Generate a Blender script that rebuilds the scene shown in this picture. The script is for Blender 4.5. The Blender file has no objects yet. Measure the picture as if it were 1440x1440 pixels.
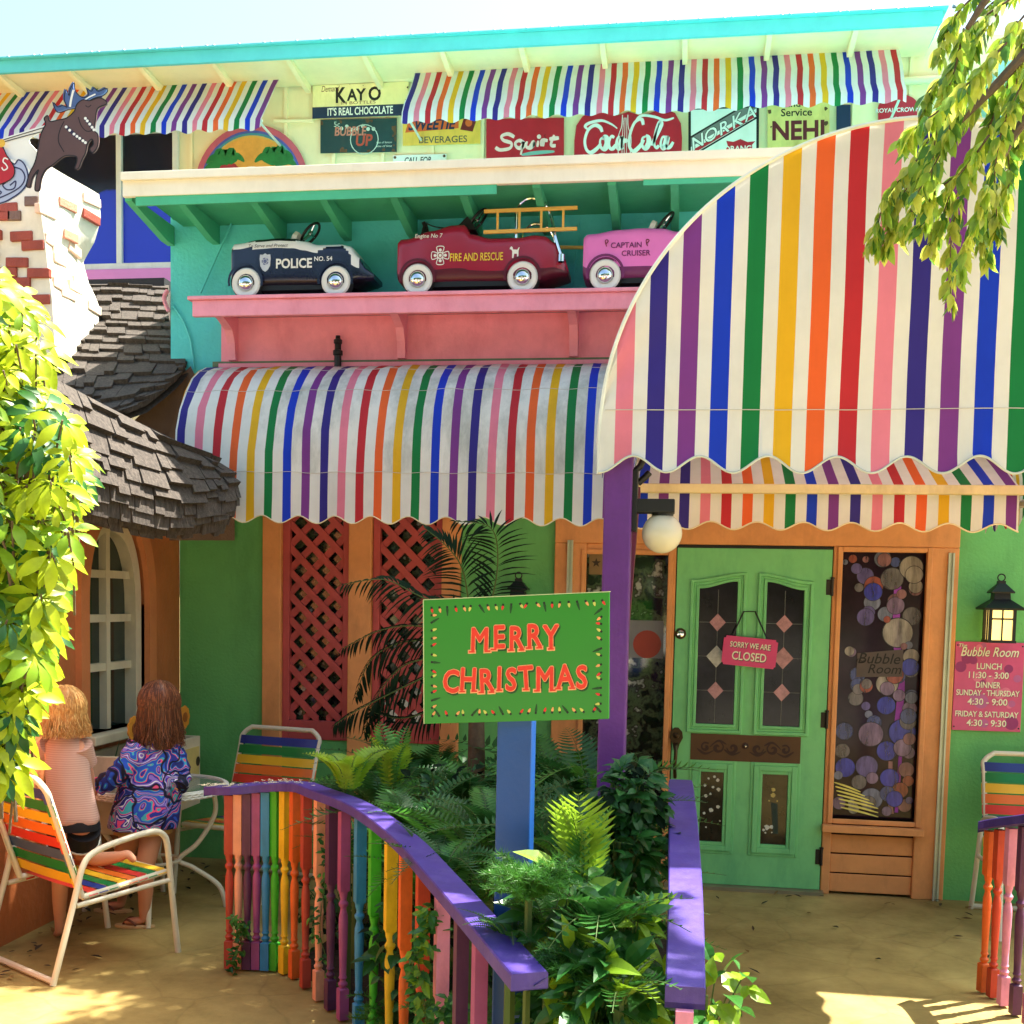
import bpy, bmesh, math, random
from mathutils import Vector, Matrix, noise
rnd = random.Random(7)
R_ = math.radians
# ---------------------------------------------------------------- camera
FOC, PX, PY, CAMH, CAMD = 1600.0, 720.0, 960.0, 1.72, 6.9264
MC = ((0.98864916, 0.03080364, -0.14705094), (0.14888363, -0.06951948, 0.98640798), (0.02016205, -0.9971049, -0.07331654))
M3 = Matrix(MC)
CAM = Vector((0, -CAMD, CAMH))
scene = bpy.context.scene
COL = scene.collection
cam_d = bpy.data.cameras.new('camera')
cam_d.sensor_width = 36; cam_d.lens = 36 * FOC / 1440
cam_d.shift_y = 240 / 1440
cam_d.clip_start = .05; cam_d.clip_end = 2000
cam = bpy.data.objects.new('camera', cam_d); COL.objects.link(cam)
rx, ry, rz = M3.col[0], -M3.col[1], -M3.col[2]
mw = Matrix((rx, ry, rz)).transposed().to_4x4(); mw.translation = CAM
cam.matrix_world = mw
scene.camera = cam
# ---------------------------------------------------------------- light
SUN = Vector((.46, .29, 1)).normalized()
sun_el = math.asin(SUN.z); sun_az = math.atan2(SUN.x, SUN.y)
world = bpy.data.worlds.new("World"); scene.world = world; world.use_nodes = True
wn = world.node_tree.nodes; wl = world.node_tree.links
bg = wn['Background']; bg.inputs[1].default_value = .108
sky = wn.new('ShaderNodeTexSky'); sky.sky_type = 'NISHITA'; sky.sun_disc = False
sky.sun_elevation = sun_el; sky.sun_rotation = sun_az; sky.dust_density = 4.0; sky.air_density = 1.0; sky.ozone_density = 1.0
tint = wn.new('ShaderNodeMixRGB'); tint.blend_type = 'MULTIPLY'; tint.inputs[0].default_value = 1; tint.inputs[2].default_value = (.86, .98, .92, 1)
wl.new(sky.outputs[0], tint.inputs[1]); wl.new(tint.outputs[0], bg.inputs[0])
sun_d = bpy.data.lights.new('sun', 'SUN'); sun_d.energy = 5; sun_d.angle = R_(.5); sun_d.color = (1, .94, .82)
sun = bpy.data.objects.new('sun', sun_d); COL.objects.link(sun)
sun.rotation_euler = SUN.to_track_quat('Z', 'Y').to_euler()
vs = scene.view_settings
vs.view_transform = 'Standard'; vs.look = 'None'; vs.gamma = 1; vs.use_curve_mapping = False
vs.exposure = 2.15

# ---------------------------------------------------------------- placing
def ray(px, py): return M3 @ Vector((px - PX, py - PY, FOC))
def at(px, py, Y):
    r = ray(px, py); return CAM + r * ((Y - CAM.y) / r.y)
def atX(px, py, X):
    r = ray(px, py); return CAM + r * ((X - CAM.x) / r.x)
def atZ(px, py, Z):
    r = ray(px, py); return CAM + r * ((Z - CAM.z) / r.z)
def rect(px0, py0, px1, py1, Y):
    ym, xm = (py0 + py1) / 2, (px0 + px1) / 2
    return at(px0, ym, Y).x, at(px1, ym, Y).x, at(xm, py1, Y).z, at(xm, py0, Y).z

# ---------------------------------------------------------------- objects
WL = {}
def tag(o, label=None, cat=None, group=None, kind=None):
    if label: o['label'] = label
    if cat: o['category'] = cat
    if group: o['group'] = group
    if kind: o['kind'] = kind
    return o
def thing(name, loc, label, cat, group=None, kind=None):
    o = bpy.data.objects.new(name, None); COL.objects.link(o)
    o.empty_display_size = .1
    o.location = loc; WL[o.name] = Vector(loc)
    return tag(o, label, cat, group, kind)
def dup(o, parent=None):
    c = o.copy(); COL.objects.link(c)
    if parent: c.parent = parent
    for ch in list(o.children): dup(ch, c)
    return c
def frame(O, U, V, N=None):
    O, U, V = Vector(O), Vector(U).normalized(), Vector(V).normalized()
    N = U.cross(V).normalized() if N is None else Vector(N).normalized()
    return lambda u, v, w=0: O + U * u + V * v + N * w
def facade(x, y, z):            # u right, v up, w towards the street
    return frame((x, y, z), (1, 0, 0), (0, 0, 1), (0, -1, 0))

def text_geo(s, size=1.0, bold=0.0, shear=0.0, align='CENTER', space=1.0, ext=0.0):
    cu = bpy.data.curves.new('t', 'FONT'); cu.body = s; cu.size = size; cu.offset = bold * size
    cu.shear = shear; cu.align_x = align; cu.align_y = 'CENTER'; cu.space_character = space
    cu.resolution_u = 3; cu.extrude = ext
    ob = bpy.data.objects.new('t', cu)
    me = ob.to_mesh()
    vs_ = [v.co.copy() for v in me.vertices]; fs = [tuple(p.vertices) for p in me.polygons]
    ob.to_mesh_clear(); bpy.data.objects.remove(ob); bpy.data.curves.remove(cu)
    return vs_, fs

def spline(pts, n=8, closed=False):
    P = [Vector(p) for p in pts]; out = []
    m = len(P)
    for i in range(m if closed else m - 1):
        if closed: a, b, c, d = P[i - 1], P[i], P[(i + 1) % m], P[(i + 2) % m]
        else: a, b, c, d = P[max(i - 1, 0)], P[i], P[i + 1], P[min(i + 2, m - 1)]
        for k in range(n):
            t = k / n
            out.append(.5 * ((2 * b) + (c - a) * t + (2 * a - 5 * b + 4 * c - d) * t * t + (3 * b - a - 3 * c + d) * t ** 3))
    if not closed: out.append(P[-1])
    return out

class MB:
    def __init__(s): s.v = []; s.f = []; s.m = []
    def add(s, vs_, fs, mi=0):
        b = len(s.v); s.v += [tuple(p) for p in vs_]
        for k, f in enumerate(fs):
            s.f.append([i + b for i in f]); s.m.append(mi[k] if isinstance(mi, list) else mi)
    def box(s, x0, x1, y0, y1, z0, z1, mi=0):
        V = [(x, y, z) for z in (z0, z1) for y in (y0, y1) for x in (x0, x1)]
        s.add(V, [(0, 2, 3, 1), (4, 5, 7, 6), (0, 1, 5, 4), (2, 6, 7, 3), (0, 4, 6, 2), (1, 3, 7, 5)], mi)
    def fbox(s, M, u0, u1, v0, v1, w0, w1, mi=0):
        V = [M(u, v, w) for w in (w0, w1) for v in (v0, v1) for u in (u0, u1)]
        s.add(V, [(0, 2, 3, 1), (4, 5, 7, 6), (0, 1, 5, 4), (2, 6, 7, 3), (0, 4, 6, 2), (1, 3, 7, 5)], mi)
    def bar(s, a, b, wd, ht, up=(0, 0, 1), mi=0):
        a, b = Vector(a), Vector(b); d = (b - a).normalized(); u = d.cross(Vector(up)).normalized(); n = u.cross(d)
        V = [p + u * (wd / 2 * i) + n * (ht / 2 * j) for p in (a, b) for i, j in ((-1, -1), (1, -1), (1, 1), (-1, 1))]
        s.add(V, [(0, 3, 2, 1), (4, 5, 6, 7), (0, 1, 5, 4), (1, 2, 6, 5), (2, 3, 7, 6), (3, 0, 4, 7)], mi)
    def tube(s, pts, r, n=8, mi=0, closed=False):
        P = [Vector(p) for p in pts]; m = len(P); prev = None; V = []; F = []
        for i, p in enumerate(P):
            if closed: t = (P[(i + 1) % m] - P[i - 1])
            else: t = P[min(i + 1, m - 1)] - P[max(i - 1, 0)]
            t.normalize()
            if prev is None: x = t.orthogonal().normalized()
            else:
                x = prev - t * prev.dot(t)
                x = x.normalized() if x.length > 1e-6 else t.orthogonal().normalized()
            prev = x; y = t.cross(x); rr = r[i] if isinstance(r, (list, tuple)) else r
            for k in range(n):
                a = 2 * math.pi * k / n; V.append(p + x * (rr * math.cos(a)) + y * (rr * math.sin(a)))
        for i in range(m if closed else m - 1):
            for k in range(n):
                j = (i + 1) % m
                F.append((i * n + k, i * n + (k + 1) % n, j * n + (k + 1) % n, j * n + k))
        if not closed:
            F.append(tuple(range(n))[::-1]); F.append(tuple((m - 1) * n + k for k in range(n)))
        s.add(V, F, mi)
    def lathe(s, prof, O=(0, 0, 0), U=(1, 0, 0), V=(0, 1, 0), n=24, mi=0):
        U, V = Vector(U), Vector(V); W = U.cross(V); O = Vector(O); vs_ = []; F = []
        for r, h in prof:
            for k in range(n):
                a = 2 * math.pi * k / n; vs_.append(O + U * (r * math.cos(a)) + V * (r * math.sin(a)) + W * h)
        for i in range(len(prof) - 1):
            for k in range(n):
                F.append((i * n + k, i * n + (k + 1) % n, (i + 1) * n + (k + 1) % n, (i + 1) * n + k))
        m = mi
        if isinstance(mi, (list, tuple)): m = [mi[i] for i in range(len(prof) - 1) for k in range(n)]
        s.add(vs_, F, list(m) if isinstance(m, list) else m)
    def prism(s, poly, M, w0, w1, mi=0):
        n = len(poly); V = [M(u, v, w0) for u, v in poly] + [M(u, v, w1) for u, v in poly]
        F = [tuple(range(n))[::-1], tuple(range(n, 2 * n))] + [(i, (i + 1) % n, n + (i + 1) % n, n + i) for i in range(n)]
        s.add(V, F, mi)
    def grid(s, P, mi=0, wrap=False):
        R, C = len(P), len(P[0]); V = [p for row in P for p in row]; F = []; mm = []
        for i in range(R - 1):
            for j in range(C if wrap else C - 1):
                F.append((i * C + j, i * C + (j + 1) % C, (i + 1) * C + (j + 1) % C, (i + 1) * C + j))
                mm.append(mi(i, j) if callable(mi) else mi)
        s.add(V, F, mm)
    def disc(s, M, u, v, r, w, n=20, mi=0, ry=None):
        ry = ry or r
        s.add([M(u + r * math.cos(2 * math.pi * k / n), v + ry * math.sin(2 * math.pi * k / n), w) for k in range(n)], [tuple(range(n))], mi)
    def ring(s, M, u, v, r0, r1, w, n=28, mi=0, a0=0, a1=2 * math.pi):
        V = []
        for k in range(n + 1):
            a = a0 + (a1 - a0) * k / n
            V += [M(u + r0 * math.cos(a), v + r0 * math.sin(a), w), M(u + r1 * math.cos(a), v + r1 * math.sin(a), w)]
        s.add(V, [(2 * k, 2 * k + 1, 2 * k + 3, 2 * k + 2) for k in range(n)], mi)
    def text(s, t, M, u, v, size, mi=0, w=.001, **k):
        W = k.pop('W', None); vs_, fs = text_geo(t, size, **k)
        if W:
            x0 = min(p.x for p in vs_); x1 = max(p.x for p in vs_); f = W / (x1 - x0); c = (x0 + x1) / 2
            vs_ = [Vector(((p.x - c) * f, p.y, p.z)) for p in vs_]
        s.add([M(u + p.x, v + p.y, w + p.z) for p in vs_], fs, mi)
    def btext(s, t, M, u, v, size, r, mi=0, w=.001, **k):
        for q in range(8):      # bold by shifted copies, each a hair above the last
            a = q * math.pi / 4; s.text(t, M, u + r * math.cos(a), v + r * math.sin(a), size, mi, w + q * 2.5e-5, **dict(k))
    def stroke(s, pts, M, wd, mi=0, w=.001, n=6, closed=False, taper=0):
        P = spline([(a[0], a[1], 0) for a in pts], n, closed); V = []; m = len(P)
        for i, p in enumerate(P):
            t = (P[(i + 1) % m] - P[i - 1]) if closed else (P[min(i + 1, m - 1)] - P[max(i - 1, 0)])
            if t.length < 1e-9: t = Vector((1, 0, 0))
            t.normalize(); q = Vector((-t.y, t.x, 0))
            h = wd / 2 * (1 - taper * abs(2 * i / (m - 1) - 1) ** 2)
            h *= 1 + .35 * t.y * (1 if taper else 0)
            V += [M(p.x + q.x * h, p.y + q.y * h, w), M(p.x - q.x * h, p.y - q.y * h, w)]
        F = [(2 * i, 2 * i + 1, 2 * i + 3, 2 * i + 2) for i in range(m - 1)]
        if closed: F.append((2 * m - 2, 2 * m - 1, 1, 0))
        s.add(V, F, mi)
    def build(s, name, mats, parent=None, smooth=None, bevel=0, fix=True, kind=None):
        off = WL.get(parent.name, Vector()) if parent else Vector()
        me = bpy.data.meshes.new(name)
        V = [(x - off.x, y - off.y, z - off.z) for x, y, z in s.v] if off.length else s.v
        me.from_pydata(V, [], s.f)
        if not isinstance(mats, (list, tuple)): mats = [mats]
        for m in mats: me.materials.append(m)
        if len(mats) > 1: me.polygons.foreach_set('material_index', s.m)
        if fix or smooth:
            bm = bmesh.new(); bm.from_mesh(me)
            if fix: bmesh.ops.recalc_face_normals(bm, faces=bm.faces)
            if smooth:
                th = R_(smooth)
                for e in bm.edges:
                    e.smooth = len(e.link_faces) == 2 and e.calc_face_angle(9) < th
                for f in bm.faces: f.smooth = True
            bm.to_mesh(me); bm.free()
        me.update()
        o = bpy.data.objects.new(name, me); COL.objects.link(o)
        if parent:
            o.parent = parent; WL[o.name] = off
        else: WL[o.name] = Vector()
        if bevel:
            b = o.modifiers.new('bevel', 'BEVEL'); b.width = bevel; b.segments = 2; b.limit_method = 'ANGLE'; b.angle_limit = R_(40)
        if kind: o['kind'] = kind
        return o

# ---------------------------------------------------------------- materials
def lin(c):
    f = lambda x: (x / 255 / 12.92) if x / 255 < .04045 else ((x / 255 + .055) / 1.055) ** 2.4
    return tuple(f(x) for x in c) + (1,)
MATS = {}
def mat(name, rgb, rough=.55, var=.12, scale=6, bump=0, bscale=80, metal=0, spec=.4, trans=0, dirt=None, dscale=3, damt=.5, wood=None, emit=0):
    if name in MATS: return MATS[name]
    m = bpy.data.materials.new(name); m.use_nodes = True; MATS[name] = m
    nt = m.node_tree; N = nt.nodes; L = nt.links; P = N['Principled BSDF']
    c = lin(rgb)
    tc = N.new('ShaderNodeTexCoord'); src = tc.outputs['Object']
    if wood:
        mp = N.new('ShaderNodeMapping'); mp.inputs['Scale'].default_value = wood; L.new(src, mp.inputs[0]); src = mp.outputs[0]
    nz = N.new('ShaderNodeTexNoise'); nz.inputs['Scale'].default_value = scale; nz.inputs['Detail'].default_value = 6; nz.inputs['Roughness'].default_value = .65
    L.new(src, nz.inputs['Vector'])
    cr = N.new('ShaderNodeValToRGB')
    cr.color_ramp.elements[0].position = .3; cr.color_ramp.elements[1].position = .72
    cr.color_ramp.elements[0].color = tuple(x * (1 - var) for x in c[:3]) + (1,)
    cr.color_ramp.elements[1].color = tuple(min(1, x * (1 + var)) for x in c[:3]) + (1,)
    L.new(nz.outputs[0], cr.inputs[0]); out = cr.outputs[0]
    if dirt:
        n2 = N.new('ShaderNodeTexNoise'); n2.inputs['Scale'].default_value = dscale; n2.inputs['Detail'].default_value = 8; n2.inputs['Roughness'].default_value = .7
        dm = N.new('ShaderNodeMapping'); dm.inputs['Scale'].default_value = (1.2, 1.2, .4); L.new(tc.outputs['Object'], dm.inputs[0]); L.new(dm.outputs[0], n2.inputs['Vector'])
        r2 = N.new('ShaderNodeValToRGB'); r2.color_ramp.elements[0].position = .48; r2.color_ramp.elements[1].position = .75
        r2.color_ramp.elements[0].color = (0, 0, 0, 1); r2.color_ramp.elements[1].color = (damt,) * 3 + (1,)
        L.new(n2.outputs[0], r2.inputs[0])
        mx = N.new('ShaderNodeMixRGB'); mx.inputs[2].default_value = lin(dirt)
        L.new(r2.outputs[0], mx.inputs[0]); L.new(out, mx.inputs[1]); out = mx.outputs[0]
    L.new(out, P.inputs['Base Color'])
    P.inputs['Roughness'].default_value = rough; P.inputs['Metallic'].default_value = metal
    P.inputs['Specular IOR Level'].default_value = spec
    if bump:
        n3 = N.new('ShaderNodeTexNoise'); n3.inputs['Scale'].default_value = bscale; n3.inputs['Detail'].default_value = 4
        L.new(src if wood else tc.outputs['Object'], n3.inputs['Vector'])
        b = N.new('ShaderNodeBump'); b.inputs['Strength'].default_value = bump; b.inputs['Distance'].default_value = .01
        L.new(n3.outputs[0], b.inputs['Height']); L.new(b.outputs[0], P.inputs['Normal'])
    if emit:
        L.new(out, P.inputs['Emission Color']); P.inputs['Emission Strength'].default_value = emit
    if trans:
        t = N.new('ShaderNodeBsdfTranslucent'); L.new(out, t.inputs[0])
        ms = N.new('ShaderNodeMixShader'); ms.inputs[0].default_value = trans
        L.new(P.outputs[0], ms.inputs[1]); L.new(t.outputs[0], ms.inputs[2]); L.new(ms.outputs[0], N['Material Output'].inputs[0])
    return m

GLASS = mat('dark_glass', (22, 24, 26), rough=.04, var=.5, scale=2.5, spec=.8)
WHITE = mat('white_paint', (225, 222, 212), var=.06, dirt=(120, 112, 95), damt=.35)
BLACK = mat('black_metal', (22, 22, 24), rough=.45)
CHROME = mat('chrome', (215, 215, 220), rough=.08, metal=1, var=.02)
ORANGE = mat('orange_paint', (224, 152, 92), var=.1, dirt=(120, 72, 38), damt=.35, dscale=5, bump=.15, bscale=40)
GREENW = mat('green_stucco', (104, 182, 102), var=.09, scale=3, bump=.35, bscale=55, dirt=(62, 122, 66), damt=.6, dscale=2.6)
TEALW = mat('teal_stucco', (86, 206, 206), var=.12, scale=2, bump=.5, bscale=45, dirt=(60, 176, 206), damt=.6, dscale=1)
TEALG = mat('teal_green_paint', (74, 180, 140), var=.1, bump=.2)
YELLOW = mat('cream_yellow_siding', (250, 230, 182), var=.05, scale=3, dirt=(214, 200, 150), damt=.35)
CREAM = mat('cream_roof_paint', (240, 234, 214), var=.04, dirt=(190, 174, 140), damt=.25)
PINK = mat('pink_paint', (236, 152, 172), var=.1, dirt=(190, 88, 100), damt=.45, dscale=4, bump=.15)
DOORG = mat('door_green_paint', (122, 202, 128), rough=.42, var=.06, dirt=(60, 146, 104), damt=.5, dscale=4, bump=.12, bscale=30)
BROWNW = mat('terracotta_stucco', (186, 108, 62), var=.14, scale=3, bump=.5, bscale=30, dirt=(110, 66, 44), damt=.5, dscale=2)
SHINGLE = mat('weathered_shake', (76, 68, 62), rough=.9, var=.6, scale=5, wood=(14, 14, 2.0), bump=.6, bscale=18, dirt=(50, 44, 42), damt=.7, dscale=9)
DARK = mat('dark_interior', (20, 18, 18), var=.3)
PURPLE = mat('purple_paint', (98, 44, 128), var=.12, scale=8, rough=.45, bump=.2, dirt=(58, 30, 76), damt=.4)
# ================================================================ SETTING
def ground_mat():
    m = bpy.data.materials.new('stained_concrete'); m.use_nodes = True
    nt = m.node_tree; N = nt.nodes; L = nt.links; P = N['Principled BSDF']
    tc = N.new('ShaderNodeTexCoord')
    n1 = N.new('ShaderNodeTexNoise'); n1.inputs['Scale'].default_value = 1.6; n1.inputs['Detail'].default_value = 10; n1.inputs['Roughness'].default_value = .68
    L.new(tc.outputs['Object'], n1.inputs['Vector'])
    cr = N.new('ShaderNodeValToRGB'); e = cr.color_ramp.elements
    e[0].position = .3; e[0].color = lin((112, 92, 46)); e[1].position = .72; e[1].color = lin((184, 160, 98))
    L.new(n1.outputs[0], cr.inputs[0])
    n0 = N.new('ShaderNodeTexNoise'); n0.inputs['Scale'].default_value = 3.5; n0.inputs['Detail'].default_value = 3
    L.new(tc.outputs['Object'], n0.inputs['Vector'])
    mixv = N.new('ShaderNodeMixRGB'); mixv.inputs[0].default_value = .12
    L.new(tc.outputs['Object'], mixv.inputs[1]); L.new(n0.outputs['Color'], mixv.inputs[2])
    vo = N.new('ShaderNodeTexVoronoi'); vo.feature = 'DISTANCE_TO_EDGE'; vo.inputs['Scale'].default_value = 2.6
    L.new(mixv.outputs[0], vo.inputs['Vector'])
    c2 = N.new('ShaderNodeValToRGB'); c2.color_ramp.elements[0].position = .0; c2.color_ramp.elements[1].position = .03
    c2.color_ramp.elements[0].color = (.72, .7, .66, 1); c2.color_ramp.elements[1].color = (1, 1, 1, 1)
    L.new(vo.outputs['Distance'], c2.inputs[0])
    mx = N.new('ShaderNodeMixRGB'); mx.blend_type = 'MULTIPLY'; mx.inputs[0].default_value = .45
    L.new(cr.outputs[0], mx.inputs[1]); L.new(c2.outputs[0], mx.inputs[2])
    L.new(mx.outputs[0], P.inputs['Base Color']); P.inputs['Roughness'].default_value = .62; P.inputs['Specular IOR Level'].default_value = .35
    n3 = N.new('ShaderNodeTexNoise'); n3.inputs['Scale'].default_value = 40; n3.inputs['Detail'].default_value = 5
    L.new(tc.outputs['Object'], n3.inputs['Vector'])
    ad = N.new('ShaderNodeMath'); ad.operation = 'MULTIPLY_ADD'; ad.inputs[1].default_value = .5
    L.new(n3.outputs[0], ad.inputs[0]); L.new(c2.outputs[0], ad.inputs[2])
    b = N.new('ShaderNodeBump'); b.inputs['Strength'].default_value = .35; b.inputs['Distance'].default_value = .008
    L.new(ad.outputs[0], b.inputs['Height']); L.new(b.outputs[0], P.inputs['Normal'])
    return m
mb = MB(); S = 400
mb.add([(-S, -S, 0), (S, -S, 0), (S, S, 0), (-S, S, 0)], [(0, 1, 2, 3)])
tag(mb.build('ground', ground_mat(), fix=False), kind='structure')
mb = MB(); mb.add([(-60, -60, .004), (60, -60, .004), (60, -7.4, .004), (-60, -7.4, .004)], [(0, 1, 2, 3)])  # unseen pale ground sheet, added to bounce neutral light onto the facade
tag(mb.build('bounce_ground', mat('bounce_shell', (168, 160, 148), rough=.9, var=.12, scale=30, bump=.4), fix=False), kind='structure')

# plan line of the left railing (x, y) and the right one
LRAIL = [(-2.10, -2.13), (-1.94, -2.06), (-1.74, -2.07), (-1.59, -2.24), (-1.32, -2.57), (-1.10, -2.88), (-.90, -3.24), (-.675, -3.70), (-.46, -4.16), (-.315, -4.46)]
RRAIL = [(.03, -4.42), (.028, -4.0), (.02, -3.5), (.012, -3.0), (.01, -2.4), (.02, -1.8)]
soil = mat('garden_soil', (46, 36, 26), rough=.95, var=.5, scale=25, bump=1, bscale=30)
mb = MB()
poly = [(x + .06, y + .03) for x, y in LRAIL[2:]] + [(-.3, -5.2), (.02, -5.2)] + RRAIL + [(.0, -1.1), (-.5, -.5), (-1.3, -.45), (-1.6, -1.2)]
n = len(poly)
mb.prism(poly, lambda u, v, w: (u, v, w), -.05, .06)
tag(mb.build('garden_soil', soil), kind='structure')

# ================================================================ BUILDING
BLD = thing('restaurant_building', (0, 0, 0), 'two storey stucco building in green, teal and yellow with pedal car shelf and green door', 'building')
# openings in the ground-floor wall
dx0, dx1, _, hz1 = rect(790, 1010, 1335, 1010, 0)
dx0, dx1 = at(792, 900, 0).x, at(1312, 970, 0).x
HEAD = at(1060, 745, 0).z
l1 = rect(398, 745, 492, 1040, 0); l2 = rect(524, 745, 622, 1040, 0)
LTOP = 2.35
g = MB()
def wallbox(x0, x1, z0, z1, mi=0): g.box(x0, x1, 0, .18, z0, z1, mi)
LB = l1[2]
wallbox(-3.2, l1[0], -.02, 3.1); wallbox(l1[1], l2[0], -.02, 3.1); wallbox(l2[1], dx0, -.02, 3.1)
wallbox(l1[0], l1[1], -.02, LB); wallbox(l2[0], l2[1], -.02, LB)
wallbox(l1[0], l1[1], LTOP, 3.1); wallbox(l2[0], l2[1], LTOP, 3.1)
wallbox(dx0, dx1, HEAD, 3.1); wallbox(dx1, 5, -.02, 3.1)
g.build('wall', GREENW, BLD, fix=True)
g = MB(); g.box(-3.2, 5, .182, .2, -.02, 3.1); g.build('inner_wall', DARK, BLD)
# teal display wall
g = MB(); tx = at(240, 400, 0).x
g.box(tx, 5, 0, 2.5, 3.1, 4.2, 0)
# ragged plaster ledge under the rafters
zl = at(500, 300, 0).z
for k in range(46):
    x = tx + .02 + k * .17
    if x > 2: break
    g.box(x, x + .165, -.022 - rnd.random() * .006, -.001, zl - .01 + rnd.random() * .012, zl + .09, 1)
o = g.build('display_wall', [TEALW, TEALG], BLD); o['label'] = 'teal plaster wall behind the pedal cars'
# hanging wires on the display wall
g = MB()
for a, b in (((328, 308), (282, 412)), ((816, 312), (803, 412))):
    g = MB(); g.tube([at(*a, -.03), at(*b, -.03)], .006, 6); g.build('cable', TEALW, BLD, smooth=40)
g = MB()
P = [at(242, 430, -.015), at(256, 448, -.012), at(268, 480, -.012), at(273, 520, -.012)]
g.tube(spline(P, 6), .007, 6)
P = [at(236, 408, -.03), at(231, 420, -.03), at(237, 438, -.03)]
g.tube(spline(P, 6), .014, 6, 1)
g.build('cable', [TEALW, PINK], BLD, smooth=40)
# cream flat roof with green rafters
fz1, fz0 = at(600, 231, -.6).z, at(600, 262, -.6).z
fx0 = at(172, 260, -.6).x
RF = MB()
RF.box(fx0, 5, -.6, -.57, fz0, fz1); RF.box(fx0, 5, -.625, -.6, fz1 - .035, fz1 + .012)
RF.box(fx0, 5, -.57, 2.54, fz1 - .03, fz1)
rf = RF.build('flat_roof', CREAM, BLD, bevel=.004)
rf['label'] = 'cream painted flat roof edge above the pedal cars'
g = MB()
gx0 = at(200, 280, -.55).x
g.box(gx0, 5, -.56, .0, fz0 + .02, fz0 + .035)
g.box(gx0 - .02, at(700, 270, -.55).x, -.592, -.575, fz0 - .05, fz0 + .004)
g.box(at(905, 262, -.55).x, 5, -.592, -.575, fz0 - .03, fz0 + .004)
g.build('soffit', TEALG, rf)
for px in (236, 300, 395, 487, 580, 672, 770, 868, 950):
    x = at(px, 290, -.05).x
    g = MB(); M = frame((x, 0, fz0 + .018), (0, -1, 0), (0, 0, 1), (1, 0, 0))
    g.prism([(0.003, 0), (.56, 0), (.56, -.03), (.1, -.115), (.003, -.115)], M, -.022, .022)
    g.build('rafter', TEALG, rf)
# pink display shelf
sz = at(560, 411, -.45).z; sx0 = at(268, 415, -.45).x; szb = at(560, 440, -.45).z
pzb = at(560, 512, 0).z
g = MB()
g.box(sx0 - .015, 1.0, -.465, -.02, sz - .022, sz); g.box(sx0 + .01, 1.0, -.45, -.42, szb, sz - .022)
sh = g.build('display_shelf', PINK, BLD, bevel=.004); sh['label'] = 'pink bracketed shelf carrying the pedal cars'
g = MB(); px0 = at(312, 480, -.02).x
g.box(px0, 1.0, -.03, -.002, pzb, sz - .025); g.box(px0 - .01, 1.0, -.05, -.032, pzb - .02, pzb + .005)
g.build('back_panel', PINK, sh)
for px in (322, 562, 806):
    x = at(px, 470, -.12).x; M = frame((x, -.03, pzb + .02), (0, -1, 0), (0, 0, 1), (1, 0, 0))
    H = sz - .025 - pzb - .02
    g = MB()
    g.prism([(0, 0), (.05, 0), (.06, .1), (.1, .17), (.2, H - .06), (.36, H - .03), (.36, H), (0, H)], M, -.025, .025)
    g.build('bracket', PINK, sh)
# black pipe with spray nozzle on the pink panel
t = thing('pipe_fitting', at(475, 512, -.08), 'small black pipe nozzle standing before the pink shelf panel', 'pipe fitting')
g = MB(); c = at(475, 512, -.08)
g.lathe([(0, .0), (.022, 0), (.022, .07), (.03, .075), (.03, .1), (.02, .105), (.02, .14), (.026, .145), (.026, .165), (.016, .17), (.014, .19), (0, .192)], (c.x, c.y, c.z - .02), n=12)
g.build('nozzle', BLACK, t, smooth=30)

# ---- upper storey, set back at Y 2.55
UY = 2.55
g = MB()
g.box(-9, 3.4, UY, UY + .2, 3.2, 6.1, 0)
x = -8.9
while x < 3.3:
    if not at(-70, 280, UY).x < x < at(250, 280, UY).x: g.box(x, x + .03, UY - .022, UY - .001, 3.2, 6.09, 0)
    x += .42
uw = g.build('upper_wall', YELLOW, BLD); uw['label'] = 'cream yellow board and batten upper wall'
ez1, ez0 = 5.985, 5.89
g = MB()
ex1 = at(1326, 20, 1.9).x
g.box(-9, ex1, 1.9, 1.93, ez0, ez1); 
M = frame((0, 1.86, ez1), (0, 1, .05), (0, 0, 1), (1, 0, 0))
g.prism([(0, 0), (8, .0), (8, .012), (0, .012)], M, -9, ex1 + .03)
mt_teal = mat('turquoise_fascia', (92, 192, 194), var=.06, dirt=(70, 172, 180), damt=.4)
ev = g.build('upper_roof', mt_teal, BLD); ev['label'] = 'turquoise metal roof edge under the sky'
GALV = mat('galvanised', (150, 155, 160), metal=.6, rough=.4)
for k in range(34):
    px = 12 + k * 40.5
    p = at(px, 84 - px * .0582, 1.9)
    for d in ((-.03, .03) if k % 2 else (0,)):
        g = MB(); g.lathe([(.016, 0), (.016, .014), (.009, .024), (0, .026)], (p.x + d, 1.9, ez1 + .013), n=8); g.build('roof_screw', GALV, ev)
g = MB()
g.box(-9, ex1, 1.93, UY - .03, ez0 + .06, ez0 + .075)
g.build('soffit', YELLOW, ev)
for k in range(20):
    x = -5.7 + k * .62
    if x > 1.6: break
    g = MB(); M = frame((x, UY - .03, ez0 + .058), (0, -1, 0), (0, 0, 1), (1, 0, 0))
    g.prism([(0, 0), (.58, 0), (.58, -.02), (.2, -.06), (0, -.06)], M, -.02, .02); g.build('rafter', YELLOW, ev)
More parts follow.
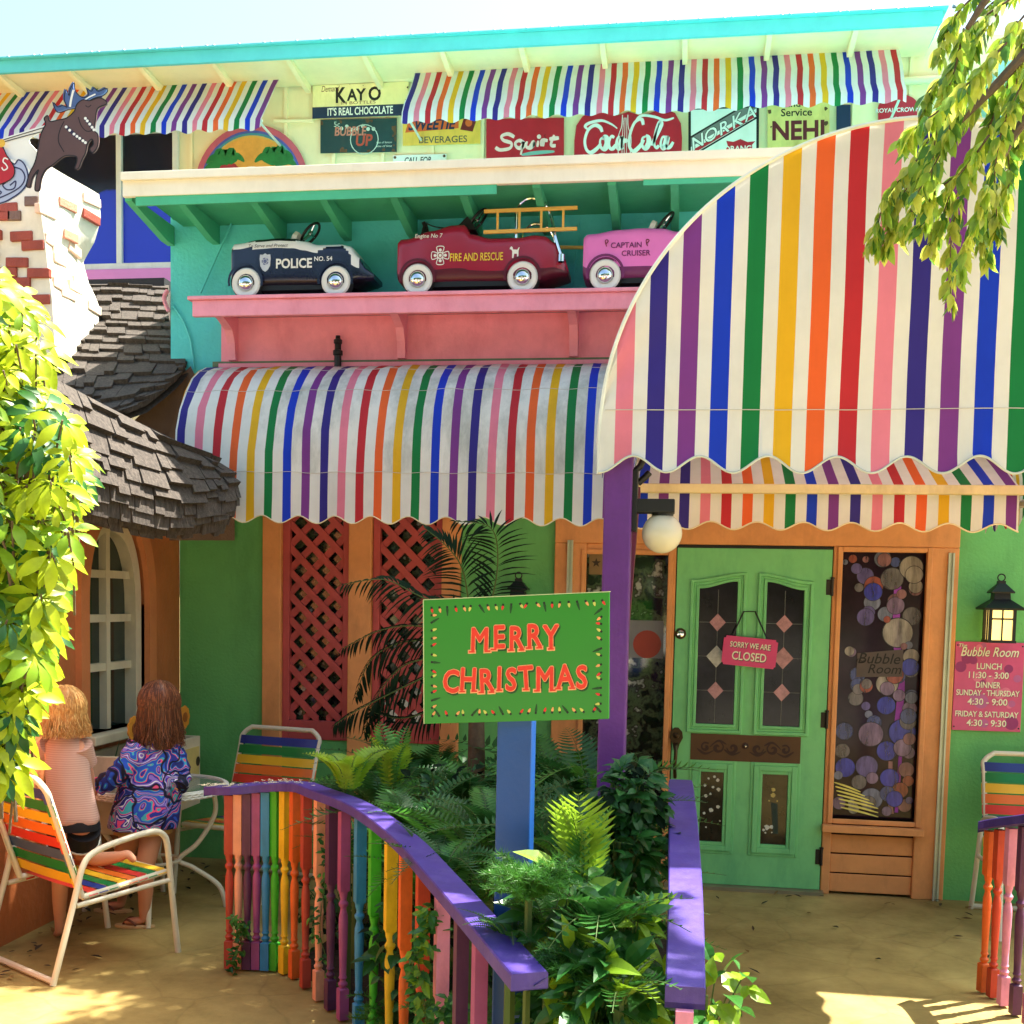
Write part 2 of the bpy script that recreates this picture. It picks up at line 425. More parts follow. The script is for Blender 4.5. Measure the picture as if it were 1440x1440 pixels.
# conduits under the eave
g = MB()
for y_, a, b in ((112, 392, 580), (114, 1268, 1340)):
    p, q = at(a, y_, UY - .05), at(b, y_ - 3, UY - .05)
    g = MB(); g.tube([p, q], .03, 10); g.build('conduit', YELLOW, BLD, smooth=40)
g = MB()
g.tube([at(385, 170, UY - .04), at(440, 170, UY - .04)], .015, 8)
g.tube([at(404, 84, UY - .1), at(404, 108, UY - .1), at(396, 118, UY - .06)], .01, 6)
g.build('conduit', YELLOW, BLD, smooth=40)
# upper window with blue blind reflections painted into the pane colour
wx0, wx1, wz0, wz1 = rect(108, 190, 245, 372, UY)
wf = MB(); F = facade(0, UY, 0)
mx_ = at(170, 280, UY).x; xl = at(-60, 280, UY).x
for a, b in ((xl - .05, xl), (wx1 - .0, wx1 + .05), (mx_ - .025, mx_ + .025)): wf.fbox(F, a, b, wz0, wz1, .002, .04)
wf.fbox(F, xl - .05, wx1 + .05, wz1, wz1 + .05, .002, .045); wf.fbox(F, xl - .05, wx1 + .05, wz0 - .05, wz0, .002, .045)
w = wf.build('window', WHITE, BLD, bevel=.004)
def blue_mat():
    m = bpy.data.materials.new('painted_blue_reflection'); m.use_nodes = True; N = m.node_tree.nodes; L = m.node_tree.links
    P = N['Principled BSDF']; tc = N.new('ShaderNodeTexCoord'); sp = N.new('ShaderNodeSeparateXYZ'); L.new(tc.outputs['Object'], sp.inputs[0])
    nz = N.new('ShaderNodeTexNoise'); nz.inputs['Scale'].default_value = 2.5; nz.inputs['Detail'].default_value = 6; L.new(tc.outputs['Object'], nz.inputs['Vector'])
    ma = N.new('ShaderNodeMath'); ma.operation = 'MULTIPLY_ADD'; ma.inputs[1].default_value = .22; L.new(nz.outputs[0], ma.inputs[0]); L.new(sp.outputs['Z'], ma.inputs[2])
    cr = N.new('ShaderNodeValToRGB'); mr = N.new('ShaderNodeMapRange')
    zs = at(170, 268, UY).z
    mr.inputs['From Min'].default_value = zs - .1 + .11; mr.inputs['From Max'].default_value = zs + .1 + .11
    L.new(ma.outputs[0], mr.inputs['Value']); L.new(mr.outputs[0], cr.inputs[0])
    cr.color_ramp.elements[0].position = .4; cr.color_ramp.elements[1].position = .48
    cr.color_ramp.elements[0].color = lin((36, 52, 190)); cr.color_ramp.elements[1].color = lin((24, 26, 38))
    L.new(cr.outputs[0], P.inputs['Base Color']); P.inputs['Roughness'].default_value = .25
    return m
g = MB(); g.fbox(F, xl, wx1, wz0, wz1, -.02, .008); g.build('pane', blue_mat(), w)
g = MB(); g.fbox(F, xl - .05, wx1 + .06, wz0 - .2, wz0 - .055, .002, .07)
g.build('sill', mat('lilac_pink_paint', (226, 138, 200), var=.05), w, bevel=.006)
g = MB(); g.fbox(F, xl - .05, wx1 + .06, wz0 - .34, wz0 - .205, .002, .05); g.build('apron', WHITE, w)
# teal wing at the far right
g = MB(); a = at(1398, 120, 2.0); g.box(a.x, a.x + 3, 2.0, 5.0, 3.2, 5.75); 
g.build('side_wing', mat('pale_teal_paint', (150, 196, 186), var=.06), BLD)

# ---- door group
tY = -.03
g = MB(); F = facade(0, 0, 0)
X = lambda px, py=1000, Y=0: at(px, py, Y).x
Z = lambda py, px=1060, Y=0: at(px, py, Y).z
dL, dR = -.045, .853; dT, dB = 2.045, .025
sillz = Z(1163, 1228)
sx_l, sx_r = X(822, 920), X(936, 920)
bw0, bw1 = X(1177, 960), X(1294, 960); bwT, bwB = Z(777, 1240), Z(1152, 1230)
# frame members
g.fbox(F, dx0 - .06, dx1 + .105, dT + .02, HEAD + .13, .0, .035)       # header
g.fbox(F, dx0 - .06, sx_l, -.0, dT + .02, .0, .033); g.fbox(F, sx_r, dL - .006, 0, dT + .02, .0, .03)
g.fbox(F, dR + .006, bw0, 0, dT + .02, .0, .03); g.fbox(F, bw1, dx1 + .105, 0, dT + .02, .0, .032)
g.fbox(F, bw0, bw1, bwT, dT + .02, .0, .026)
g.fbox(F, sx_l, sx_r, 2.0, dT + .02, .0, .026); g.fbox(F, sx_l, sx_r, .0, .42, .0, .02)
dfm = g.build('door_frame', ORANGE, BLD, bevel=.006)
g = MB()
g.fbox(F, dL, dR, dT - .0, dT + .016, .031, .036); g.build('frame_gap', DARK, dfm)
g = MB()
for pxa, ptop, pbot in ((802, 760, 842), (1324, 778, 1274)):
    xx = X(pxa, (ptop + pbot) / 2)
    z1 = Z(ptop, pxa); z0 = max(Z(pbot, pxa), .0)
    g = MB(); g.fbox(F, xx - .016, xx + .018, z0, z1, .0325, .036)
    for d in (-.016, .008): g.fbox(F, xx + d, xx + d + .01, z0, z1, .036, .05)
    g.build('screen_track', mat('aluminium_track', (190, 195, 170), rough=.4, metal=.3), dfm)
# casing layers round the panels
for (a, b, c_, d_) in ((bw0, bw1, bwB, bwT), (sx_l, sx_r, .42, 2.0)):
    g = MB()
    for i, (q, ww) in enumerate(((.03, .046),)):
        g.fbox(F, a - q, a, c_ - q, d_ + q, .0305, ww); g.fbox(F, b, b + q, c_ - q, d_ + q, .0325, ww)
        g.fbox(F, a, b, d_, d_ + q, .0305, ww - .002); g.fbox(F, a, b, c_ - q, c_, .0305, ww - .002)
    g.build('casing', ORANGE, dfm, bevel=.005)
# bubble window
g = MB(); g.fbox(F, bw0, bw1, bwB, bwT, -.05, -.03)
bwn = g.build('window', mat('violet_glass', (40, 24, 32), rough=.12, var=.6, scale=3, spec=.2), BLD)
bwn['label'] = 'window pane painted with translucent bubbles'
cols = [(166, 158, 144), (104, 92, 146), (60, 66, 176), (150, 104, 104), (124, 130, 152), (160, 84, 64), (136, 112, 140), (76, 86, 136), (116, 110, 108)]
def bubble_mat(i, c):
    m = mat('bubble_%d' % i, c, rough=.2, var=.6, scale=9, wood=(3, 3, .6)); N = m.node_tree.nodes; L = m.node_tree.links
    t = N.new('ShaderNodeBsdfTransparent'); ms = N.new('ShaderNodeMixShader'); ms.inputs[0].default_value = .25
    L.new(N['Principled BSDF'].outputs[0], ms.inputs[1]); L.new(t.outputs[0], ms.inputs[2]); L.new(ms.outputs[0], N['Material Output'].inputs[0]); return m
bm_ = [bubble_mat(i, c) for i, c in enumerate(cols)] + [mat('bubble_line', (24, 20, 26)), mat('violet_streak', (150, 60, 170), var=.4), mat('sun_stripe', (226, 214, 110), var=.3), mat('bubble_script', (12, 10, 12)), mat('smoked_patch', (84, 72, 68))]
bub = [(765, 120, 12, 3), (718, 118, 15, 5), (826, 118, 30, 4), (872, 130, 18, 7), (763, 180, 30, 1), (793, 215, 34, 5), (860, 190, 40, 8), (940, 150, 42, 0), (945, 228, 24, 3), (870, 270, 26, 3), (800, 275, 18, 1), (835, 318, 27, 4), (935, 325, 33, 8), (880, 385, 54, 0), (920, 430, 14, 4), (932, 472, 29, 0), (933, 520, 27, 8), (712, 455, 18, 6), (735, 537, 28, 7), (735, 575, 26, 7), (890, 530, 16, 4), (842, 570, 40, 0), (728, 622, 27, 8), (838, 648, 33, 2), (885, 612, 22, 6), (930, 612, 22, 7), (765, 650, 16, 1), (925, 660, 26, 6), (775, 680, 14, 4), (670, 740, 32, 7), (795, 710, 27, 7), (783, 752, 45, 6), (898, 745, 48, 2), (680, 812, 27, 8), (840, 812, 36, 2), (690, 872, 36, 2), (768, 868, 40, 1), (740, 925, 27, 8), (850, 910, 34, 2), (915, 880, 28, 3), (785, 985, 40, 4), (665, 1000, 24, 6), (720, 1020, 20, 0), (905, 1010, 24, 3), (840, 1030, 18, 6), (665, 900, 16, 4), (945, 690, 18, 4), (955, 820, 22, 6), (690, 130, 10, 4), (740, 222, 16, 8)]
rb = random.Random(2)
bub += [(rb.uniform(690, 960), rb.uniform(120, 1040), rb.uniform(12, 34), rb.randrange(9)) for k in range(34)]
g = MB(); z5 = lambda u, v: (920 + u / 2.571, 740 + v / 2.571)
M5 = lambda u, v, w: (u, .029 - w, v)
i = 0
for u, v, r, ci in bub:
    p = at(*z5(u, v), .03); rr = r / 2.571 / 1600 * 6.85
    i += 1
    if p.x - rr < bw0 + .004: p.x = bw0 + .004 + rr
    if p.x + rr > bw1 - .004: p.x = bw1 - .004 - rr
    g.ring(M5, p.x, p.z, rr * .94, rr, .0008 + i * .00006, 28, 9); g.disc(M5, p.x, p.z, rr * .94, .0008 + i * .00006, 28, ci)
for pts, wd, mi in (([(880, 215), (875, 400), (893, 560), (880, 720)], 24, 10), ([(855, 850), (850, 960), (858, 1040)], 15, 3), ([(893, 780), (885, 900), (875, 1035)], 12, 10)):
    pp = [at(*z5(u, v), .03) for u, v in pts]; g.stroke([(q.x, q.z) for q in pp], M5, wd / 2.571 / 1600 * 6.85, mi, .0005)
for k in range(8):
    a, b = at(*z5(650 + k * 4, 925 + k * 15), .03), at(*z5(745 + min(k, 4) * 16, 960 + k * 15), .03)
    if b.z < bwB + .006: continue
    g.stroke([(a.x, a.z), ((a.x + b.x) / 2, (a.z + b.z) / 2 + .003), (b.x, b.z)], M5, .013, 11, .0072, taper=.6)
a, b = at(*z5(730, 545), .03), at(*z5(900, 445), .03); g.add([M5(a.x, a.z, .0066), M5(b.x, a.z + .01, .0066), M5(b.x, b.z, .0066), M5(a.x, b.z - .03, .0066)], [(0, 1, 2, 3)], 13)
for t_, u, v, s_ in (('The', 742, 487, .035), ('Bubble', 810, 480, .088), ('Room', 830, 518, .078)):
    p = at(*z5(u, v), .03); g.text(t_, M5, p.x, p.z, s_, 12, .0075, shear=.25, bold=.004)
g.build('bubbles', bm_, bwn, fix=False)
g = MB(); g.fbox(F, bw0 - .06, bw1 + .045, sillz - .03, sillz + .012, .034, .085); g.build('sill', ORANGE, bwn, bevel=.004)
g = MB()
for k in range(3):
    h = (sillz - .06) / 3; g.fbox(F, bw0, bw1, .015 + k * h, .015 + (k + 1) * h - .008, 0, .012 + .003 * (k == 1))
g.build('panel_boards', ORANGE, bwn, bevel=.005)
# left sidelight
def painted_reflection_mat():  # foliage reflections painted into the glass colour
    m = bpy.data.materials.new('painted_reflection_glass'); m.use_nodes = True; N = m.node_tree.nodes; L = m.node_tree.links
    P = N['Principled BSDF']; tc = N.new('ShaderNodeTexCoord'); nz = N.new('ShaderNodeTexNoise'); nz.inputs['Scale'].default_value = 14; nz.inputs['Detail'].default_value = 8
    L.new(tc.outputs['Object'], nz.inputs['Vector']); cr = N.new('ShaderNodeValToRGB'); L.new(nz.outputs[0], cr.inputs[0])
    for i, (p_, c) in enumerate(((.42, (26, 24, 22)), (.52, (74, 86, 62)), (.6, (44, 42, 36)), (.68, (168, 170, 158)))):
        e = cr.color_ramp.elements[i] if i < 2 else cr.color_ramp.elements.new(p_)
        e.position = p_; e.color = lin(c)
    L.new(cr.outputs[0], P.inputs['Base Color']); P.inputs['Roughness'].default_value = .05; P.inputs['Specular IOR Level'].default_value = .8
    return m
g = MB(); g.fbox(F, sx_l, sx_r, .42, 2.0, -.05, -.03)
sdl = g.build('window', painted_reflection_mat(), BLD); sdl['label'] = 'narrow sidelight left of the door with foliage reflections painted into the glass'
g = MB(); M = lambda u, v, w: (u, .029 - w, v)
a, b = at(829, 775, .03), at(848, 808, .03); g.fbox(F, a.x, b.x, b.z, a.z, -.0285, -.027, 0)
g.build('notice', mat('tan_decal', (140, 112, 70)), sdl, fix=False); SA, SB = a, b; g = MB()
star = [(math.sin(k * math.pi / 5) * (.03 if k % 2 == 0 else .012) + (a.x + b.x) / 2, math.cos(k * math.pi / 5) * (.03 if k % 2 == 0 else .012) + (a.z + b.z) / 2) for k in range(10)]
g.add([M(u, v, .0035) for u, v in star], [tuple(range(10))])
g.build('star_sticker', mat('brown_decal', (60, 44, 28)), sdl, fix=False); g = MB()
a, b = at(885, 872, .03), at(932, 926, .03); g.fbox(F, a.x, b.x, b.z, a.z, -.0285, -.0275, 0)
c = at(910, 906, .03); g.disc(M, c.x, c.z, .085, .003, 24, 1)
g.build('round_sticker', [mat('grey_decal', (120, 120, 120)), mat('red_decal', (150, 56, 40))], sdl, fix=False)

# door leaf
g = MB(); DY = -.012; DF = facade(0, DY, 0)
ul0, ul1 = X(981, 920), X(1034, 920); ur0, ur1 = X(1075, 920), X(1127, 920); ut, ub = Z(818, 1050), Z(1019, 1050)
ll0, ll1 = X(984, 1134), X(1016, 1134); lr0, lr1 = X(1070, 1136), X(1106, 1136); lt, lb = Z(1086, 1040), Z(1184, 1040)
g.fbox(DF, dL, dR, ut, dT, 0, .02); g.fbox(DF, dL, ul0, ub, ut, 0, .02); g.fbox(DF, ul1, ur0, ub, ut, 0, .02); g.fbox(DF, ur1, dR, ub, ut, 0, .02)
g.fbox(DF, dL, dR, lt, ub, 0, .02)
g.fbox(DF, dL, ll0, lb, lt, 0, .02); g.fbox(DF, ll1, lr0, lb, lt, 0, .02); g.fbox(DF, lr1, dR, lb, lt, 0, .02); g.fbox(DF, dL, dR, dB, lb, 0, .02)
door = g.build('door', DOORG, BLD, fix=True); door['label'] = 'apple green panelled front door with leaded glass'
LEAD = mat('lead_came', (90, 92, 88), rough=.4); DIA = mat('pink_frosted_glass', (178, 126, 128), rough=.25, var=.3, scale=30)
DIAW = mat('pale_frosted_glass', (190, 190, 180), rough=.25, var=.3, scale=30)
def arch(u0, u1, t, tilt, n=14):     # ogee top edge, high towards the door's middle
    out = []
    for k in range(n + 1):
        s_ = k / n; e = s_ if tilt > 0 else 1 - s_
        out.append((u0 + (u1 - u0) * s_, t - .045 * (.5 + .5 * math.cos(math.pi * e))))
    return out
for u0, u1, tl, md in ((ul0, ul1, 1, X(1008)), (ur0, ur1, -1, X(1097))):
    p = MB(); p.fbox(DF, u0, u1, ub, ut, .004, .008)
    pane = p.build('door_glass', mat('door_dark_glass', (24, 22, 30), rough=.12, var=.6, scale=12, spec=.22), door)
    q = MB(); qq = MB()
    top = arch(u0 - .002, u1 + .002, ut, tl)
    q.prism([(u0 - .002, ut + .001), ] + top + [(u1 + .002, ut + .001)], DF, .0085, .0205, 0)
    mid = (u0 + u1) / 2
    q.build('arch_fillet', DOORG, door)
    c3 = [Z(876, 1050), Z(924, 1050), Z(972, 1050)]
    for j, zc in enumerate(c3):
        s_ = (.048, .06, .048)[j]
        qq.prism([(mid - s_, zc), (mid, zc - s_ * 1.1), (mid + s_, zc), (mid, zc + s_ * 1.1)], DF, .009, .0105, 1 if (j == 1 and tl == 1) else 0)
        qq.fbox(DF, u0 + .002, mid - s_, zc - .002, zc + .002, .0085, .0115, 2); qq.fbox(DF, mid + s_, u1 - .002, zc - .002, zc + .002, .0085, .0115, 2)
    zz = [ut - .05] + [v for j, zc in enumerate(c3) for v in (zc + (.048, .06, .048)[j] * 1.1, zc - (.048, .06, .048)[j] * 1.1)] + [ub + .003]
    for a, b in zip(zz[::2], zz[1::2]): qq.fbox(DF, mid - .002, mid + .002, b, a, .0085, .0115, 2)
    qq.build('leaded_diamonds', [DIA, DIAW, LEAD], pane)
    # moulding
    q = MB()
    def loop(d, t):
        return arch(u0 - d, u1 + d, ut + d, tl) + [(u1 + d, ub - d), (u0 - d, ub - d)]
    for d0, d1, w0, w1 in ((0, .018, .02, .03), (.018, .034, .02, .024), (.034, .052, .02, .036)):
        A, B = loop(d0, 0), loop(d1, 0); m_ = len(A)
        V = [DF(*a, w0) for a in A] + [DF(*b, w0) for b in B] + [DF(*a, w1) for a in A] + [DF(*b, w1) for b in B]
        Fc = []
        for k in range(m_):
            j = (k + 1) % m_
            Fc += [(2 * m_ + k, 2 * m_ + j, 3 * m_ + j, 3 * m_ + k), (k, j, 2 * m_ + j, 2 * m_ + k), (m_ + k, 3 * m_ + k, 3 * m_ + j, m_ + j)]
        q.add(V, Fc)
    q.build('moulding', DOORG, door, bevel=.003)
DECW = mat('white_glass_paint', (205, 205, 190)); DECY = mat('pale_yellow_glass_paint', (196, 176, 100))
for u0, u1, kind in ((ll0, ll1, 0), (lr0, lr1, 1)):
    p = MB(); p.fbox(DF, u0, u1, lb, lt, .004, .008); pane = p.build('door_glass', mat('door_brown_glass', (40, 34, 26), rough=.1, var=.6, scale=18), door)
    q = MB(); H = lt - lb; W = u1 - u0
    blobs = [(.6, .93, .1, 0), (.75, .88, .13, 0), (.35, .9, .08, 0), (.2, .8, .1, 0), (.8, .75, .14, 0), (.55, .78, .1, 0), (.25, .65, .12, 0), (.45, .68, .08, 0), (.8, .5, .13, 0), (.5, .45, .16, 0), (.2, .4, .1, 0), (.9, .3, .07, 0), (.3, .2, .06, 0)] if kind == 0 else [(.45, .78, .13, 1), (.45, .7, .16, 1), (.3, .62, .06, 1), (.62, .62, .06, 1), (.25, .24, .17, 0), (.42, .25, .13, 0), (.12, .2, .09, 0), (.2, .16, .06, 0), (.45, .17, .05, 0)]
    for j, (a, b, r, mi) in enumerate(blobs):
        r *= W * .8; a = min(max(a * W, r + .002), W - r - .002)
        pts = [(u0 + a + r * (.75 + .35 * noise.noise(Vector((k * .9, j * 3.1, kind)))) * math.cos(k * math.pi / 7), lb + b * H + r * (.75 + .35 * noise.noise(Vector((k * .7, j * 2.1, 5)))) * math.sin(k * math.pi / 7)) for k in range(14)]
        q.add([DF(*c, .0085 + j * .0002) for c in pts], [tuple(range(14))], mi)
    if kind == 1: q.prism([(u0 + .5 * W - .02, lb + .6 * H), (u0 + .5 * W + .02, lb + .58 * H), (u0 + .5 * W + .03, lb + .15 * H), (u0 + .5 * W + .0, lb + .15 * H)], DF, .0082, .0084, 2)
    q.build('painted_flowers', [DECW, DECY, mat('green_glass_paint', (44, 60, 50))], pane, fix=False)
    q = MB()
    for d0, d1, w1 in ((0, .02, .028), (.02, .052, .034), (.052, .07, .026)):
        o_, i_ = d1, d0
        q.fbox(DF, u0 - o_, u0 - i_, lb - o_, lt + o_, .02, w1); q.fbox(DF, u1 + i_, u1 + o_, lb - o_, lt + o_, .02, w1)
        q.fbox(DF, u0 - i_, u1 + i_, lt + i_, lt + o_, .02, w1 - .0004); q.fbox(DF, u0 - i_, u1 + i_, lb - o_, lb - i_, .02, w1 - .0004)
    q.build('moulding', DOORG, door, bevel=.003)
# carved panel
cx0, cx1, cz0, cz1 = X(971, 1050), X(1125, 1050), Z(1070, 1050), Z(1033, 1050)
g = MB(); g.fbox(DF, cx0, cx1, cz0, cz1, .0203, .024, 0)
cm, ch = (cx0 + cx1) / 2, (cz0 + cz1) / 2
for sg in (-1, 1):
    for k, (o_, r) in enumerate(((.075, .034), (.16, .036), (.235, .03))):
        pts = [(cm + sg * (o_ + r * (1 - t * .11) * math.cos(t * .9 + k * 2)), ch + r * (1 - t * .11) * math.sin(t * .9 + k * 2) * (1 if k % 2 else -1)) for t in range(9)]
        g.stroke(pts, DF, .016, 1, .0268, taper=.5)
        g.stroke([(cm + sg * (o_ - .05), ch + (.02 if k % 2 else -.02)), (cm + sg * o_, ch + (.04 if k % 2 else -.04)), (cm + sg * (o_ + .05), ch - (.0 if k % 2 else .01))], DF, .014, 1, .0262, taper=.8)
g.lathe([(.02, 0), (.018, .004), (.006, .006), (.006, .012), (0, .013)], DF(cm, ch + .015, .024), (1, 0, 0), (0, 0, 1), 16, [1, 1, 2, 2])
g.build('carved_panel', [mat('brown_panel', (92, 62, 34), var=.2), mat('dark_scrollwork', (58, 34, 26)), CHROME], door)
g = MB(); p = at(957, 891, DY - .02)
g.lathe([(.034, 0), (.032, .006), (.022, .008), (.02, .018), (.009, .02), (0, .02)], p, (1, 0, 0), (0, 0, 1), 24, [1, 1, 1, 0, 0]); g.build('deadbolt', [CHROME, mat('aged_bronze', (70, 56, 38), metal=.7, rough=.4)], door, smooth=30)
g = MB(); p = at(951, 1037, DY - .022); M = facade(p.x, p.y, p.z)
g.prism([(-.02, -.04), (-.04, 0), (-.035, .035), (-.012, .06), (.012, .06), (.035, .035), (.04, 0), (.02, -.04), (.012, -.075), (-.012, -.075)], M, 0, .012)
g.tube(spline([M(0, -.04, .01), M(0, -.05, .05), M(.0, -.1, .06), M(-.004, -.17, .055), M(0, -.23, .02), M(0, -.24, .008)], 5), .011, 8)
g.lathe([(.018, 0), (.016, .01), (.01, .012), (0, .014)], M(0, .012, .012), (1, 0, 0), (0, 0, 1), 16)
g.build('door_handle', mat('aged_bronze', (70, 56, 38)), door, smooth=35)
for py in (826, 1012, 1204):
    z = Z(py, 1165); g = MB(); g.tube([(dR + .0035, -.038, z - .05), (dR + .0035, -.038, z + .05)], .009, 8); g.lathe([(.012, 0), (.012, .008), (0, .01)], (dR + .0035, -.038, z + .05), n=8)
    g.fbox(DF, dR - .03, dR + .003, z - .045, z + .045, .0202, .0235); g.build('hinge', mat('dark_hinge', (50, 46, 40), metal=.5, rough=.5), door)
g = MB(); g.fbox(F, dL - .02, dR + .02, .0, .022, 0, .09); g.build('threshold', mat('alum_threshold', (150, 140, 110), metal=.5, rough=.5), BLD)
# lattice windows
REDL = mat('dusty_red_paint', (184, 76, 74), var=.12, dirt=(112, 40, 40), damt=.4)
def lattice(x0, x1, z0, z1):
    g = MB()
    g.fbox(F, x0, x0 + .045, z0, z1, -.04, .012); g.fbox(F, x1 - .045, x1, z0, z1, -.04, .012); g.fbox(F, x0 + .045, x1 - .045, z0, z0 + .12, -.04, .011); g.fbox(F, x0 + .045, x1 - .045, z1 - .03, z1, -.04, .011)
    w = g.build('window', REDL, BLD, bevel=.004); w['label'] = 'tall window behind dusty red diamond lattice'
    g = MB(); p = .150; hw = .042 * .707
    a0, a1, b0, b1 = x0 + .045, x1 - .045, z0 + .12, z1 - .03
    for sg, wl0, wl1 in ((1, -.034, -.02), (-1, -.0195, -.006)):
        c = -6
        k = -40
        while k < 40:
            # line v = sg*u + k*p, clipped to the opening
            q0 = k * p
            us = []
            lo, hi = a0, a1
            va, vb = (b0 - q0) / sg, (b1 - q0) / sg
            lo, hi = max(lo, min(va, vb)), min(hi, max(va, vb))
            k += 1
            if hi - lo < .01: continue
            d = hw
            g.prism([(lo, sg * lo + q0 - d), (hi, sg * hi + q0 - d), (hi, sg * hi + q0 + d), (lo, sg * lo + q0 + d)], F, wl0, wl1)
    g.build('lattice', REDL, w)
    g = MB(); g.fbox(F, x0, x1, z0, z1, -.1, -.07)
    g.build('pane', painted_reflection_mat(), w)
lattice(l1[0], l1[1], LB, LTOP); lattice(l2[0], l2[1], LB, LTOP)
for a, b in ((372, 398), (492, 524), (622, 648)):
    g = MB(); g.fbox(F, X(a, 870), X(b, 870), .0, 2.9, .001, .045); o = g.build('timber_post', ORANGE, BLD, bevel=.006)
# ================================================================ COTTAGE on the left
COT = thing('cottage', (-3.6, -1.5, 0), 'storybook cottage with terracotta stucco wall, arched window and sagging wooden shake roof', 'cottage')
CX = -3.2
yw0, yw1 = atX(118, 870, CX).y, atX(203, 870, CX).y
wzb = .93; wzt = atX(163, 731, CX).z + .02
CF = frame((CX, 0, 0), (0, 1, 0), (0, 0, 1), (1, 0, 0))
def gothic(u0, u1, v0, vs_, vt, n=12):
    c = (u0 + u1) / 2; h = (u1 - u0) / 2
    out = [(u1, v0), (u1, vs_)]
    for k in range(1, 2 * n):
        a = math.pi * k / (2 * n); ca = math.cos(a); sa = math.sin(a)
        out.append((c + h * abs(ca) ** .85 * (1 if ca > 0 else -1), vs_ + (vt - vs_) * abs(sa) ** .9))
    return out + [(u0, vs_), (u0, v0)]
spring = wzt - .5
arc = gothic(yw0, yw1, wzb, spring, wzt)
g = MB()
A = [(-4.2, 0), (yw0 - .02, 0), (yw0 - .02, wzb)]
for poly in ([(-4.2, 0), (yw0, 0), (yw0, 2.35), (-4.2, 2.35)], [(yw1, 0), (-.002, 0), (-.002, 2.35), (yw1, 2.35)], [(yw0, 0), (yw1, 0), (yw1, wzb), (yw0, wzb)]):
    g.prism(poly, CF, -.3, 0)
hf = len(arc) // 2
left = [p for p in arc[hf:]][:-1]; right = arc[1:hf + 1]
g.prism([(yw1, 2.35)] + [(yw1, spring)] + right[1:] + [((yw0 + yw1) / 2, 2.35)], CF, -.3, 0)
g.prism([((yw0 + yw1) / 2, 2.35)] + left[:-1] + [(yw0, spring), (yw0, 2.35)], CF, -.3, 0)
g.build('wall', BROWNW, COT)
def band(mb, P0, P1, M, w0, w1, mi=0):
    n = len(P0); V = [M(*p, w) for w in (w0, w1) for P in (P0, P1) for p in P]; F_ = []
    for k in range(n - 1):
        F_ += [(2 * n + k, 2 * n + k + 1, 3 * n + k + 1, 3 * n + k), (k, k + 1, 2 * n + k + 1, 2 * n + k), (n + k, 3 * n + k, 3 * n + k + 1, n + k + 1), (k, n + k, n + k + 1, k + 1)]
    mb.add(V, F_, mi)
g = MB(); band(g, gothic(yw0, yw1, wzb, spring, wzt), gothic(yw0 + .07, yw1 - .07, wzb, spring - .01, wzt - .09), CF, -.12, -.02)
WINW = mat('cream_window_paint', (214, 200, 168), var=.08, dirt=(130, 112, 84), damt=.4)
w = g.build('window', WINW, COT); w['label'] = 'arched casement window with cream muntins'
g = MB(); ym = (yw0 + yw1) / 2
g.fbox(CF, ym - .022, ym + .022, wzb, wzt - .06, -.11, -.045)
for py in (808, 869, 936): z = atX(163, py, CX - .05).z; g.fbox(CF, yw0 + .05, yw1 - .05, z - .022, z + .022, -.109, -.05)
g.build('muntins', WINW, w)
g = MB(); g.prism(gothic(yw0 + .05, yw1 - .05, wzb, spring, wzt - .06), CF, -.1, -.09); g.build('pane', mat('green_dark_glass', (34, 48, 40), rough=.08, var=.4, spec=.7), w)
g = MB(); g.fbox(CF, yw0 - .05, yw1 + .06, wzb - .05, wzb, -.12, .09); g.build('sill', WINW, w, bevel=.006)
g = MB(); band(g, gothic(yw0 - .09, yw1 + .09, wzb, spring + .02, wzt + .08), gothic(yw0, yw1, wzb, spring, wzt), CF, -.02, .035); g.build('surround', mat('salmon_stucco', (206, 124, 74), var=.1, bump=.3), w)
# window box with wooden flowers
FB = thing('window_box', (CX + .1, ym, .62), 'cream wooden flower box with cut-out holes under the arched cottage window', 'flower box')
g = MB(); bY0, bY1 = yw0 - .12, yw1 + .18
g.fbox(CF, bY0, bY1, .42, .84, .005, .03); g.fbox(CF, bY0, bY1, .42, .84, .25, .275)
g.fbox(CF, bY0, bY0 + .025, .42, .84, .03, .25); g.fbox(CF, bY1 - .025, bY1, .42, .84, .03, .25); g.fbox(CF, bY0 + .025, bY1 - .025, .42, .45, .03, .25)
g.build('box', WINW, FB, bevel=.004)
g = MB(); g.fbox(CF, bY0 + .04, bY1 - .04, .47, .78, .2755, .285, 0)
for k in range(5):
    for j in range(2): g.disc(lambda u, v, w: CF(u, v, w), bY0 + .14 + k * .2, .55 + j * .14, .03, .2856, 14, 1)  # dark discs painted as the shade inside the holes
g.build('front_panel', [mat('straw_yellow_paint', (206, 184, 110)), mat('painted_hole_shadow', (60, 48, 30))], FB)
g = MB()
for k in range(40):
    a = bY0 + .06 + rnd.random() * (bY1 - bY0 - .12); b = .84 + rnd.random() * .1
    g.add([CF(a - .03, .8, .2), CF(a + .03, .8, .18), CF(a + .02 * rnd.random(), b, .22)], [(0, 1, 2)])
g.build('greenery', mat('green_cutout', (30, 96, 46)), FB, fix=False)
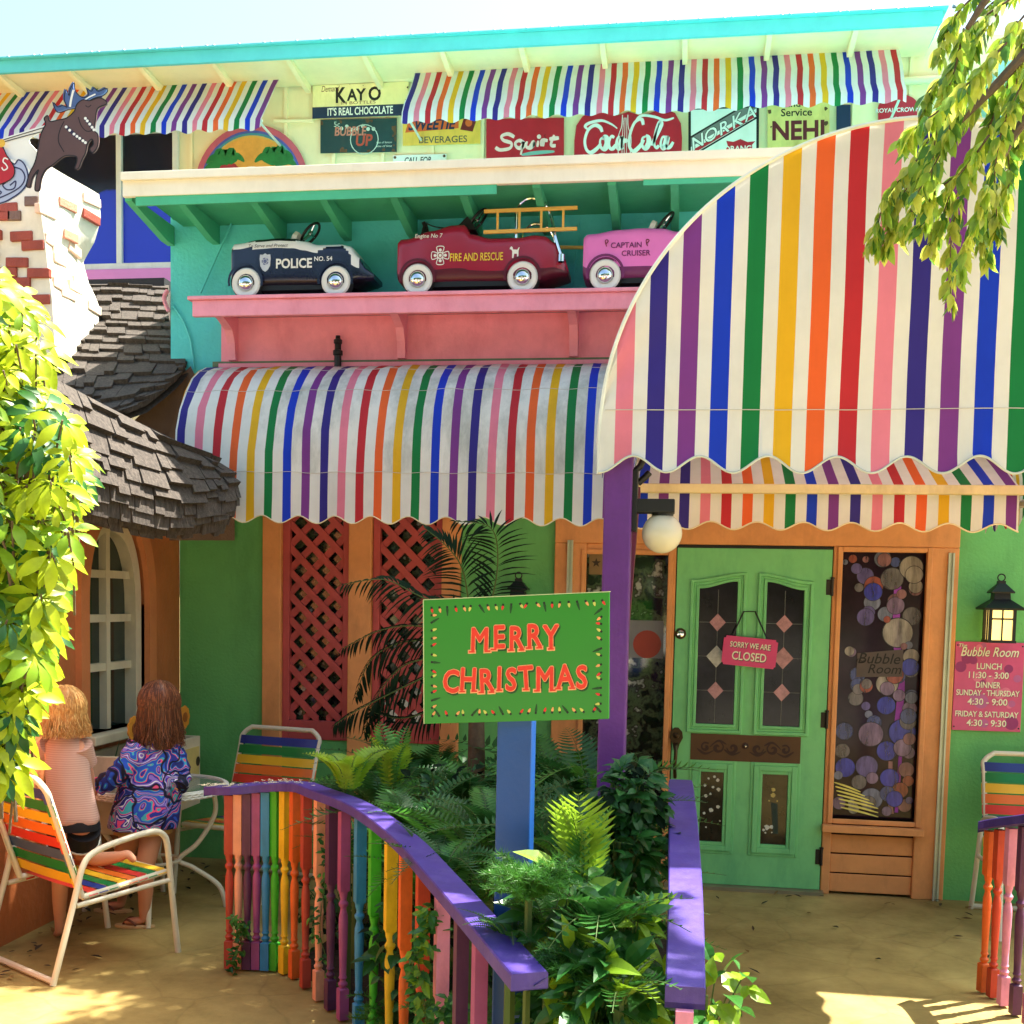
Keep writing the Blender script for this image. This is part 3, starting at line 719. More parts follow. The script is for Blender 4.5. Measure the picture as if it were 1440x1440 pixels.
for k, f_ in enumerate((.2, .36, .52, .68, .84)):
    a = bY0 + (bY1 - bY0) * f_; g = MB(); c = CF(a, .97 + .03 * (k % 2), .23)
    for j in range(9):
        an = j * 2 * math.pi / 9
        d = Vector((.3, math.cos(an), math.sin(an))); p = c + d * .045
        g.lathe([(0, -.006), (.026, -.004), (.026, .004), (0, .006)], p, (0, 1, 0), (0, 0, 1), 8, 0)
    g.lathe([(0, -.01), (.03, -.008), (.03, .012), (0, .015)], c + Vector((.01, 0, 0)), (0, 1, 0), (0, 0, 1), 12, 1)
    g.tube([c, CF(a, .8, .22)], .006, 5, 2)
    g.build('flower', [mat('flower_orange', (214, 140, 46)), mat('flower_core', (150, 84, 34)), mat('green_cutout', (30, 96, 46))], FB)

def shakes(mb, S, nu, nv, jit=.25, th=.02, lap=1.5, mi=0):
    """courses of wooden shakes over a surface S(u,v), v running down the slope"""
    for j in range(nv):
        u = -rnd.random() / nu
        v0, v1 = j / nv, (j + 1) / nv
        while u < 1:
            du = (1 + (rnd.random() - .5) * jit * 2.4) / nu
            a, b = max(u, 0) + .001, min(u + du, 1) - .0015
            u += du
            if b - a < .003: continue
            vt = v0 - (lap - 1) / nv; vb = v1 + (rnd.random() - .5) * .6 / nv; h = th * (.8 + rnd.random() * .9)
            P = []
            for uu in (a, b):
                for vv, ht in ((vt, .004), (vb, .006 + h)):
                    vc = max(0, vv); p = S(uu, vc); e = .01
                    nrm = (S(min(uu + e, 1), vc) - S(max(uu - e, 0), vc)).cross(S(uu, min(vc + e, 1)) - S(uu, max(vc - e, 0))) * -1
                    if nrm.length < 1e-9: nrm = Vector((0, 0, 1))
                    nrm.normalize()
                    if vv > 1: p = p + (S(uu, 1) - S(uu, .95)) * ((vv - 1) / .05)
                    P += [p + nrm * (ht - .003 if vv == vt else .003), p + nrm * ht]
            # order: a-top low/high, a-bot low/high, b-top low/high, b-bot low/high
            mb.add(P, [(1, 3, 7, 5), (2, 6, 7, 3), (0, 1, 5, 4), (0, 2, 3, 1), (4, 5, 7, 6), (0, 4, 6, 2)], mi)
def bil(G):
    G = [[Vector(p) for p in row] for row in G]
    def cat(a, b, c, d, t): return .5 * ((2 * b) + (c - a) * t + (2 * a - 5 * b + 4 * c - d) * t * t + (3 * b - a - 3 * c + d) * t ** 3)
    def line(P, t):
        m = len(P) - 1; x = min(max(t, 0), 1) * m; i = min(int(x), m - 1); f = x - i
        return cat(P[max(i - 1, 0)], P[i], P[i + 1], P[min(i + 2, m)], f)
    return lambda u, v: line([line(r, u) for r in G], v)
# upper roof plane
def up(px, py, Y): return at(px, py, Y)
UR = [[up(-60, 402, .95), up(60, 402, .95), up(150, 399, .95), up(238, 402, .95)],
      [up(-60, 455, .5), up(60, 452, .5), up(150, 452, .5), up(239, 455, .5)],
      [up(-60, 510, .02), up(60, 510, .02), up(150, 512, .02), up(264, 514, -.03)],
      [up(-60, 600, -.75), up(60, 600, -.7), up(125, 598, -.6), up(205, 572, -.42)]]
S1 = bil(UR)
g = MB(); shakes(g, S1, 13, 15, th=.024, jit=.4); g.grid([[S1(u / 20, v / 20) + Vector((0, .02, -.03)) for u in range(21)] for v in range(21)])
g.build('roof', SHINGLE, COT)
g = MB(); g.box(-5.5, at(238, 400, 1).x, .92, 1.3, at(150, 408, .95).z - .2, at(150, 398, .95).z + .02); g.build('roof_ridge', mat('tar_felt', (34, 34, 40), rough=.7, bump=.4), COT)
# rolled lower eave
LR = [[at(-20, 492, -2.1), at(60, 525, -1.75), at(150, 572, -1.35), at(235, 615, -.95), at(300, 645, -.68)],
      [at(-40, 560, -2.2), at(60, 588, -1.9), at(155, 624, -1.48), at(250, 655, -1.05), at(326, 668, -.72)],
      [at(-40, 625, -2.25), at(60, 648, -1.95), at(158, 676, -1.55), at(258, 700, -1.12), at(336, 692, -.78)],
      [at(-40, 668, -2.2), at(60, 692, -1.92), at(155, 716, -1.55), at(250, 735, -1.15), at(326, 722, -.8)],
      [at(-30, 690, -2.05), at(66, 712, -1.8), at(158, 738, -1.46), at(242, 752, -1.1), at(308, 747, -.82)]]
S2 = bil(LR)
g = MB(); shakes(g, S2, 16, 9, th=.026, lap=1.5, jit=.6)
Gd = [[S2(u / 24, v / 20) for u in range(25)] for v in range(21)]
g.grid(Gd)
back = [[p + Vector((-.5, .18, .1 if v < 10 else .15)) for p in row] for v, row in enumerate(Gd)]
g.grid([Gd[0], back[0]]); g.grid([Gd[-1], [p + Vector((-.45, .1, .06)) for p in Gd[-1]]])
g.grid([[r[-1] for r in Gd], [S1(.9, 1) + Vector((.0, .1, -.05 - .02 * k)) for k in range(len(Gd))]])
g.build('roof', SHINGLE, COT)
# shadowed gable wall between the roofs
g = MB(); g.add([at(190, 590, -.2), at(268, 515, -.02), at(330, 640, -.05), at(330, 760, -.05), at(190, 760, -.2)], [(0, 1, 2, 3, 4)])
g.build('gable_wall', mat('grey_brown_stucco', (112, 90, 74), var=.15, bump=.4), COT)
# chimney: warped stucco stack with loose bricks
CH = MB()
def chx(z):   # right-hand corner line and right outline of the stack, from the photo
    return z
prof = [(-70, 50, 140, 222, 242), (-70, 54, 141, 262, 262), (-70, 58, 132, 300, 292), (-70, 62, 118, 330, 325), (-70, 66, 124, 362, 355), (-70, 70, 137, 395, 388), (-70, 73, 139, 420, 410), (-70, 75, 136, 452, 440), (-70, 77, 140, 500, 482)]
rows = []
for l, c, r, py, pr in prof:
    p0, p1 = at(l, py + 6, -.18), at(c, py, -.2); p2 = at(r, pr, .45)
    zz = p1.z
    rows.append([Vector((p0.x, p0.y, zz)), p1, Vector((p2.x, .45, zz + (.02 if rows else .0))), Vector((p0.x, .45, zz))])
N_ = 4
fine = []
S3 = bil(rows)
CHM = mat('white_stucco', (224, 216, 200), var=.06, bump=.7, bscale=14, dirt=(170, 160, 140), damt=.35, dscale=4)
rr_ = spline([Vector((i, 0, 0)) for i in range(len(rows))], 4)
for i in range(29):
    v = i / 28; x = v * (len(rows) - 1); k = min(int(x), len(rows) - 2); f = x - k; f = f * f * (3 - 2 * f)
    q = [rows[k][j].lerp(rows[k + 1][j], f) for j in range(4)]; row = []
    for j in range(4):
        for s_ in range(8):
            p = q[j].lerp(q[(j + 1) % 4], s_ / 8)
            d = noise.noise(p * 5) * .012; c = (q[0] + q[2]) / 2; o_ = (p - c); o_.z = 0
            row.append(p + o_.normalized() * d)
    fine.append(row)
CH.grid(fine, wrap=True)
top = fine[0]; cen = sum(top, Vector()) / len(top) + Vector((0, 0, .03))
CH.add(top + [cen], [(i, (i + 1) % len(top), len(top)) for i in range(len(top))])
chim = CH.build('chimney', CHM, COT, smooth=50); chim['label'] = 'crooked white stucco chimney studded with red bricks'
g = MB(); BR = [mat('red_brick', (150, 66, 52), var=.25, bump=.5), mat('dark_brick', (110, 84, 74), var=.3, bump=.5), mat('salmon_brick', (196, 134, 110), var=.2, bump=.5), mat('pale_brick', (222, 190, 168), var=.15, bump=.5)]
def brick(c, U, V, N, l=.14, h=.055, mi=0, rot=0):
    U, V, N = Vector(U).normalized(), Vector(V).normalized(), Vector(N).normalized()
    U2 = U * math.cos(rot) + V * math.sin(rot); V2 = V * math.cos(rot) - U * math.sin(rot)
    M = frame(c, U2, V2, N); g.fbox(M, -l / 2, l / 2, -h / 2, h / 2, -.03, .008, mi)
for px, py, mi, l in ((12, 292, 0, .12), (6, 303, 0, .09), (20, 303, 1, .09), (44, 283, 1, .09), (30, 332, 0, .15), (46, 345, 0, .15), (24, 369, 0, .15), (10, 383, 0, .13), (54, 384, 0, .15), (30, 397, 0, .12), (58, 421, 0, .12), (15, 420, 0, .13), (-14, 330, 0, .15), (-20, 360, 0, .15)):
    brick(at(px, py, -.205), (1, 0, 0), (0, 0, 1), (0, -1, 0), l, .06, mi, (rnd.random() - .5) * .08)
def right_face(s_, py):
    v = (py - 222) / 278; x = min(max(v, 0), 1) * (len(rows) - 1); k = min(int(x), len(rows) - 2); f = x - k
    a = rows[k][1].lerp(rows[k + 1][1], f); b = rows[k][2].lerp(rows[k + 1][2], f)
    d = b - a; return a.lerp(b, s_), d
for s_, py, mi in ((.85, 238, 2), (.45, 262, 0), (.85, 262, 0), (.55, 302, 0), (.7, 318, 2), (.15, 330, 2), (.1, 285, 2), (.3, 352, 2), (.3, 340, 2), (.7, 372, 2), (.2, 395, 2), (.35, 405, 2), (.9, 408, 2), (.55, 385, 2)):
    mi = 3 if mi == 2 else (2 if s_ < .6 else mi)  # right face takes the paler brick colours
    p, d = right_face(s_, py); brick(p + Vector((.004, 0, 0)), d, (0, 0, 1), d.cross(Vector((0, 0, 1))), .19, .06, mi, (rnd.random() - .5) * .12)
g.build('bricks', BR, chim, bevel=.006)

# ---- painted plywood cut-outs over the chimney
RDB, BLKP, BLUP, WHT, REDP, GREYB = mat('brown_plywood_paint', (86, 62, 62), var=.1), mat('black_outline_paint', (20, 16, 18)), mat('slate_blue_paint', (70, 92, 140), var=.15), mat('white_sign_paint', (226, 226, 222), var=.04), mat('red_sign_paint', (176, 34, 48), var=.08), mat('pale_blue_paint', (165, 175, 205), var=.05)
cY = -.42
def pxM(Y, w0=0): return lambda u, v, w=0: at(u, v, Y) + Vector((0, -w - w0, 0))
def cutout(mb, pts, Y, th, mi, w=0, n=5):
    P = [(p.x, p.y) for p in spline([(a, b, 0) for a, b in pts], n, True)]
    mb.prism(P, pxM(Y), w, w + th, mi)
def outline(mb, pts, Y, wpx, mi, w, closed=True, n=5): mb.stroke(pts, pxM(Y), wpx, mi, w, n, closed)
DEER = [(141, 139), (150, 143), (151, 148), (139, 154), (136, 170), (134, 184), (139, 190), (140, 200), (138, 209), (132, 216), (128, 211), (133, 204), (131, 197), (125, 203), (122, 216), (117, 226), (112, 238), (107, 238), (110, 228), (108, 221), (92, 221), (76, 233), (66, 240), (60, 252), (57, 268), (51, 268), (53, 250), (56, 240), (48, 250), (44, 264), (39, 262), (43, 246), (50, 232), (54, 218), (57, 200), (61, 186), (66, 176), (64, 168), (69, 164), (72, 172), (84, 170), (96, 167), (106, 158), (110, 148), (118, 142), (128, 143)]
t = thing('reindeer_cutout', at(100, 255, cY), 'brown plywood reindeer with blue antlers leaping over the chimney', 'reindeer cutout')
g = MB(); cutout(g, DEER, cY, .014, 0); g.build('body', RDB, t)
g = MB()
outline(g, DEER, cY, 1.6, 0, .0148)
for s_ in ([(92, 172), (86, 185), (84, 200), (92, 215)], [(112, 166), (116, 178), (124, 186), (134, 184)], [(122, 150), (126, 152), (130, 149)]): outline(g, s_, cY, 1.2, 0, .0149, False)
g.build('outline', BLKP, t)
ANT = [(116, 148), (106, 152), (96, 154), (84, 158), (78, 155), (75, 144), (81, 150), (88, 148), (94, 150), (90, 140), (92, 126), (97, 134), (98, 126), (104, 116), (105, 126), (111, 134), (118, 137), (124, 133), (122, 124), (128, 128), (132, 123), (138, 128), (148, 124), (151, 128), (145, 134), (134, 137), (124, 142)]
g = MB(); cutout(g, ANT, cY + .016, .012, 0); outline(g, ANT, cY, 1.3, 1, -.0028); 
outline(g, [(98, 150), (100, 138), (103, 126)], cY, 3, 2, -.0026, False); outline(g, [(112, 146), (122, 138), (134, 132)], cY, 2, 2, -.0026, False)
g.build('antlers', [BLUP, BLKP, WHT], t)
g = MB()
for P in ([(95, 180), (106, 190), (114, 196), (122, 202)], [(122, 168), (128, 176), (134, 184)]):
    outline(g, P, cY, 5, 0, .0152, False)
    for q in spline([(a, b, 0) for a, b in P], 2): g.disc(pxM(cY), q.x, q.y, 2.1, .0156, 8, 1)
g.build('harness', [mat('navy_paint', (34, 34, 66)), WHT], t)
t = thing('sleigh_cutout', at(10, 280, cY + .05), 'plywood sleigh cut-out with red sack marked S and pale runner', 'sleigh cutout')
SL = [(-40, 190), (-5, 198), (4, 204), (12, 222), (22, 232), (28, 226), (36, 232), (41, 246), (40, 258), (32, 270), (18, 280), (2, 287), (-40, 296)]
g = MB(); cutout(g, SL, cY, .014, 0); g.build('panel', GREYB, t)
g = MB(); BAG = [(-30, 205), (2, 206), (12, 220), (22, 236), (22, 248), (14, 256), (-2, 262), (-30, 266)]
cutout(g, BAG, cY, .004, 0, .0145); outline(g, BAG, cY, 1.5, 1, .019)
outline(g, [(14, 226), (9, 224), (7, 229), (11, 233), (13, 238), (8, 241), (5, 237)], cY, 1.8, 2, .0195, False)
g.disc(pxM(cY), 4, 203, 6, .0192, 16, 3)
g.build('sack', [REDP, BLKP, WHT, mat('gold_sign_paint', (214, 170, 60))], t)
g = MB()
outline(g, SL, cY, 2.0, 0, .0147)
for P in ([(20, 236), (32, 240), (37, 252), (28, 266), (0, 280), (-30, 288)], [(16, 262), (24, 256), (22, 266), (12, 268), (6, 262), (10, 258)], [(-2, 268), (4, 272), (-4, 277), (-12, 272)]): outline(g, P, cY, 2.0, 0, .0152, False)
g.build('outline', mat('dark_blue_outline', (44, 44, 84)), t)
t = thing('rein_cutout', at(40, 195, cY), 'white painted plywood reins between sleigh and reindeer', 'reins cutout')
g = MB(); RN = [(0, 196), (30, 186), (62, 176), (96, 170), (62, 183), (40, 196), (50, 210), (54, 220), (44, 238), (36, 232), (28, 226), (12, 222), (4, 204)]
cutout(g, RN, cY, .01, 0, -.012, 3)
for P in ([(4, 197), (40, 186), (94, 170)], [(4, 200), (44, 189), (90, 178)]): outline(g, P, cY, 1.3, 1, .001, False)
g.build('panel', [WHT, BLKP], t)

# ================================================================ AWNINGS
FAB = {}
for k, c in dict(w=(228, 227, 220), n=(52, 42, 132), p=(124, 58, 140), b=(22, 58, 196), g=(20, 122, 62), y=(228, 176, 30), o=(232, 100, 44), r=(190, 44, 52), k=(228, 128, 150)).items():
    FAB[k] = mat('canvas_' + {'w': 'white', 'n': 'navy', 'p': 'purple', 'b': 'blue', 'g': 'green', 'y': 'yellow', 'o': 'orange', 'r': 'red', 'k': 'pink'}[k], c, rough=.6, var=.05, trans=.25, dirt=tuple(int(x * .75) for x in c), damt=.25, dscale=3, spec=.25)
    FAB[k + 'd'] = mat('mildewed_canvas_' + k, c, rough=.6, var=.07, trans=.2, dirt=(118, 128, 118) if k == 'w' else tuple(int(x * .7) for x in c), damt=.9 if k == 'w' else .4, dscale=2.2, spec=.25)
KEYS = 'wnpbgyorknpbg'
PAL = ['w', 'n', 'p', 'b', 'g', 'y', 'o', 'r', 'k']
FM = [FAB[k] for k in PAL]; FMD = [FAB[k + 'd'] for k in PAL]
def columns(x0, x1, first, pitch, wd, order, k0):
    """breakpoints x and colour per column"""
    xs = [x0]; cs = []; k = 0; c = first
    while c - wd / 2 < x1:
        a, b = max(c - wd / 2, x0), min(c + wd / 2, x1)
        if b > x0:
            if a > xs[-1] + 1e-5: xs.append(a); cs.append(0)
            xs.append(b); cs.append(PAL.index(order[(k + k0) % len(order)]))
        k += 1; c += pitch
    if xs[-1] < x1 - 1e-5: xs.append(x1); cs.append(0)
    X_, C_ = [xs[0]], []
    for i in range(len(cs)):
        m = 3
        for q in range(1, m + 1): X_.append(xs[i] + (xs[i + 1] - xs[i]) * q / m); C_.append(cs[i])
    return X_, C_
ASC = 'kroygbpn'
# lower barrel awning
AW = thing('barrel_awning', (-1.7, 0, 2.1), 'mildewed rainbow striped barrel awning over the lattice windows', 'awning')
ax0, ax1 = at(302, 516, 0).x, -.42
xs, cs = columns(ax0, ax1, ax0 + .035, .1085, .048, ASC, 7)
prof = [(-.02, 3.13)] + [(-.02 - .56 * math.sin(R_(a)), 2.42 + .70 * math.cos(R_(a)) ** .9) for a in (12, 24, 36, 48, 60, 72, 82, 90)]
def sag(x, i): return (.008 * math.sin(x * 9 + i) + .016 * noise.noise(Vector((x * 4, i * .8, 3)))) * (0 if i == 0 else 1)
Pg = [[Vector((x, y + sag(x, i), z + .004 * math.sin(x * 23 + i * 2))) for x in xs] for i, (y, z) in enumerate(prof)]
g = MB(); g.grid(Pg, lambda i, j: cs[j]); can = g.build('canopy_fabric', FMD, AW, smooth=30, fix=False)
g = MB(); top = Pg[-1]
def scal(x, x0, per, amp): return amp * math.cos(2 * math.pi * (x - x0) / per)
val = [top, [Vector((p.x, p.y - .004, 2.28 + 0 * p.x)) for p in top], [Vector((p.x, p.y - .008 + .006 * math.sin(p.x * 30), 2.152 - scal(p.x, at(344, 735, -.58).x, .217, .022))) for p in top]]
g.grid(val, lambda i, j: cs[j]); g.build('valance', FM, AW, smooth=30, fix=False)
g = MB(); g.tube([p + Vector((0, -.002, 0)) for p in val[-1]], .0035, 5); g.build('piping', mat('cream_piping', (220, 205, 165)), AW, smooth=40)
SEAM = mat('seam_thread', (196, 192, 182))
for i_ in (2, 4, 8):
    g = MB(); g.tube([p + Vector((0, -.001, .001)) for p in Pg[i_]], .0015, 4); g.build('seam', SEAM, AW, fix=False)
g = MB(); e = [(ax0 - .001, y, z) for y, z in prof]; g.add(e + [(ax0 - .001, -.02, 2.15), (ax0 - .001, -.58, 2.15)][::-1], [tuple(range(len(e) + 2))]); g.build('side_panel', FAB['y'], AW, fix=False)
# thin green flashing above the awning
g = MB(); g.box(ax0, -.42, -.035, -.001, 3.132, 3.165); g.build('awning_flashing', mat('mossy_flashing', (96, 120, 90), var=.3), BLD)

# awnings under the upper eave
def upper(name, label, xL, xR, order, k0, first, slope):
    t = thing(name, ((xL + xR) / 2, 2.3, 5.4), label, 'awning', 'striped awnings under the upper eave')
    xs, cs = columns(xL, xR, first, .0882, .043, order, k0)
    R0 = [Vector((x, 2.5, 6.085)) for x in xs]
    rows_ = []
    for q in range(7):
        f = q / 6
        rows_.append([Vector((x + .012 * noise.noise(Vector((x * 2, f * 3, 1))), 2.5 - .5 * f, 6.085 - .6 * f + .012 * noise.noise(Vector((x * 3, f * 2, 7))))) for x in xs])
    last = [Vector((p.x, p.y - .012 + .01 * math.sin(p.x * 26), p.z - .085 + .012 * math.cos(2 * math.pi * p.x / .18))) for p in rows_[-1]]
    g = MB(); g.grid(rows_ + [last], lambda i, j: cs[j]); g.build('canopy_fabric', FM, t, smooth=40, fix=False)
    g = MB(); g.tube([(xL, 2.015, 5.472), (xR, 2.015, 5.472)], .012, 6); 
    for x in (xL + .03, xR - .03): g.tube([(x, 2.53, 5.47), (x, 2.01, 5.47)], .01, 6)
    g.build('rod_frame', WHITE, t, smooth=40)
    return t
xa = at(577, 130, 2.25).x
upper('striped_awning', 'long rainbow striped awning under the eave above the row of old drink signs', xa, at(1268, 100, 2.25).x, ASC, 7, xa + .03, 1)
xb = at(384, 135, 2.25).x
n_ = int((xb + 6.6) / .0882)
upper('striped_awning', 'rainbow striped awning under the eave above the blue window', xb - .0882 * n_ - .05, xb, ASC, (6 - n_) % 8, xb - .0882 * n_ - .03, 1)

# entrance canopy: barrel vault running out from the wall
EC = thing('entrance_canopy', (.68, -3.2, 0), 'large rainbow striped barrel canopy with arched front over the entrance', 'canopy')
cYf = -3.2; cX = .68; cR = .965; cZ = 2.255
DES = 'knpbgyor'
def XC(px): return at(px, 500, cYf).x
pitch = (XC(1387) - XC(925)) / 10
xs, cs = columns(cX - cR, cX + cR, XC(880), pitch, .0555, DES, 0)
def arcz(x): return cZ + math.sqrt(max(cR * cR - (x - cX) ** 2, 0)) * .985
extra = []
rows_ = []
for q in range(9):
    f = q / 8
    rows_.append([Vector((x, cYf + .008 * noise.noise(Vector((x * 2.5, f * 3, 2))), arcz(x) + (cZ - .0 - arcz(x)) * f)) for x in xs])
# refine the steep ends so the arch stays round
def refine(xs, cs):
    X2, C2 = [xs[0]], []
    for i in range(len(cs)):
        m = 6 if (i < 9 or i > len(cs) - 10) else 2
        for k in range(1, m + 1): X2.append(xs[i] + (xs[i + 1] - xs[i]) * k / m); C2.append(cs[i])
    return X2, C2
xs, cs = refine(xs, cs)
ths = None
rows_ = []
for q in range(9):
    f = q / 8
    rows_.append([Vector((x, cYf + .022 * noise.noise(Vector((x * 2.2, f * 2.5, 2))) + .006 * noise.noise(Vector((x * 9, f * 2, 5))), arcz(x) + (cZ + .075 - arcz(x)) * f)) for x in xs])
seamz = at(1100, 576, cYf).z
for q in range(9):
    f = q / 8
    for j, x in enumerate(xs): rows_[q][j].z = arcz(x) + (min(seamz, arcz(x)) - arcz(x)) * f
g = MB(); g.grid(rows_, lambda i, j: cs[j]); g.build('front_panel', FM, EC, smooth=40, fix=False)
g = MB(); g.tube([p + Vector((0, -.002, 0)) for p in rows_[-1] if abs(p.x - cX) < cR * .985], .0015, 4); g.build('seam', SEAM, EC, fix=False)
g = MB()
sx = at(1031, 665, cYf).x
v1 = [Vector((p.x, p.y - .006, cZ - .06)) for p in rows_[-1]]
v2 = [Vector((p.x, p.y - .012 + .008 * math.sin(p.x * 20), 2.16 - .026 * math.cos(2 * math.pi * (p.x - sx) / .2115))) for p in rows_[-1]]
g.grid([rows_[-1], v1, v2], lambda i, j: cs[j]); g.build('front_valance', FM, EC, smooth=40, fix=False)
g = MB(); g.tube([p + Vector((0, -.003, 0)) for p in v2], .004, 5); g.build('valance_piping', mat('grey_piping', (190, 195, 185)), EC, smooth=40)
g = MB(); g.tube([Vector((x, cYf - .004, arcz(x) + .002)) for x in xs], .007, 6); g.tube([(cX - cR, cYf - .004, z) for z in (2.13, 2.26)], .007, 6); g.build('arch_piping', mat('pale_piping', (222, 226, 215)), EC, smooth=40)
g = MB(); g.tube([Vector((x, cYf + .03, arcz(x) - .03)) for x in xs], .014, 6); g.build('arch_frame', WHITE, EC, smooth=40)
# vault fabric with stripes across the ribs
ny = int(3.0 / .054)
rowsv = []; csv = []
for i in range(ny + 1):
    y = cYf + .004 + i * .054
    rowsv.append([Vector((cX - cR * math.cos(math.pi * k / 28), y, cZ + cR * .985 * math.sin(math.pi * k / 28))) for k in range(29)])
    csv.append(0 if i % 2 == 0 else PAL.index(DES[(i // 2) % 8]))
g = MB(); g.grid(rowsv, lambda i, j: csv[i]); g.build('vault_fabric', FM, EC, smooth=40, fix=False)
for sgn in (-1, 1):
    g = MB(); e = []
    for i in range(ny * 3 + 1):
        y = cYf + .004 + i * .018
        e.append((y, csv[min(i // 3, ny - 1)]))
    x = cX + sgn * (cR + .002)
    G_ = [[Vector((x, y, cZ)) for y, c in e], [Vector((x, y, 2.16 - .026 * math.cos(2 * math.pi * y / .216))) for y, c in e]]
    g.grid(G_, lambda i, j: e[j][1]); g.build('side_valance', FM, EC, fix=False)
    g = MB(); g.tube([(cX + sgn * (cR - .02), cYf + .02, cZ - .02), (cX + sgn * (cR - .02), -.05, cZ - .02)], .02, 6); g.build('side_rail', WHITE, EC)
# purple posts
def post(x, y, name='post'):
    g = MB(); g.box(x - .045, x + .045, y - .045, y + .045, .0, 2.26); return g.build(name, PURPLE, EC, bevel=.006)
post(at(866, 850, cYf + .05).x, cYf + .05); post(cX + cR - .05, cYf + .05)
g = MB(); a, b = at(896, 668, -3.0), at(881, 850, -3.0)
g.bar(at(895, 690, -2.6), at(868, 1010, -3.05), .03, .05, (0, 1, 0)); g.build('brace', mat('maroon_paint', (96, 34, 58)), EC)
# globe lamp on the post
GL = thing('globe_lamp', at(930, 749, -3.12), 'white globe lamp under a black bracket on the purple post', 'lamp')
c = at(931, 750, -3.12); g = MB()
g.lathe([(.066 * math.sin(math.pi * k / 16), .066 * -math.cos(math.pi * k / 16)) for k in range(17)], c, n=32)
g.build('globe', mat('opal_glass', (232, 226, 205), rough=.12, var=.03, trans=.3, spec=.5), GL, smooth=60)
g = MB(); p = at(892, 700, -3.12)
g.box(p.x - .02, p.x + .012, -3.17, -3.1, at(892, 748, -3.12).z, at(892, 662, -3.12).z)
g.box(p.x - .01, at(949, 712, -3.12).x, -3.165, -3.085, at(930, 722, -3.12).z, at(930, 703, -3.12).z)
g.lathe([(.035, 0), (.035, .02), (.03, .03), (0, .03)], (c.x, c.y, c.z + .052), n=16)
for pp in ([(893, 662), (900, 656), (908, 640)], [(897, 680), (906, 672), (914, 664)]): g.tube([at(*q, -3.1) for q in pp], .012, 6)
g.build('bracket', BLACK, GL, bevel=.003)

# inner retractable awning above the door
IA = thing('inner_awning', (.6, -.6, 2.1), 'retractable rainbow striped awning with scalloped edge right above the green door', 'awning')
ix0, ix1 = at(886, 700, -1.2).x, at(1432, 700, -1.2).x
pi_ = (at(1361, 720, -1.2).x - at(962, 720, -1.2).x) / 13.33
fx = at(962, 720, -1.2).x
pi_ = (at(1357, 720, -1.2).x - fx) / 13
xs, cs = columns(ix0, ix1, fx - 3 * pi_, pi_, pi_ * .48, ASC, 4)
b0, b1 = 2.285, 2.08
rws = [[Vector((x, -.05 - 1.15 * f, 2.8 - .5 * f + .006 * math.sin(x * 11 + f * 5))) for x in xs] for f in (0, .2, .4, .6, .8, 1)]
g = MB(); g.grid(rws, lambda i, j: cs[j]); g.build('canopy_fabric', FM, IA, smooth=30, fix=False)
s0 = at(1031, 745, -1.2).x; per = (at(1366, 748, -1.2).x - s0) / 5
vv = [[Vector((x, -1.215, 2.262)) for x in xs], [Vector((x, -1.22, 2.18)) for x in xs], [Vector((x, -1.222 + .008 * math.sin(x * 24), 2.1 - .02 * math.cos(2 * math.pi * (x - s0) / per))) for x in xs]]
g = MB(); g.grid(vv, lambda i, j: cs[j]); g.build('valance', FM, IA, smooth=30, fix=False)
g = MB(); g.tube([p + Vector((0, -.003, 0)) for p in vv[-1]], .004, 5); g.build('piping', mat('cream_piping', (220, 205, 165)), IA)
g = MB(); g.box(ix0, ix1 + .02, -1.25, -1.19, 2.255, 2.3); bar = g.build('front_bar', mat('ivory_bar', (214, 198, 150), var=.1, dirt=(120, 100, 60), damt=.5), IA, bevel=.006)
for x in (ix0 + .02, ix1 - .02):
    g = MB(); g.bar((x, -1.22, 2.27), (x, -.6, 2.35), .035, .03); g.bar((x, -.6, 2.35), (x - .1, -.03, 2.3), .035, .03); g.lathe([(.0, -.03), (.035, -.03), (.035, .03), (0, .03)], (x, -.6, 2.35), n=12); g.build('folding_arm', BLACK, IA)
# ================================================================ SIGNS on the upper wall
SY = UY - .03
GSIGN = 'old enamel drink signs on the upper wall'
def sp(px, py, Y=None): return at(px, py, SY if Y is None else Y)
def sign_panel(name, label, px0, py0, px1, py1, m, group=GSIGN, rust=None, slant=0):
    """rectangular tin sign through two corners; slant lifts the right end"""
    a = sp(px0, py1); b = sp(px1, py1 - slant); c = sp(px0, py0)
    O = a; U = (b - a); V = (c - a); W_, H_ = U.length, V.length
    t = thing(name, a, label, 'sign', group)
    M = frame(O, U, V, (0, -1, 0))
    g = MB(); g.fbox(M, 0, W_, 0, H_, 0, .012); o = g.build('panel', m, t, bevel=.003)
    return t, M, W_, H_, o
INK = mat('sign_black', (26, 22, 24)); CRM = mat('sign_cream', (238, 222, 160), var=.08, dirt=(170, 140, 80), damt=.4, dscale=6)
NAVY = mat('sign_navy', (26, 44, 74), var=.1); RED = mat('sign_red', (190, 40, 52), var=.08, rough=.3, dirt=(140, 30, 40), damt=.3); SWH = mat('sign_white', (232, 230, 222), var=.04, rough=.35, dirt=(180, 165, 130), damt=.2)
BRN = mat('sign_brown', (110, 34, 34)); YLS = mat('sign_yellow', (232, 186, 78), var=.08, dirt=(150, 110, 40), damt=.4, dscale=8); ORS = mat('sign_orange', (214, 96, 44))
RUST = mat('sign_rust', (96, 66, 40), var=.4)
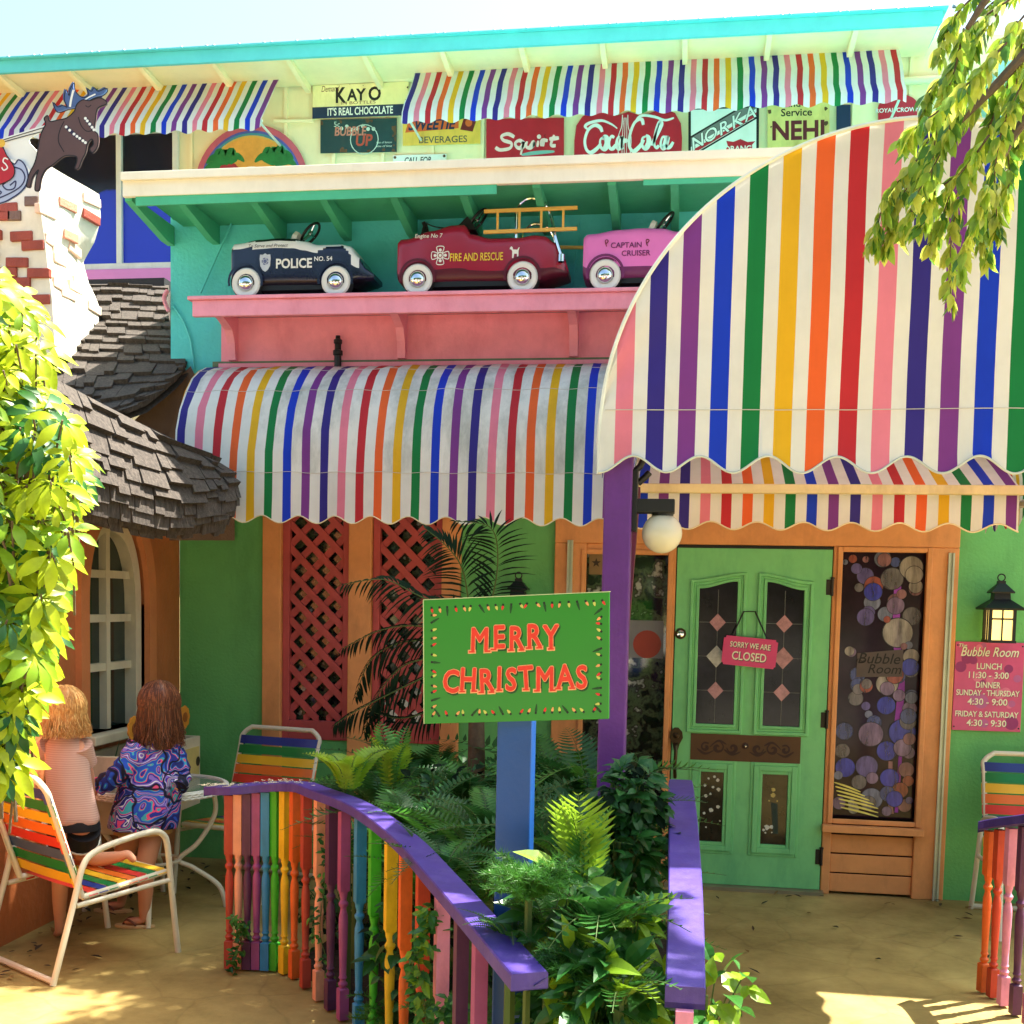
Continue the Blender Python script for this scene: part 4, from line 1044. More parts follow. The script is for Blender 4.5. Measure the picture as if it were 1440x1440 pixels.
def rust(g, M, W_, H_, mi, n=10, s=.02, w=.0127):
    for k in range(n):
        e = rnd.randrange(4); q = rnd.random()
        u, v = ((q * W_, rnd.random() * .03), (q * W_, H_ - rnd.random() * .03), (rnd.random() * .03, q * H_), (W_ - rnd.random() * .03, q * H_))[e]
        r = s * (.3 + rnd.random())
        pts = [(min(max(u + r * (.5 + rnd.random() * .6) * math.cos(a * .9), .002), W_ - .002), min(max(v + r * (.5 + rnd.random() * .6) * math.sin(a * .9), .002), H_ - .002)) for a in range(7)]
        g.add([M(x, y, w + k * .00004) for x, y in pts], [tuple(range(7))], mi)
# KAYO
t, M, W_, H_, o = sign_panel('drink_sign', 'cream KAYO chocolate sign with navy band at its foot', 440, 121, 575, 168, CRM, slant=5)
g = MB(); g.fbox(M, 0, W_, 0, H_ * .34, .0122, .014, 0)
g.text('IT\'S REAL CHOCOLATE', M, W_ * .5, H_ * .17, .085, 1, .0145, bold=.02, W=W_ * .68)
g.text('Demand', M, W_ * .19, H_ * .87, .07, 2, .0128, shear=.3, W=W_ * .19)
g.text('K', M, W_ * .30, H_ * .65, .17, 3, .0128, bold=.03, W=W_ * .11); g.text('AY', M, W_ * .46, H_ * .65, .13, 3, .0128, bold=.03, W=W_ * .2); g.text('O', M, W_ * .65, H_ * .66, .15, 3, .0128, bold=.03, W=W_ * .13)
g.text('IN BOTTLES', M, W_ * .48, H_ * .43, .035, 2, .0128, W=W_ * .36)
rust(g, M, W_, H_, 4, 8, .012)
g.build('lettering', [NAVY, SWH, BRN, INK, RUST], t, fix=False)
# bubble up
t, M, W_, H_, o = sign_panel('drink_sign', 'dark green rusted BUBBLE UP sign below the KAYO sign', 451, 169, 558, 216, mat('sign_dark_green', (24, 58, 58), var=.15, dirt=(60, 70, 60), damt=.4, dscale=7), slant=2)
g = MB(); g.text('BUBBLE', M, W_ * .4, H_ * .62, .1, 0, .0128, bold=.025, shear=.12, W=W_ * .42); g.text('UP', M, W_ * .58, H_ * .34, .13, 1, .0128, bold=.025, shear=.1, W=W_ * .22)
for k in range(7): g.disc(M, W_ * (.28 + .07 * k), H_ * (.72 + .06 * math.sin(k * 2)), .016, .0126, 12, 2)
g.ring(M, W_ * .58, H_ * .38, .115, .122, .0126, 24, 2)
g.text('kiss of lemon', M, W_ * .84, H_ * .28, .025, 2, .0128, shear=.2, W=W_ * .2); g.text('kiss of lime', M, W_ * .84, H_ * .17, .025, 2, .0128, shear=.2, W=W_ * .2); g.text('5c', M, W_ * .22, H_ * .84, .06, 2, .0128)
rust(g, M, W_, H_, 3, 16, .025)
g.build('lettering', [mat('sign_salmon', (190, 120, 100)), mat('sign_brick', (176, 70, 50)), mat('sign_mint', (190, 205, 190)), RUST], t, fix=False)
# Sweetie
t, M, W_, H_, o = sign_panel('drink_sign', 'yellow SWEETIE BEVERAGES sign half under the long awning', 567, 165, 676, 206, CRM, slant=3)
g = MB(); g.fbox(M, 0, W_, 0, H_ * .98, .0121, .0125, 4)
g.prism([(.02, H_ * .45), (W_ * .72, H_ * .55), (W_ * .72, H_ * .95), (.05, H_ * .9)], M, .0126, .0128, 0)
g.text('SWEETIE', M, W_ * .38, H_ * .69, .12, 1, .0135, bold=.03, shear=.25, W=W_ * .62)
g.prism([(W_ * .74, H_ * .5), (W_ * .9, H_ * .42), (W_ * .97, H_ * .98), (W_ * .8, H_ * 1.0)], M, .0129, .0132, 2)
g.disc(M, W_ * .85, H_ * .72, .03, .0136, 16, 0)
g.text('BEVERAGES', M, W_ * .52, H_ * .17, .075, 3, .0135, bold=.01, W=W_ * .62)
g.build('lettering', [ORS, NAVY, BRN, mat('sign_grey', (84, 84, 70)), YLS], t, fix=False)
# CALL FOR
t, M, W_, H_, o = sign_panel('drink_sign', 'small white CALL FOR sign just above the cream roof', 553, 219, 628, 252, SWH, slant=2)
g = MB(); g.text('CALL FOR', M, W_ * .47, H_ * .74, .07, 0, .0128, bold=.02, shear=.2, W=W_ * .5); g.text('DOUBLE COLA', M, W_ * .5, H_ * .42, .08, 0, .0128, bold=.03, shear=.1, W=W_ * .72)
for u in (.04, .96): g.disc(M, W_ * u, H_ * .9, .012, .0126, 10, 1)
g.build('lettering', [INK, RUST], t, fix=False)
# Squirt
t, M, W_, H_, o = sign_panel('drink_sign', 'square red SQUIRT sign with white script', 684, 168, 793, 238, RED, slant=1)
g = MB()
lt_ = {'S': [(.30, .40), (.22, .46), (.14, .42), (.16, .34), (.26, .28), (.24, .18), (.12, .15), (.06, .2)],
       'q': [(.42, .28), (.36, .33), (.31, .27), (.34, .19), (.4, .2), (.42, .3), (.38, .05)], 'u': [(.46, .31), (.45, .21), (.5, .19), (.55, .3), (.54, .2)], 'i': [(.6, .32), (.59, .2)], 'r': [(.65, .21), (.66, .32), (.72, .32)], 't': [(.8, .43), (.76, .24), (.82, .22)], 'x': [(.74, .35), (.86, .37)]}
SC = lambda q: (W_ * (.06 + q[0] * 1.02), H_ * (.22 + q[1] * 1.02))
for k_, pts in lt_.items(): g.stroke([SC(q) for q in pts], M, .032, 0, .0128 + .0002 * len(k_) + .00007 * ord(k_[0]) * .1, taper=.3)
g.disc(M, *SC((.61, .4)), .018, .014, 10, 0)
g.stroke([(W_ * .46, H_ * .27), (W_ * .66, H_ * .31), (W_ * .88, H_ * .33)], M, .03, 1, .0126, taper=.6)
g.text('S', M, W_ * .76, H_ * .62, .05, 2, .0128)
g.build('lettering', [mat('sign_pale_pink', (240, 205, 195)), mat('sign_aqua', (120, 170, 160)), BRN], t, fix=False)
# Coca-Cola
c0, c1 = sp(807, 235), sp(958, 235)
t = thing('drink_sign', c0, 'red scalloped Coca-Cola sign with white flowing script and bottle', 'sign', GSIGN); W_ = (c1 - c0).length; H_ = (sp(880, 158) - sp(880, 238)).length
M = frame(c0, c1 - c0, (0, 0, 1), (0, -1, 0))
poly = [(.03, 0), (.97, 0), (1.0, .2), (1.0, .5), (.985, .75), (.93, .93), (.85, 1.0), (.76, .98), (.68, .92), (.6, .9), (.5, .96), (.4, .9), (.32, .92), (.24, .97), (.15, .96), (.07, .88), (.015, .72), (0, .45), (0, .2)]
g = MB(); g.prism([(u * W_, v * H_) for u, v in poly], M, 0, .02); g.build('panel', RED, t, bevel=.006)
g = MB()
K = lambda P: [(u * W_, v * H_) for u, v in P]
# flowing script, drawn letter by letter
ST = [[(.26, .60), (.24, .68), (.19, .72), (.13, .64), (.10, .46), (.115, .3), (.16, .24), (.22, .32), (.25, .4)],
      [(.13, .64), (.10, .7), (.14, .76), (.25, .8), (.34, .74), (.4, .66)],
      [(.28, .52), (.245, .46), (.25, .34), (.285, .3), (.31, .4), (.30, .5), (.275, .52), (.27, .46)],
      [(.375, .5), (.345, .52), (.325, .42), (.335, .32), (.365, .31), (.39, .38)],
      [(.44, .5), (.41, .5), (.395, .4), (.41, .31), (.435, .36), (.45, .52), (.445, .34), (.465, .31)],
      [(.455, .44), (.5, .45)],
      [(.64, .72), (.62, .82), (.56, .76), (.52, .56), (.515, .36), (.555, .26), (.61, .34), (.65, .46)],
      [(.56, .76), (.62, .88), (.74, .86), (.84, .8), (.92, .84)],
      [(.665, .52), (.635, .48), (.635, .36), (.665, .31), (.695, .4), (.69, .5), (.665, .54)],
      [(.72, .36), (.76, .52), (.80, .72), (.785, .76), (.76, .62), (.745, .4), (.765, .32), (.79, .36)],
      [(.855, .5), (.82, .5), (.805, .38), (.825, .31), (.85, .38), (.865, .52), (.86, .34), (.89, .33), (.92, .42)],
      [(.09, .2), (.16, .12), (.26, .2), (.36, .15), (.42, .08)]]
for i, P in enumerate(ST): g.stroke(K(P), M, .034 if i not in (1, 7, 11) else .022, 0, .0208 + i * .0002, taper=.55, n=8)
for s_ in (-1, 1): g.stroke(K([(.47 + s_ * .025, .9), (.47 + s_ * .03, .7), (.47 + s_ * .06, .5), (.47 + s_ * .055, .2), (.47 + s_ * .05, .0)]), M, .006, 0, .0206)
for d in (-.02, 0, .02): g.stroke(K([(.47 + d * .5, .85), (.47 + d, .55), (.47 + d, .05)]), M, .004, 0, .0206)
g.build('lettering', [SWH], t, fix=False)
# NORKA
t, M, W_, H_, o = sign_panel('drink_sign', 'white NORKA sign with slanted name on a grey and red band', 968, 152, 1067, 226, SWH, slant=3)
g = MB()
for a, b, c_ in ((0, 0, None),):
    g.fbox(M, 0, .02, 0, H_, .0121, .0135, 0); g.fbox(M, W_ - .02, W_, 0, H_, .0121, .0135, 0); g.fbox(M, .02, W_ - .02, H_ - .02, H_, .0121, .0135, 0)
g.prism([(.02, .1), (W_ - .02, .38), (W_ - .02, .45), (.02, .17)], M, .0122, .0126, 1); g.prism([(.02, .04), (W_ - .02, .32), (W_ - .02, .35), (.02, .07)], M, .0122, .0127, 2)
g.prism([(.02, .02), (W_ - .02, .30), (W_ - .02, .315), (.02, .035)], M, .0122, .0128, 0); g.prism([(.02, .17), (W_ - .02, .45), (W_ - .02, .465), (.02, .185)], M, .0122, .0128, 0)
U2 = Vector((1, 0, .50)).normalized()
for k, L_ in enumerate('NORKA'):
    p = M(.075 + k * .102, .135 + k * .051, 0); M2 = frame(p, (1, 0, .5), (-.1, 0, 1), (0, -1, 0)); g.btext(L_, M2, 0, 0, .14, .006, 0, .0129 + (k % 2) * .0004); g.btext(L_, M2, 0, 0, .14, .0015, 3, .0138)
SH = [(W_ * .52, .0), (W_ * .92, .0), (W_ * .94, .06), (W_ * .9, .1), (W_ * .95, .13), (W_ * .84, .125), (W_ * .74, .15), (W_ * .64, .13), (W_ * .54, .14), (W_ * .56, .1), (W_ * .52, .06)]
g.prism(SH, M, .0121, .0124, 2); g.text('ORANGE', M, W_ * .73, .075, .06, 3, .0128, bold=.02)
g.build('lettering', [INK, mat('sign_mid_grey', (120, 116, 112)), RED, SWH], t, fix=False)
# NEHI
t, M, W_, H_, o = sign_panel('drink_sign', 'yellowed Service NEHI sign with maroon capitals beside the canopy arch', 1079, 142, 1166, 226, mat('sign_aged_yellow', (226, 200, 120), var=.12, dirt=(150, 110, 60), damt=.5, dscale=6), slant=2)
g = MB(); g.text('and', M, W_ * .42, H_ * .93, .08, 1, .0128, bold=.01); g.text('Service', M, W_ * .47, H_ * .78, .08, 1, .0128, bold=.015, W=W_ * .5); g.text('NEHI', M, W_ * .5, H_ * .47, .2, 0, .0128, bold=.03, W=W_ * .84)
rust(g, M, W_, H_, 2, 12, .018)
g.build('lettering', [mat('sign_maroon', (100, 30, 40)), INK, RUST], t, fix=False)
t, M, W_, H_, o = sign_panel('drink_sign', 'narrow dark navy sign strip standing right of the NEHI sign', 1176, 148, 1196, 190, NAVY)
# Royal Crown
c = sp(1262, 156); t = thing('drink_sign', c, 'round topped red ROYAL CROWN COLA sign behind the hanging leaves', 'sign', GSIGN)
M = frame(c, (1, 0, 0), (0, 0, 1), (0, -1, 0)); r_ = .15
g = MB(); g.prism([(-.13, -.2)] + [(-r_ * math.cos(math.pi * k / 12), .02 + .1 * math.sin(math.pi * k / 12)) for k in range(13)] + [(.13, -.2)], M, 0, .014); g.build('panel', RED, t)
g = MB(); g.text('ROYAL CROWN', M, 0, .0, .045, 0, .0148, bold=.02); g.text('COLA', M, 0, -.07, .05, 0, .0148, bold=.02); g.build('lettering', SWH, t, fix=False)
# round painted mural disc (plain rainbow rings and palms)
c = sp(354, 262); t = thing('round_mural', c, 'half hidden round painted board with rainbow rings and green palm leaves', 'sign')
M = frame(c, (1, 0, 0), (0, 0, 1), (0, -1, 0)); rr0 = (sp(434, 250) - c).x
g = MB(); g.prism([(rr0 * math.cos(2 * math.pi * k / 48), rr0 * math.sin(2 * math.pi * k / 48)) for k in range(48)], M, 0, .02); g.build('panel', mat('mural_rose', (196, 92, 108), var=.1), t)
g = MB()
for k, (a, b) in enumerate(((.86, .9), (.82, .86), (.79, .82))): g.ring(M, 0, 0, rr0 * a, rr0 * b, .0205, 48, k)
g.disc(M, 0, 0, rr0 * .79, .0204, 48, 3)
for sx_, rot in ((-.45, .3), (.42, -.2)):
    for k in range(6):
        a = math.pi * .5 + rot + (k - 2.5) * .55; P = [(rr0 * sx_, rr0 * .32), (rr0 * (sx_ + .22 * math.cos(a)), rr0 * (.38 + .22 * math.sin(a))), (rr0 * (sx_ + .38 * math.cos(a)), rr0 * (.3 + .2 * math.sin(a)))]
        g.stroke(P, M, rr0 * .13, 4, .021 + k * .0003, taper=.8)
for k in range(7): g.disc(M, rr0 * (-.5 + .04 * k), rr0 * (.3 + .03 * math.sin(k * 3)), rr0 * .05, .0235 + .0001 * k, 10, 5)
g.stroke([(-rr0 * .2, rr0 * .2), (0, rr0 * .26), (rr0 * .3, rr0 * .2)], M, rr0 * .1, 6, .0232)
g.build('painting', [mat('mural_blue', (80, 92, 170)), mat('mural_teal', (70, 140, 150)), mat('mural_gold', (214, 170, 80)), mat('mural_orange', (226, 158, 70), var=.2), mat('mural_green', (40, 120, 60), var=.3), mat('mural_flower', (170, 50, 60)), mat('mural_pale', (235, 225, 200))], t, fix=False)
# blue neon style board at the right behind the canopy
# ================================================================ PEDAL CARS
GP = 'pedal cars on the pink shelf'
def pedal_car(label, px, mats, split, kind):
    """x along the car (front at the left), y to the wall, z up from the shelf"""
    p = at(px, 412, -.40); t = thing('pedal_car', (p.x, -.24, sz + .002), label, 'pedal car', GP)
    L_ = .86 if kind == 'police' else .99
    O = Vector((p.x, -.24, sz + .002))
    if kind == 'fire':
        prof = [(0, .09, .272, .125), (.008, .07, .283, .138), (.05, .06, .285, .14), (.2, .06, .32, .15), (.33, .06, .345, .15), (.40, .06, .345, .15), (.43, .06, .30, .15), (.55, .06, .275, .15), (.72, .06, .275, .15), (.80, .06, .285, .15), (.86, .07, .28, .148), (.92, .09, .25, .14), (.97, .10, .2, .12), (1.0, .11, .12, .09)]
    else:
        prof = [(0, .09, .27, .125), (.008, .07, .282, .138), (.05, .06, .285, .14), (.2, .06, .30, .15), (.33, .06, .305, .15), (.45, .06, .30, .15), (.52, .06, .285, .15), (.62, .06, .265, .15), (.72, .06, .265, .15), (.78, .06, .265, .15), (.84, .07, .255, .148), (.90, .09, .2, .14), (.96, .10, .14, .12), (1.0, .11, .12, .10)]
    prof = [(a, b, c * 1.16, w_) for a, b, c, w_ in prof]
    def interp(x):
        for a, b in zip(prof, prof[1:]):
            if a[0] <= x <= b[0]:
                f = (x - a[0]) / (b[0] - a[0]); f = f * f * (3 - 2 * f)
                return [a[i] + (b[i] - a[i]) * f for i in (1, 2, 3)]
        return list(prof[-1][1:])
    n, ns = 44, 56; rows = []
    wheels = (.13 if kind != 'police' else .12, .745 if kind != 'police' else .755)
    for i in range(ns + 1):
        x = i / ns; zb, zt, hw = interp(x); row = []
        fl = sum(.022 * math.exp(-((x - w_) / .085) ** 2) for w_ in wheels)
        for k in range(n):
            a = 2 * math.pi * k / n; c, s_ = math.cos(a), math.sin(a); e = .34
            yy = hw * abs(c) ** e * (1 if c > 0 else -1); zz = (zb + zt) / 2 + (zt - zb) / 2 * abs(s_) ** e * (1 if s_ > 0 else -1)
            if zz < .15: yy *= 1 + fl / hw * max(0, 1 - abs(zz - .09) / .06)
            row.append(O + Vector((x * L_, yy, zz)))
        rows.append(row)
    g = MB()
    def mi(i, j):
        p_ = (rows[i][j] + rows[i][(j + 1) % n] + rows[min(i + 1, ns)][j]) / 3 - O
        return split(p_.x / L_, p_.z, -p_.y)
    g.grid(rows, mi, wrap=True); g.add([rows[0][k] for k in range(n)], [tuple(range(n))], split(0, .2, 0)); g.add([rows[-1][k] for k in range(n)], [tuple(range(n))], split(1, .12, 0))
    g.build('body', mats, t, smooth=50)
    # fender arches: dark wheel housings
    for w_ in wheels:
        wx = w_ * L_
        for sgn in (-1, 1):
            c = O + Vector((wx, sgn * .155, .084))
            g = MB(); g.lathe([(.0, .0), (.052, .0), (.052, .006), (.06, .010), (.080, .010), (.088, .002), (.094, -.012), (.094, -.05), (.0, -.055)], c + Vector((0, -.004 * sgn, 0)), (1, 0, 0), (0, 0, -sgn), 28, [1, 1, 1, 1, 1, 0, 0, 0])
            wh = g.build('wheel', [mat('tyre_rubber', (24, 24, 24), rough=.8), mat('whitewall', (226, 224, 216), var=.03, rough=.4)], t, smooth=40)
            g = MB(); g.lathe([(.046, .004), (.044, .014), (.034, .026), (.018, .034), (0, .036)], c + Vector((0, -.004 * sgn, 0)), (1, 0, 0), (0, 0, -sgn), 20); g.build('hubcap', CHROME, wh, smooth=50)
        g = MB(); M = frame(O + Vector((wx, -.156, .09)), (1, 0, 0), (0, 0, 1), (0, -1, 0))
        g.ring(M, 0, .0, .094, .108, .012, 18, 0, -.25, math.pi + .25); g.ring(M, 0, .0, .0, .0945, -.004, 18, 0, -.35, math.pi + .35)
        g.build('fender', mats[1], t, fix=False)
    g = MB(); g.fbox(frame(O, (1, 0, 0), (0, 0, 1), (0, -1, 0)), wheels[0] * L_ + .08, wheels[1] * L_ - .08, .045, .075, .02, .13); g.build('chassis', BLACK, t)
    # steering wheel
    sx_ = (.48 if kind == 'police' else .42) * L_; hz = .345 if kind != 'fire' else .395
    ax = Vector((-.75, 0, .66)).normalized(); c = O + Vector((sx_ + .03, 0, hz + .06)); U = Vector((0, 1, 0)); V = ax.cross(U)
    if kind != 'fire' or True:
        g = MB(); g.tube([c + (U * math.cos(k * math.pi / 10) + V * math.sin(k * math.pi / 10)) * .075 for k in range(20)], .008, 8, 0, True)
        for k in range(3): g.tube([c, c + (U * math.cos(k * 2.1) + V * math.sin(k * 2.1)) * .073], .005, 6, 1)
        g.tube([c, O + Vector((sx_ - .08, 0, hz - .03))], .009, 8, 1); g.lathe([(.02, 0), (.015, .012), (0, .014)], c, U, V, 12, 1)
        g.build('steering_wheel', [BLACK, CHROME], t, smooth=50)
    return t, O, L_, frame(O + Vector((0, -.1505, 0)), (1, 0, 0), (0, 0, 1), (0, -1, 0))
CWHITE = mat('car_white_enamel', (226, 226, 222), rough=.25, var=.03); CNAVY = mat('car_navy_enamel', (20, 24, 52), rough=.22, var=.1, spec=.6); CBLK = mat('car_black_enamel', (16, 16, 24), rough=.25)
CRED = mat('car_red_enamel', (150, 26, 52), rough=.25, var=.08, spec=.6); CMAR = mat('car_maroon_enamel', (84, 16, 34), rough=.35); CPNK = mat('car_pink_enamel', (226, 118, 190), rough=.3, var=.05); CDPK = mat('car_dark_pink', (110, 40, 90), rough=.4)
CYEL = mat('car_yellow_vinyl', (232, 196, 60), rough=.35); WOODL = mat('varnished_wood', (216, 172, 84), var=.15, wood=(3, 3, 30))
def windscreen(t, O, x, z, m):
    g = MB(); M = frame(O + Vector((x, 0, z)), (0, 1, 0), (.45, 0, 1))
    g.prism([(-.075, -.03), (.075, -.03), (.07, .03), (.05, .055), (.02, .05), (0, .055), (-.02, .05), (-.05, .055), (-.07, .03)], M, 0, .03); g.build('windscreen', m, t, bevel=.006)
def psplit(x, z, s):
    edge = .252 if x < .1 else (.272 - .05 * min(1, (x - .1) / .08) + .0 if x < .18 else .0)
    lim = .258 - .008 * math.sin(x * 9)
    if x < .45: lim = .288
    elif x < .58: lim = .288 - .05 * math.sin((x - .45) / .13 * math.pi * .5)
    elif x < .8: lim = .238 + .05 * min(1, (x - .58) / .12)
    else: lim = .288 - 1.3 * (x - .8)
    hood = z > .325 and x < .5
    if hood: return 2
    if z > lim and x < .9: return 0
    return 1 if z > .1 else 2
t, O, L_, M = pedal_car('navy and white police pedal car', 322, [CWHITE, CNAVY, CBLK], psplit, 'police')
windscreen(t, O, .345, .36, CWHITE)
g = MB(); g.text('POLICE', M, .46 * L_, .188, .075, 0, .003, bold=.03, W=.255 * L_); g.text('NO. 54', M, .665 * L_, .212, .036, 0, .003, bold=.018); g.text('To Serve and Protect', M, .27 * L_, .295, .028, 1, .0015, shear=.35)
sh_ = [(0, .052), (.014, .044), (.032, .046), (.034, .02), (.03, -.02), (.016, -.044), (0, -.054), (-.016, -.044), (-.03, -.02), (-.034, .02), (-.032, .046), (-.014, .044)]
M2 = lambda u, v, w: M(u + .255 * L_, v + .2, w)
g.add([M2(u, v, .0028) for u, v in sh_], [tuple(range(12))], 2); g.ring(M2, 0, .006, .014, .021, .0034, 20, 3); g.disc(M2, 0, .006, .011, .0036, 14, 3)
for k in range(5): g.disc(M2, .018 * math.cos(k * 1.256), .006 + .018 * math.sin(k * 1.256), .004, .0038, 8, 2)
g.build('lettering', [SWH, INK, mat('badge_silver', (190, 196, 206)), mat('badge_blue', (90, 100, 140))], t, fix=False)
t, O, L_, M = pedal_car('red fire engine pedal car with a yellow wooden ladder', 556, [CRED, CMAR, CMAR], lambda x, z, s: 0 if z > .135 + (.0 if x < .78 else .0) else 1, 'fire')
g = MB(); g.text('FIRE AND RESCUE', M, .475 * L_, .2, .062, 0, .003, bold=.012, W=.31 * L_); g.text('Engine No 7', M, .19 * L_, .325, .032, 1, .0025, bold=.01, shear=.15)
M2 = lambda u, v, w: M(u + .262 * L_, v + .215, w)
for k in range(4):
    a = k * math.pi / 2; ca, sa = math.cos(a), math.sin(a)
    P = [(.01, -.01), (.045, -.022), (.052, 0), (.045, .022), (.01, .01)]
    for s0_, w_ in ((1, .003),): g.stroke([(u * ca - v * sa, u * sa + v * ca) for u, v in P], M2, .005, 1, w_, n=3)
    g.disc(M2, .03 * ca, .03 * sa, .009, .0032, 10, 1)
g.ring(M2, 0, 0, .014, .02, .0034, 20, 1); g.disc(M2, 0, 0, .009, .0036, 12, 1)
DOG = [(-.03, .03), (-.024, .036), (-.016, .03), (-.014, .018), (.012, .016), (.022, .03), (.026, .028), (.02, .01), (.02, -.03), (.012, -.03), (.01, -.006), (-.006, -.006), (-.01, -.03), (-.018, -.03), (-.018, .008), (-.024, .018), (-.034, .02)]
g.add([M(u * .95 + .70 * L_, v + .22, .003) for u, v in DOG], [tuple(range(len(DOG)))], 1)
g.build('lettering', [CYEL, SWH], t, fix=False)
# ladder and hose rail, bell
LD = MB(); zA, zB = .35, .465; x0_, x1_ = .52 * L_, 1.05 * L_
for y, in ((-.13,),):
    for z in (zA, zB): LD.bar(O + Vector((x0_ - .01, y, z - .005)), O + Vector((x1_, y, z)), .014, .02)
    for k in range(4): x = x0_ + .07 + k * .125; LD.bar(O + Vector((x, y, zA)), O + Vector((x, y, zB)), .013, .013, (0, 1, 0))
LD.bar(O + Vector((.95 * L_, .12, .325)), O + Vector((1.1 * L_, .12, .32)), .014, .018); LD.bar(O + Vector((.6 * L_, .12, .325)), O + Vector((.95 * L_, .12, .325)), .014, .018)
LD.build('ladder', WOODL, t, bevel=.002)
g = MB()
for y, hgt in ((-.115, .53), (.11, .46)):
    P = [O + Vector((.70 * L_, y, .27)), O + Vector((.70 * L_, y, hgt - .07)), O + Vector((.735 * L_, y, hgt - .015)), O + Vector((.79 * L_, y, hgt)), O + Vector((.86 * L_, y, hgt - .03)), O + Vector((.9 * L_, y, hgt - .11)), O + Vector((.93 * L_, y - .02, .3)), O + Vector((.965 * L_, y - .03, .2))]
    if y > 0: P = P[:6] + [O + Vector((.9 * L_, y, .27))]
    g = MB(); g.tube(spline(P, 6), .009, 8)
    if y < 0: g.lathe([(.02, 0), (.02, .04), (0, .045)], O + Vector((.965 * L_, -.145, .165)), n=12)
    g.build('hose_rail', CHROME, t, smooth=40)
g = MB(); c = O + Vector((.135 * L_, 0, .35)); g.lathe([(.04, 0), (.026, .03), (.02, .06), (.012, .09), (0, .095)], c, n=14); g.bar(c + Vector((.01, 0, .05)), c + Vector((-.01, 0, .1)), .03, .02)
g.build('siren', BLACK, t, smooth=30)
g = MB(); g.prism([(.37 * L_ - .06, .38), (.37 * L_ + .08, .38), (.37 * L_ + .06, .42), (.37 * L_ + .03, .46), (.37 * L_ - .01, .42)], frame(O, (1, 0, 0), (0, 0, 1), (0, -1, 0)), -.07, .07); g.build('dashboard', BLACK, t, bevel=.006)
g = MB(); g.tube(spline([O + Vector((.14 * L_, -.01, .445)), O + Vector((.2 * L_, -.05, .41)), O + Vector((.28 * L_, -.05, .4)), O + Vector((.36 * L_, -.03, .42))], 6), .004, 5); g.build('bell_cord', BLACK, t)
t, O, L_, M = pedal_car('pink captain cruiser pedal car half behind the canopy', 818, [CPNK, CDPK, CDPK], lambda x, z, s: 0 if z > .14 - .0 * x else 1, 'pink')
windscreen(t, O, .36, .365, CWHITE)
g = MB(); g.text('CAPTAIN', M, .245 * L_, .245, .042, 0, .003, bold=.012); g.text('CRUISER', M, .30 * L_, .2, .042, 0, .003, bold=.012)
for u, v in ((.13, .255), (.36, .252)):
    g.stroke([(u * L_, v), (u * L_ + .012, v + .014), (u * L_ + .006, v + .022), (u * L_ - .004, v + .016), (u * L_ + .004, v - .014)], M, .005, 1, .003)
g.build('lettering', [CDPK, BRN], t, fix=False)
# ================================================================ SIGNS at the door
MENUP = mat('menu_pink', (206, 74, 124), var=.12, scale=7, rough=.3, spec=.5); LETC = mat('letter_cream', (240, 232, 205), var=.02)
x0, x1, z0, z1 = rect(1341, 903, 1438, 1028, -.012)
t = thing('opening_hours_sign', (x0, -.012, z0), 'pink opening hours sign reading Bubble Room below the wall lantern', 'sign')
M = facade(x0, -.004, z0); W_, H_ = (x1 - x0) , z1 - z0
g = MB(); g.fbox(M, 0, W_, 0, H_, 0, .012); g.build('panel', MENUP, t, bevel=.002)
g = MB(); bcols = [mat('bubble_rose', (224, 116, 150)), mat('bubble_plum', (150, 50, 110)), mat('bubble_mauve', (186, 96, 150))]
for k in range(18):
    r = .012 + rnd.random() * .03; u, v = r + rnd.random() * (W_ - 2 * r), r + rnd.random() * (H_ - 2 * r)
    g.disc(M, u, v, r, .0122 + k * .00004, 18, k % 3)
g.build('bubble_print', bcols, t, fix=False)
g = MB()
for s_, v, sz_, kw in (('The', .955, .03, dict(shear=.2, bold=.01)), ('Bubble Room', .885, .077, dict(W=0.84*W_, shear=.28, bold=.012)), ('LUNCH', .725, .05, dict(W=0.36*W_)), ('11:30 - 3:00', .625, .053, dict(W=0.58*W_)), ('DINNER', .515, .05, dict(W=0.36*W_)), ('SUNDAY - THURSDAY', .425, .047, dict(W=0.92*W_, space=.96)), ('4:30 - 9:00', .325, .053, dict(W=0.58*W_)), ('FRIDAY & SATURDAY', .185, .047, dict(W=0.92*W_, space=.96)), ('4:30 - 9:30', .085, .053, dict(W=0.58*W_))):
    kw.setdefault('bold', .018); u = W_ * (.5 if s_ != 'The' else .1)
    g.text(s_, M, u + .0022, H_ * v - .0022, sz_, 1, .0135, **kw); g.text(s_, M, u, H_ * v, sz_, 0, .0142, **kw)
g.build('lettering', [LETC, mat('letter_shadow', (60, 26, 44))], t, fix=False)
g = MB()
for u in (.03, .97):
    for v in (.04, .96): g.lathe([(.005, 0), (.004, .003), (0, .004)], M(W_ * u, H_ * v, .0125), (1, 0, 0), (0, 0, 1), 8)
g.build('screws', BLACK, t)
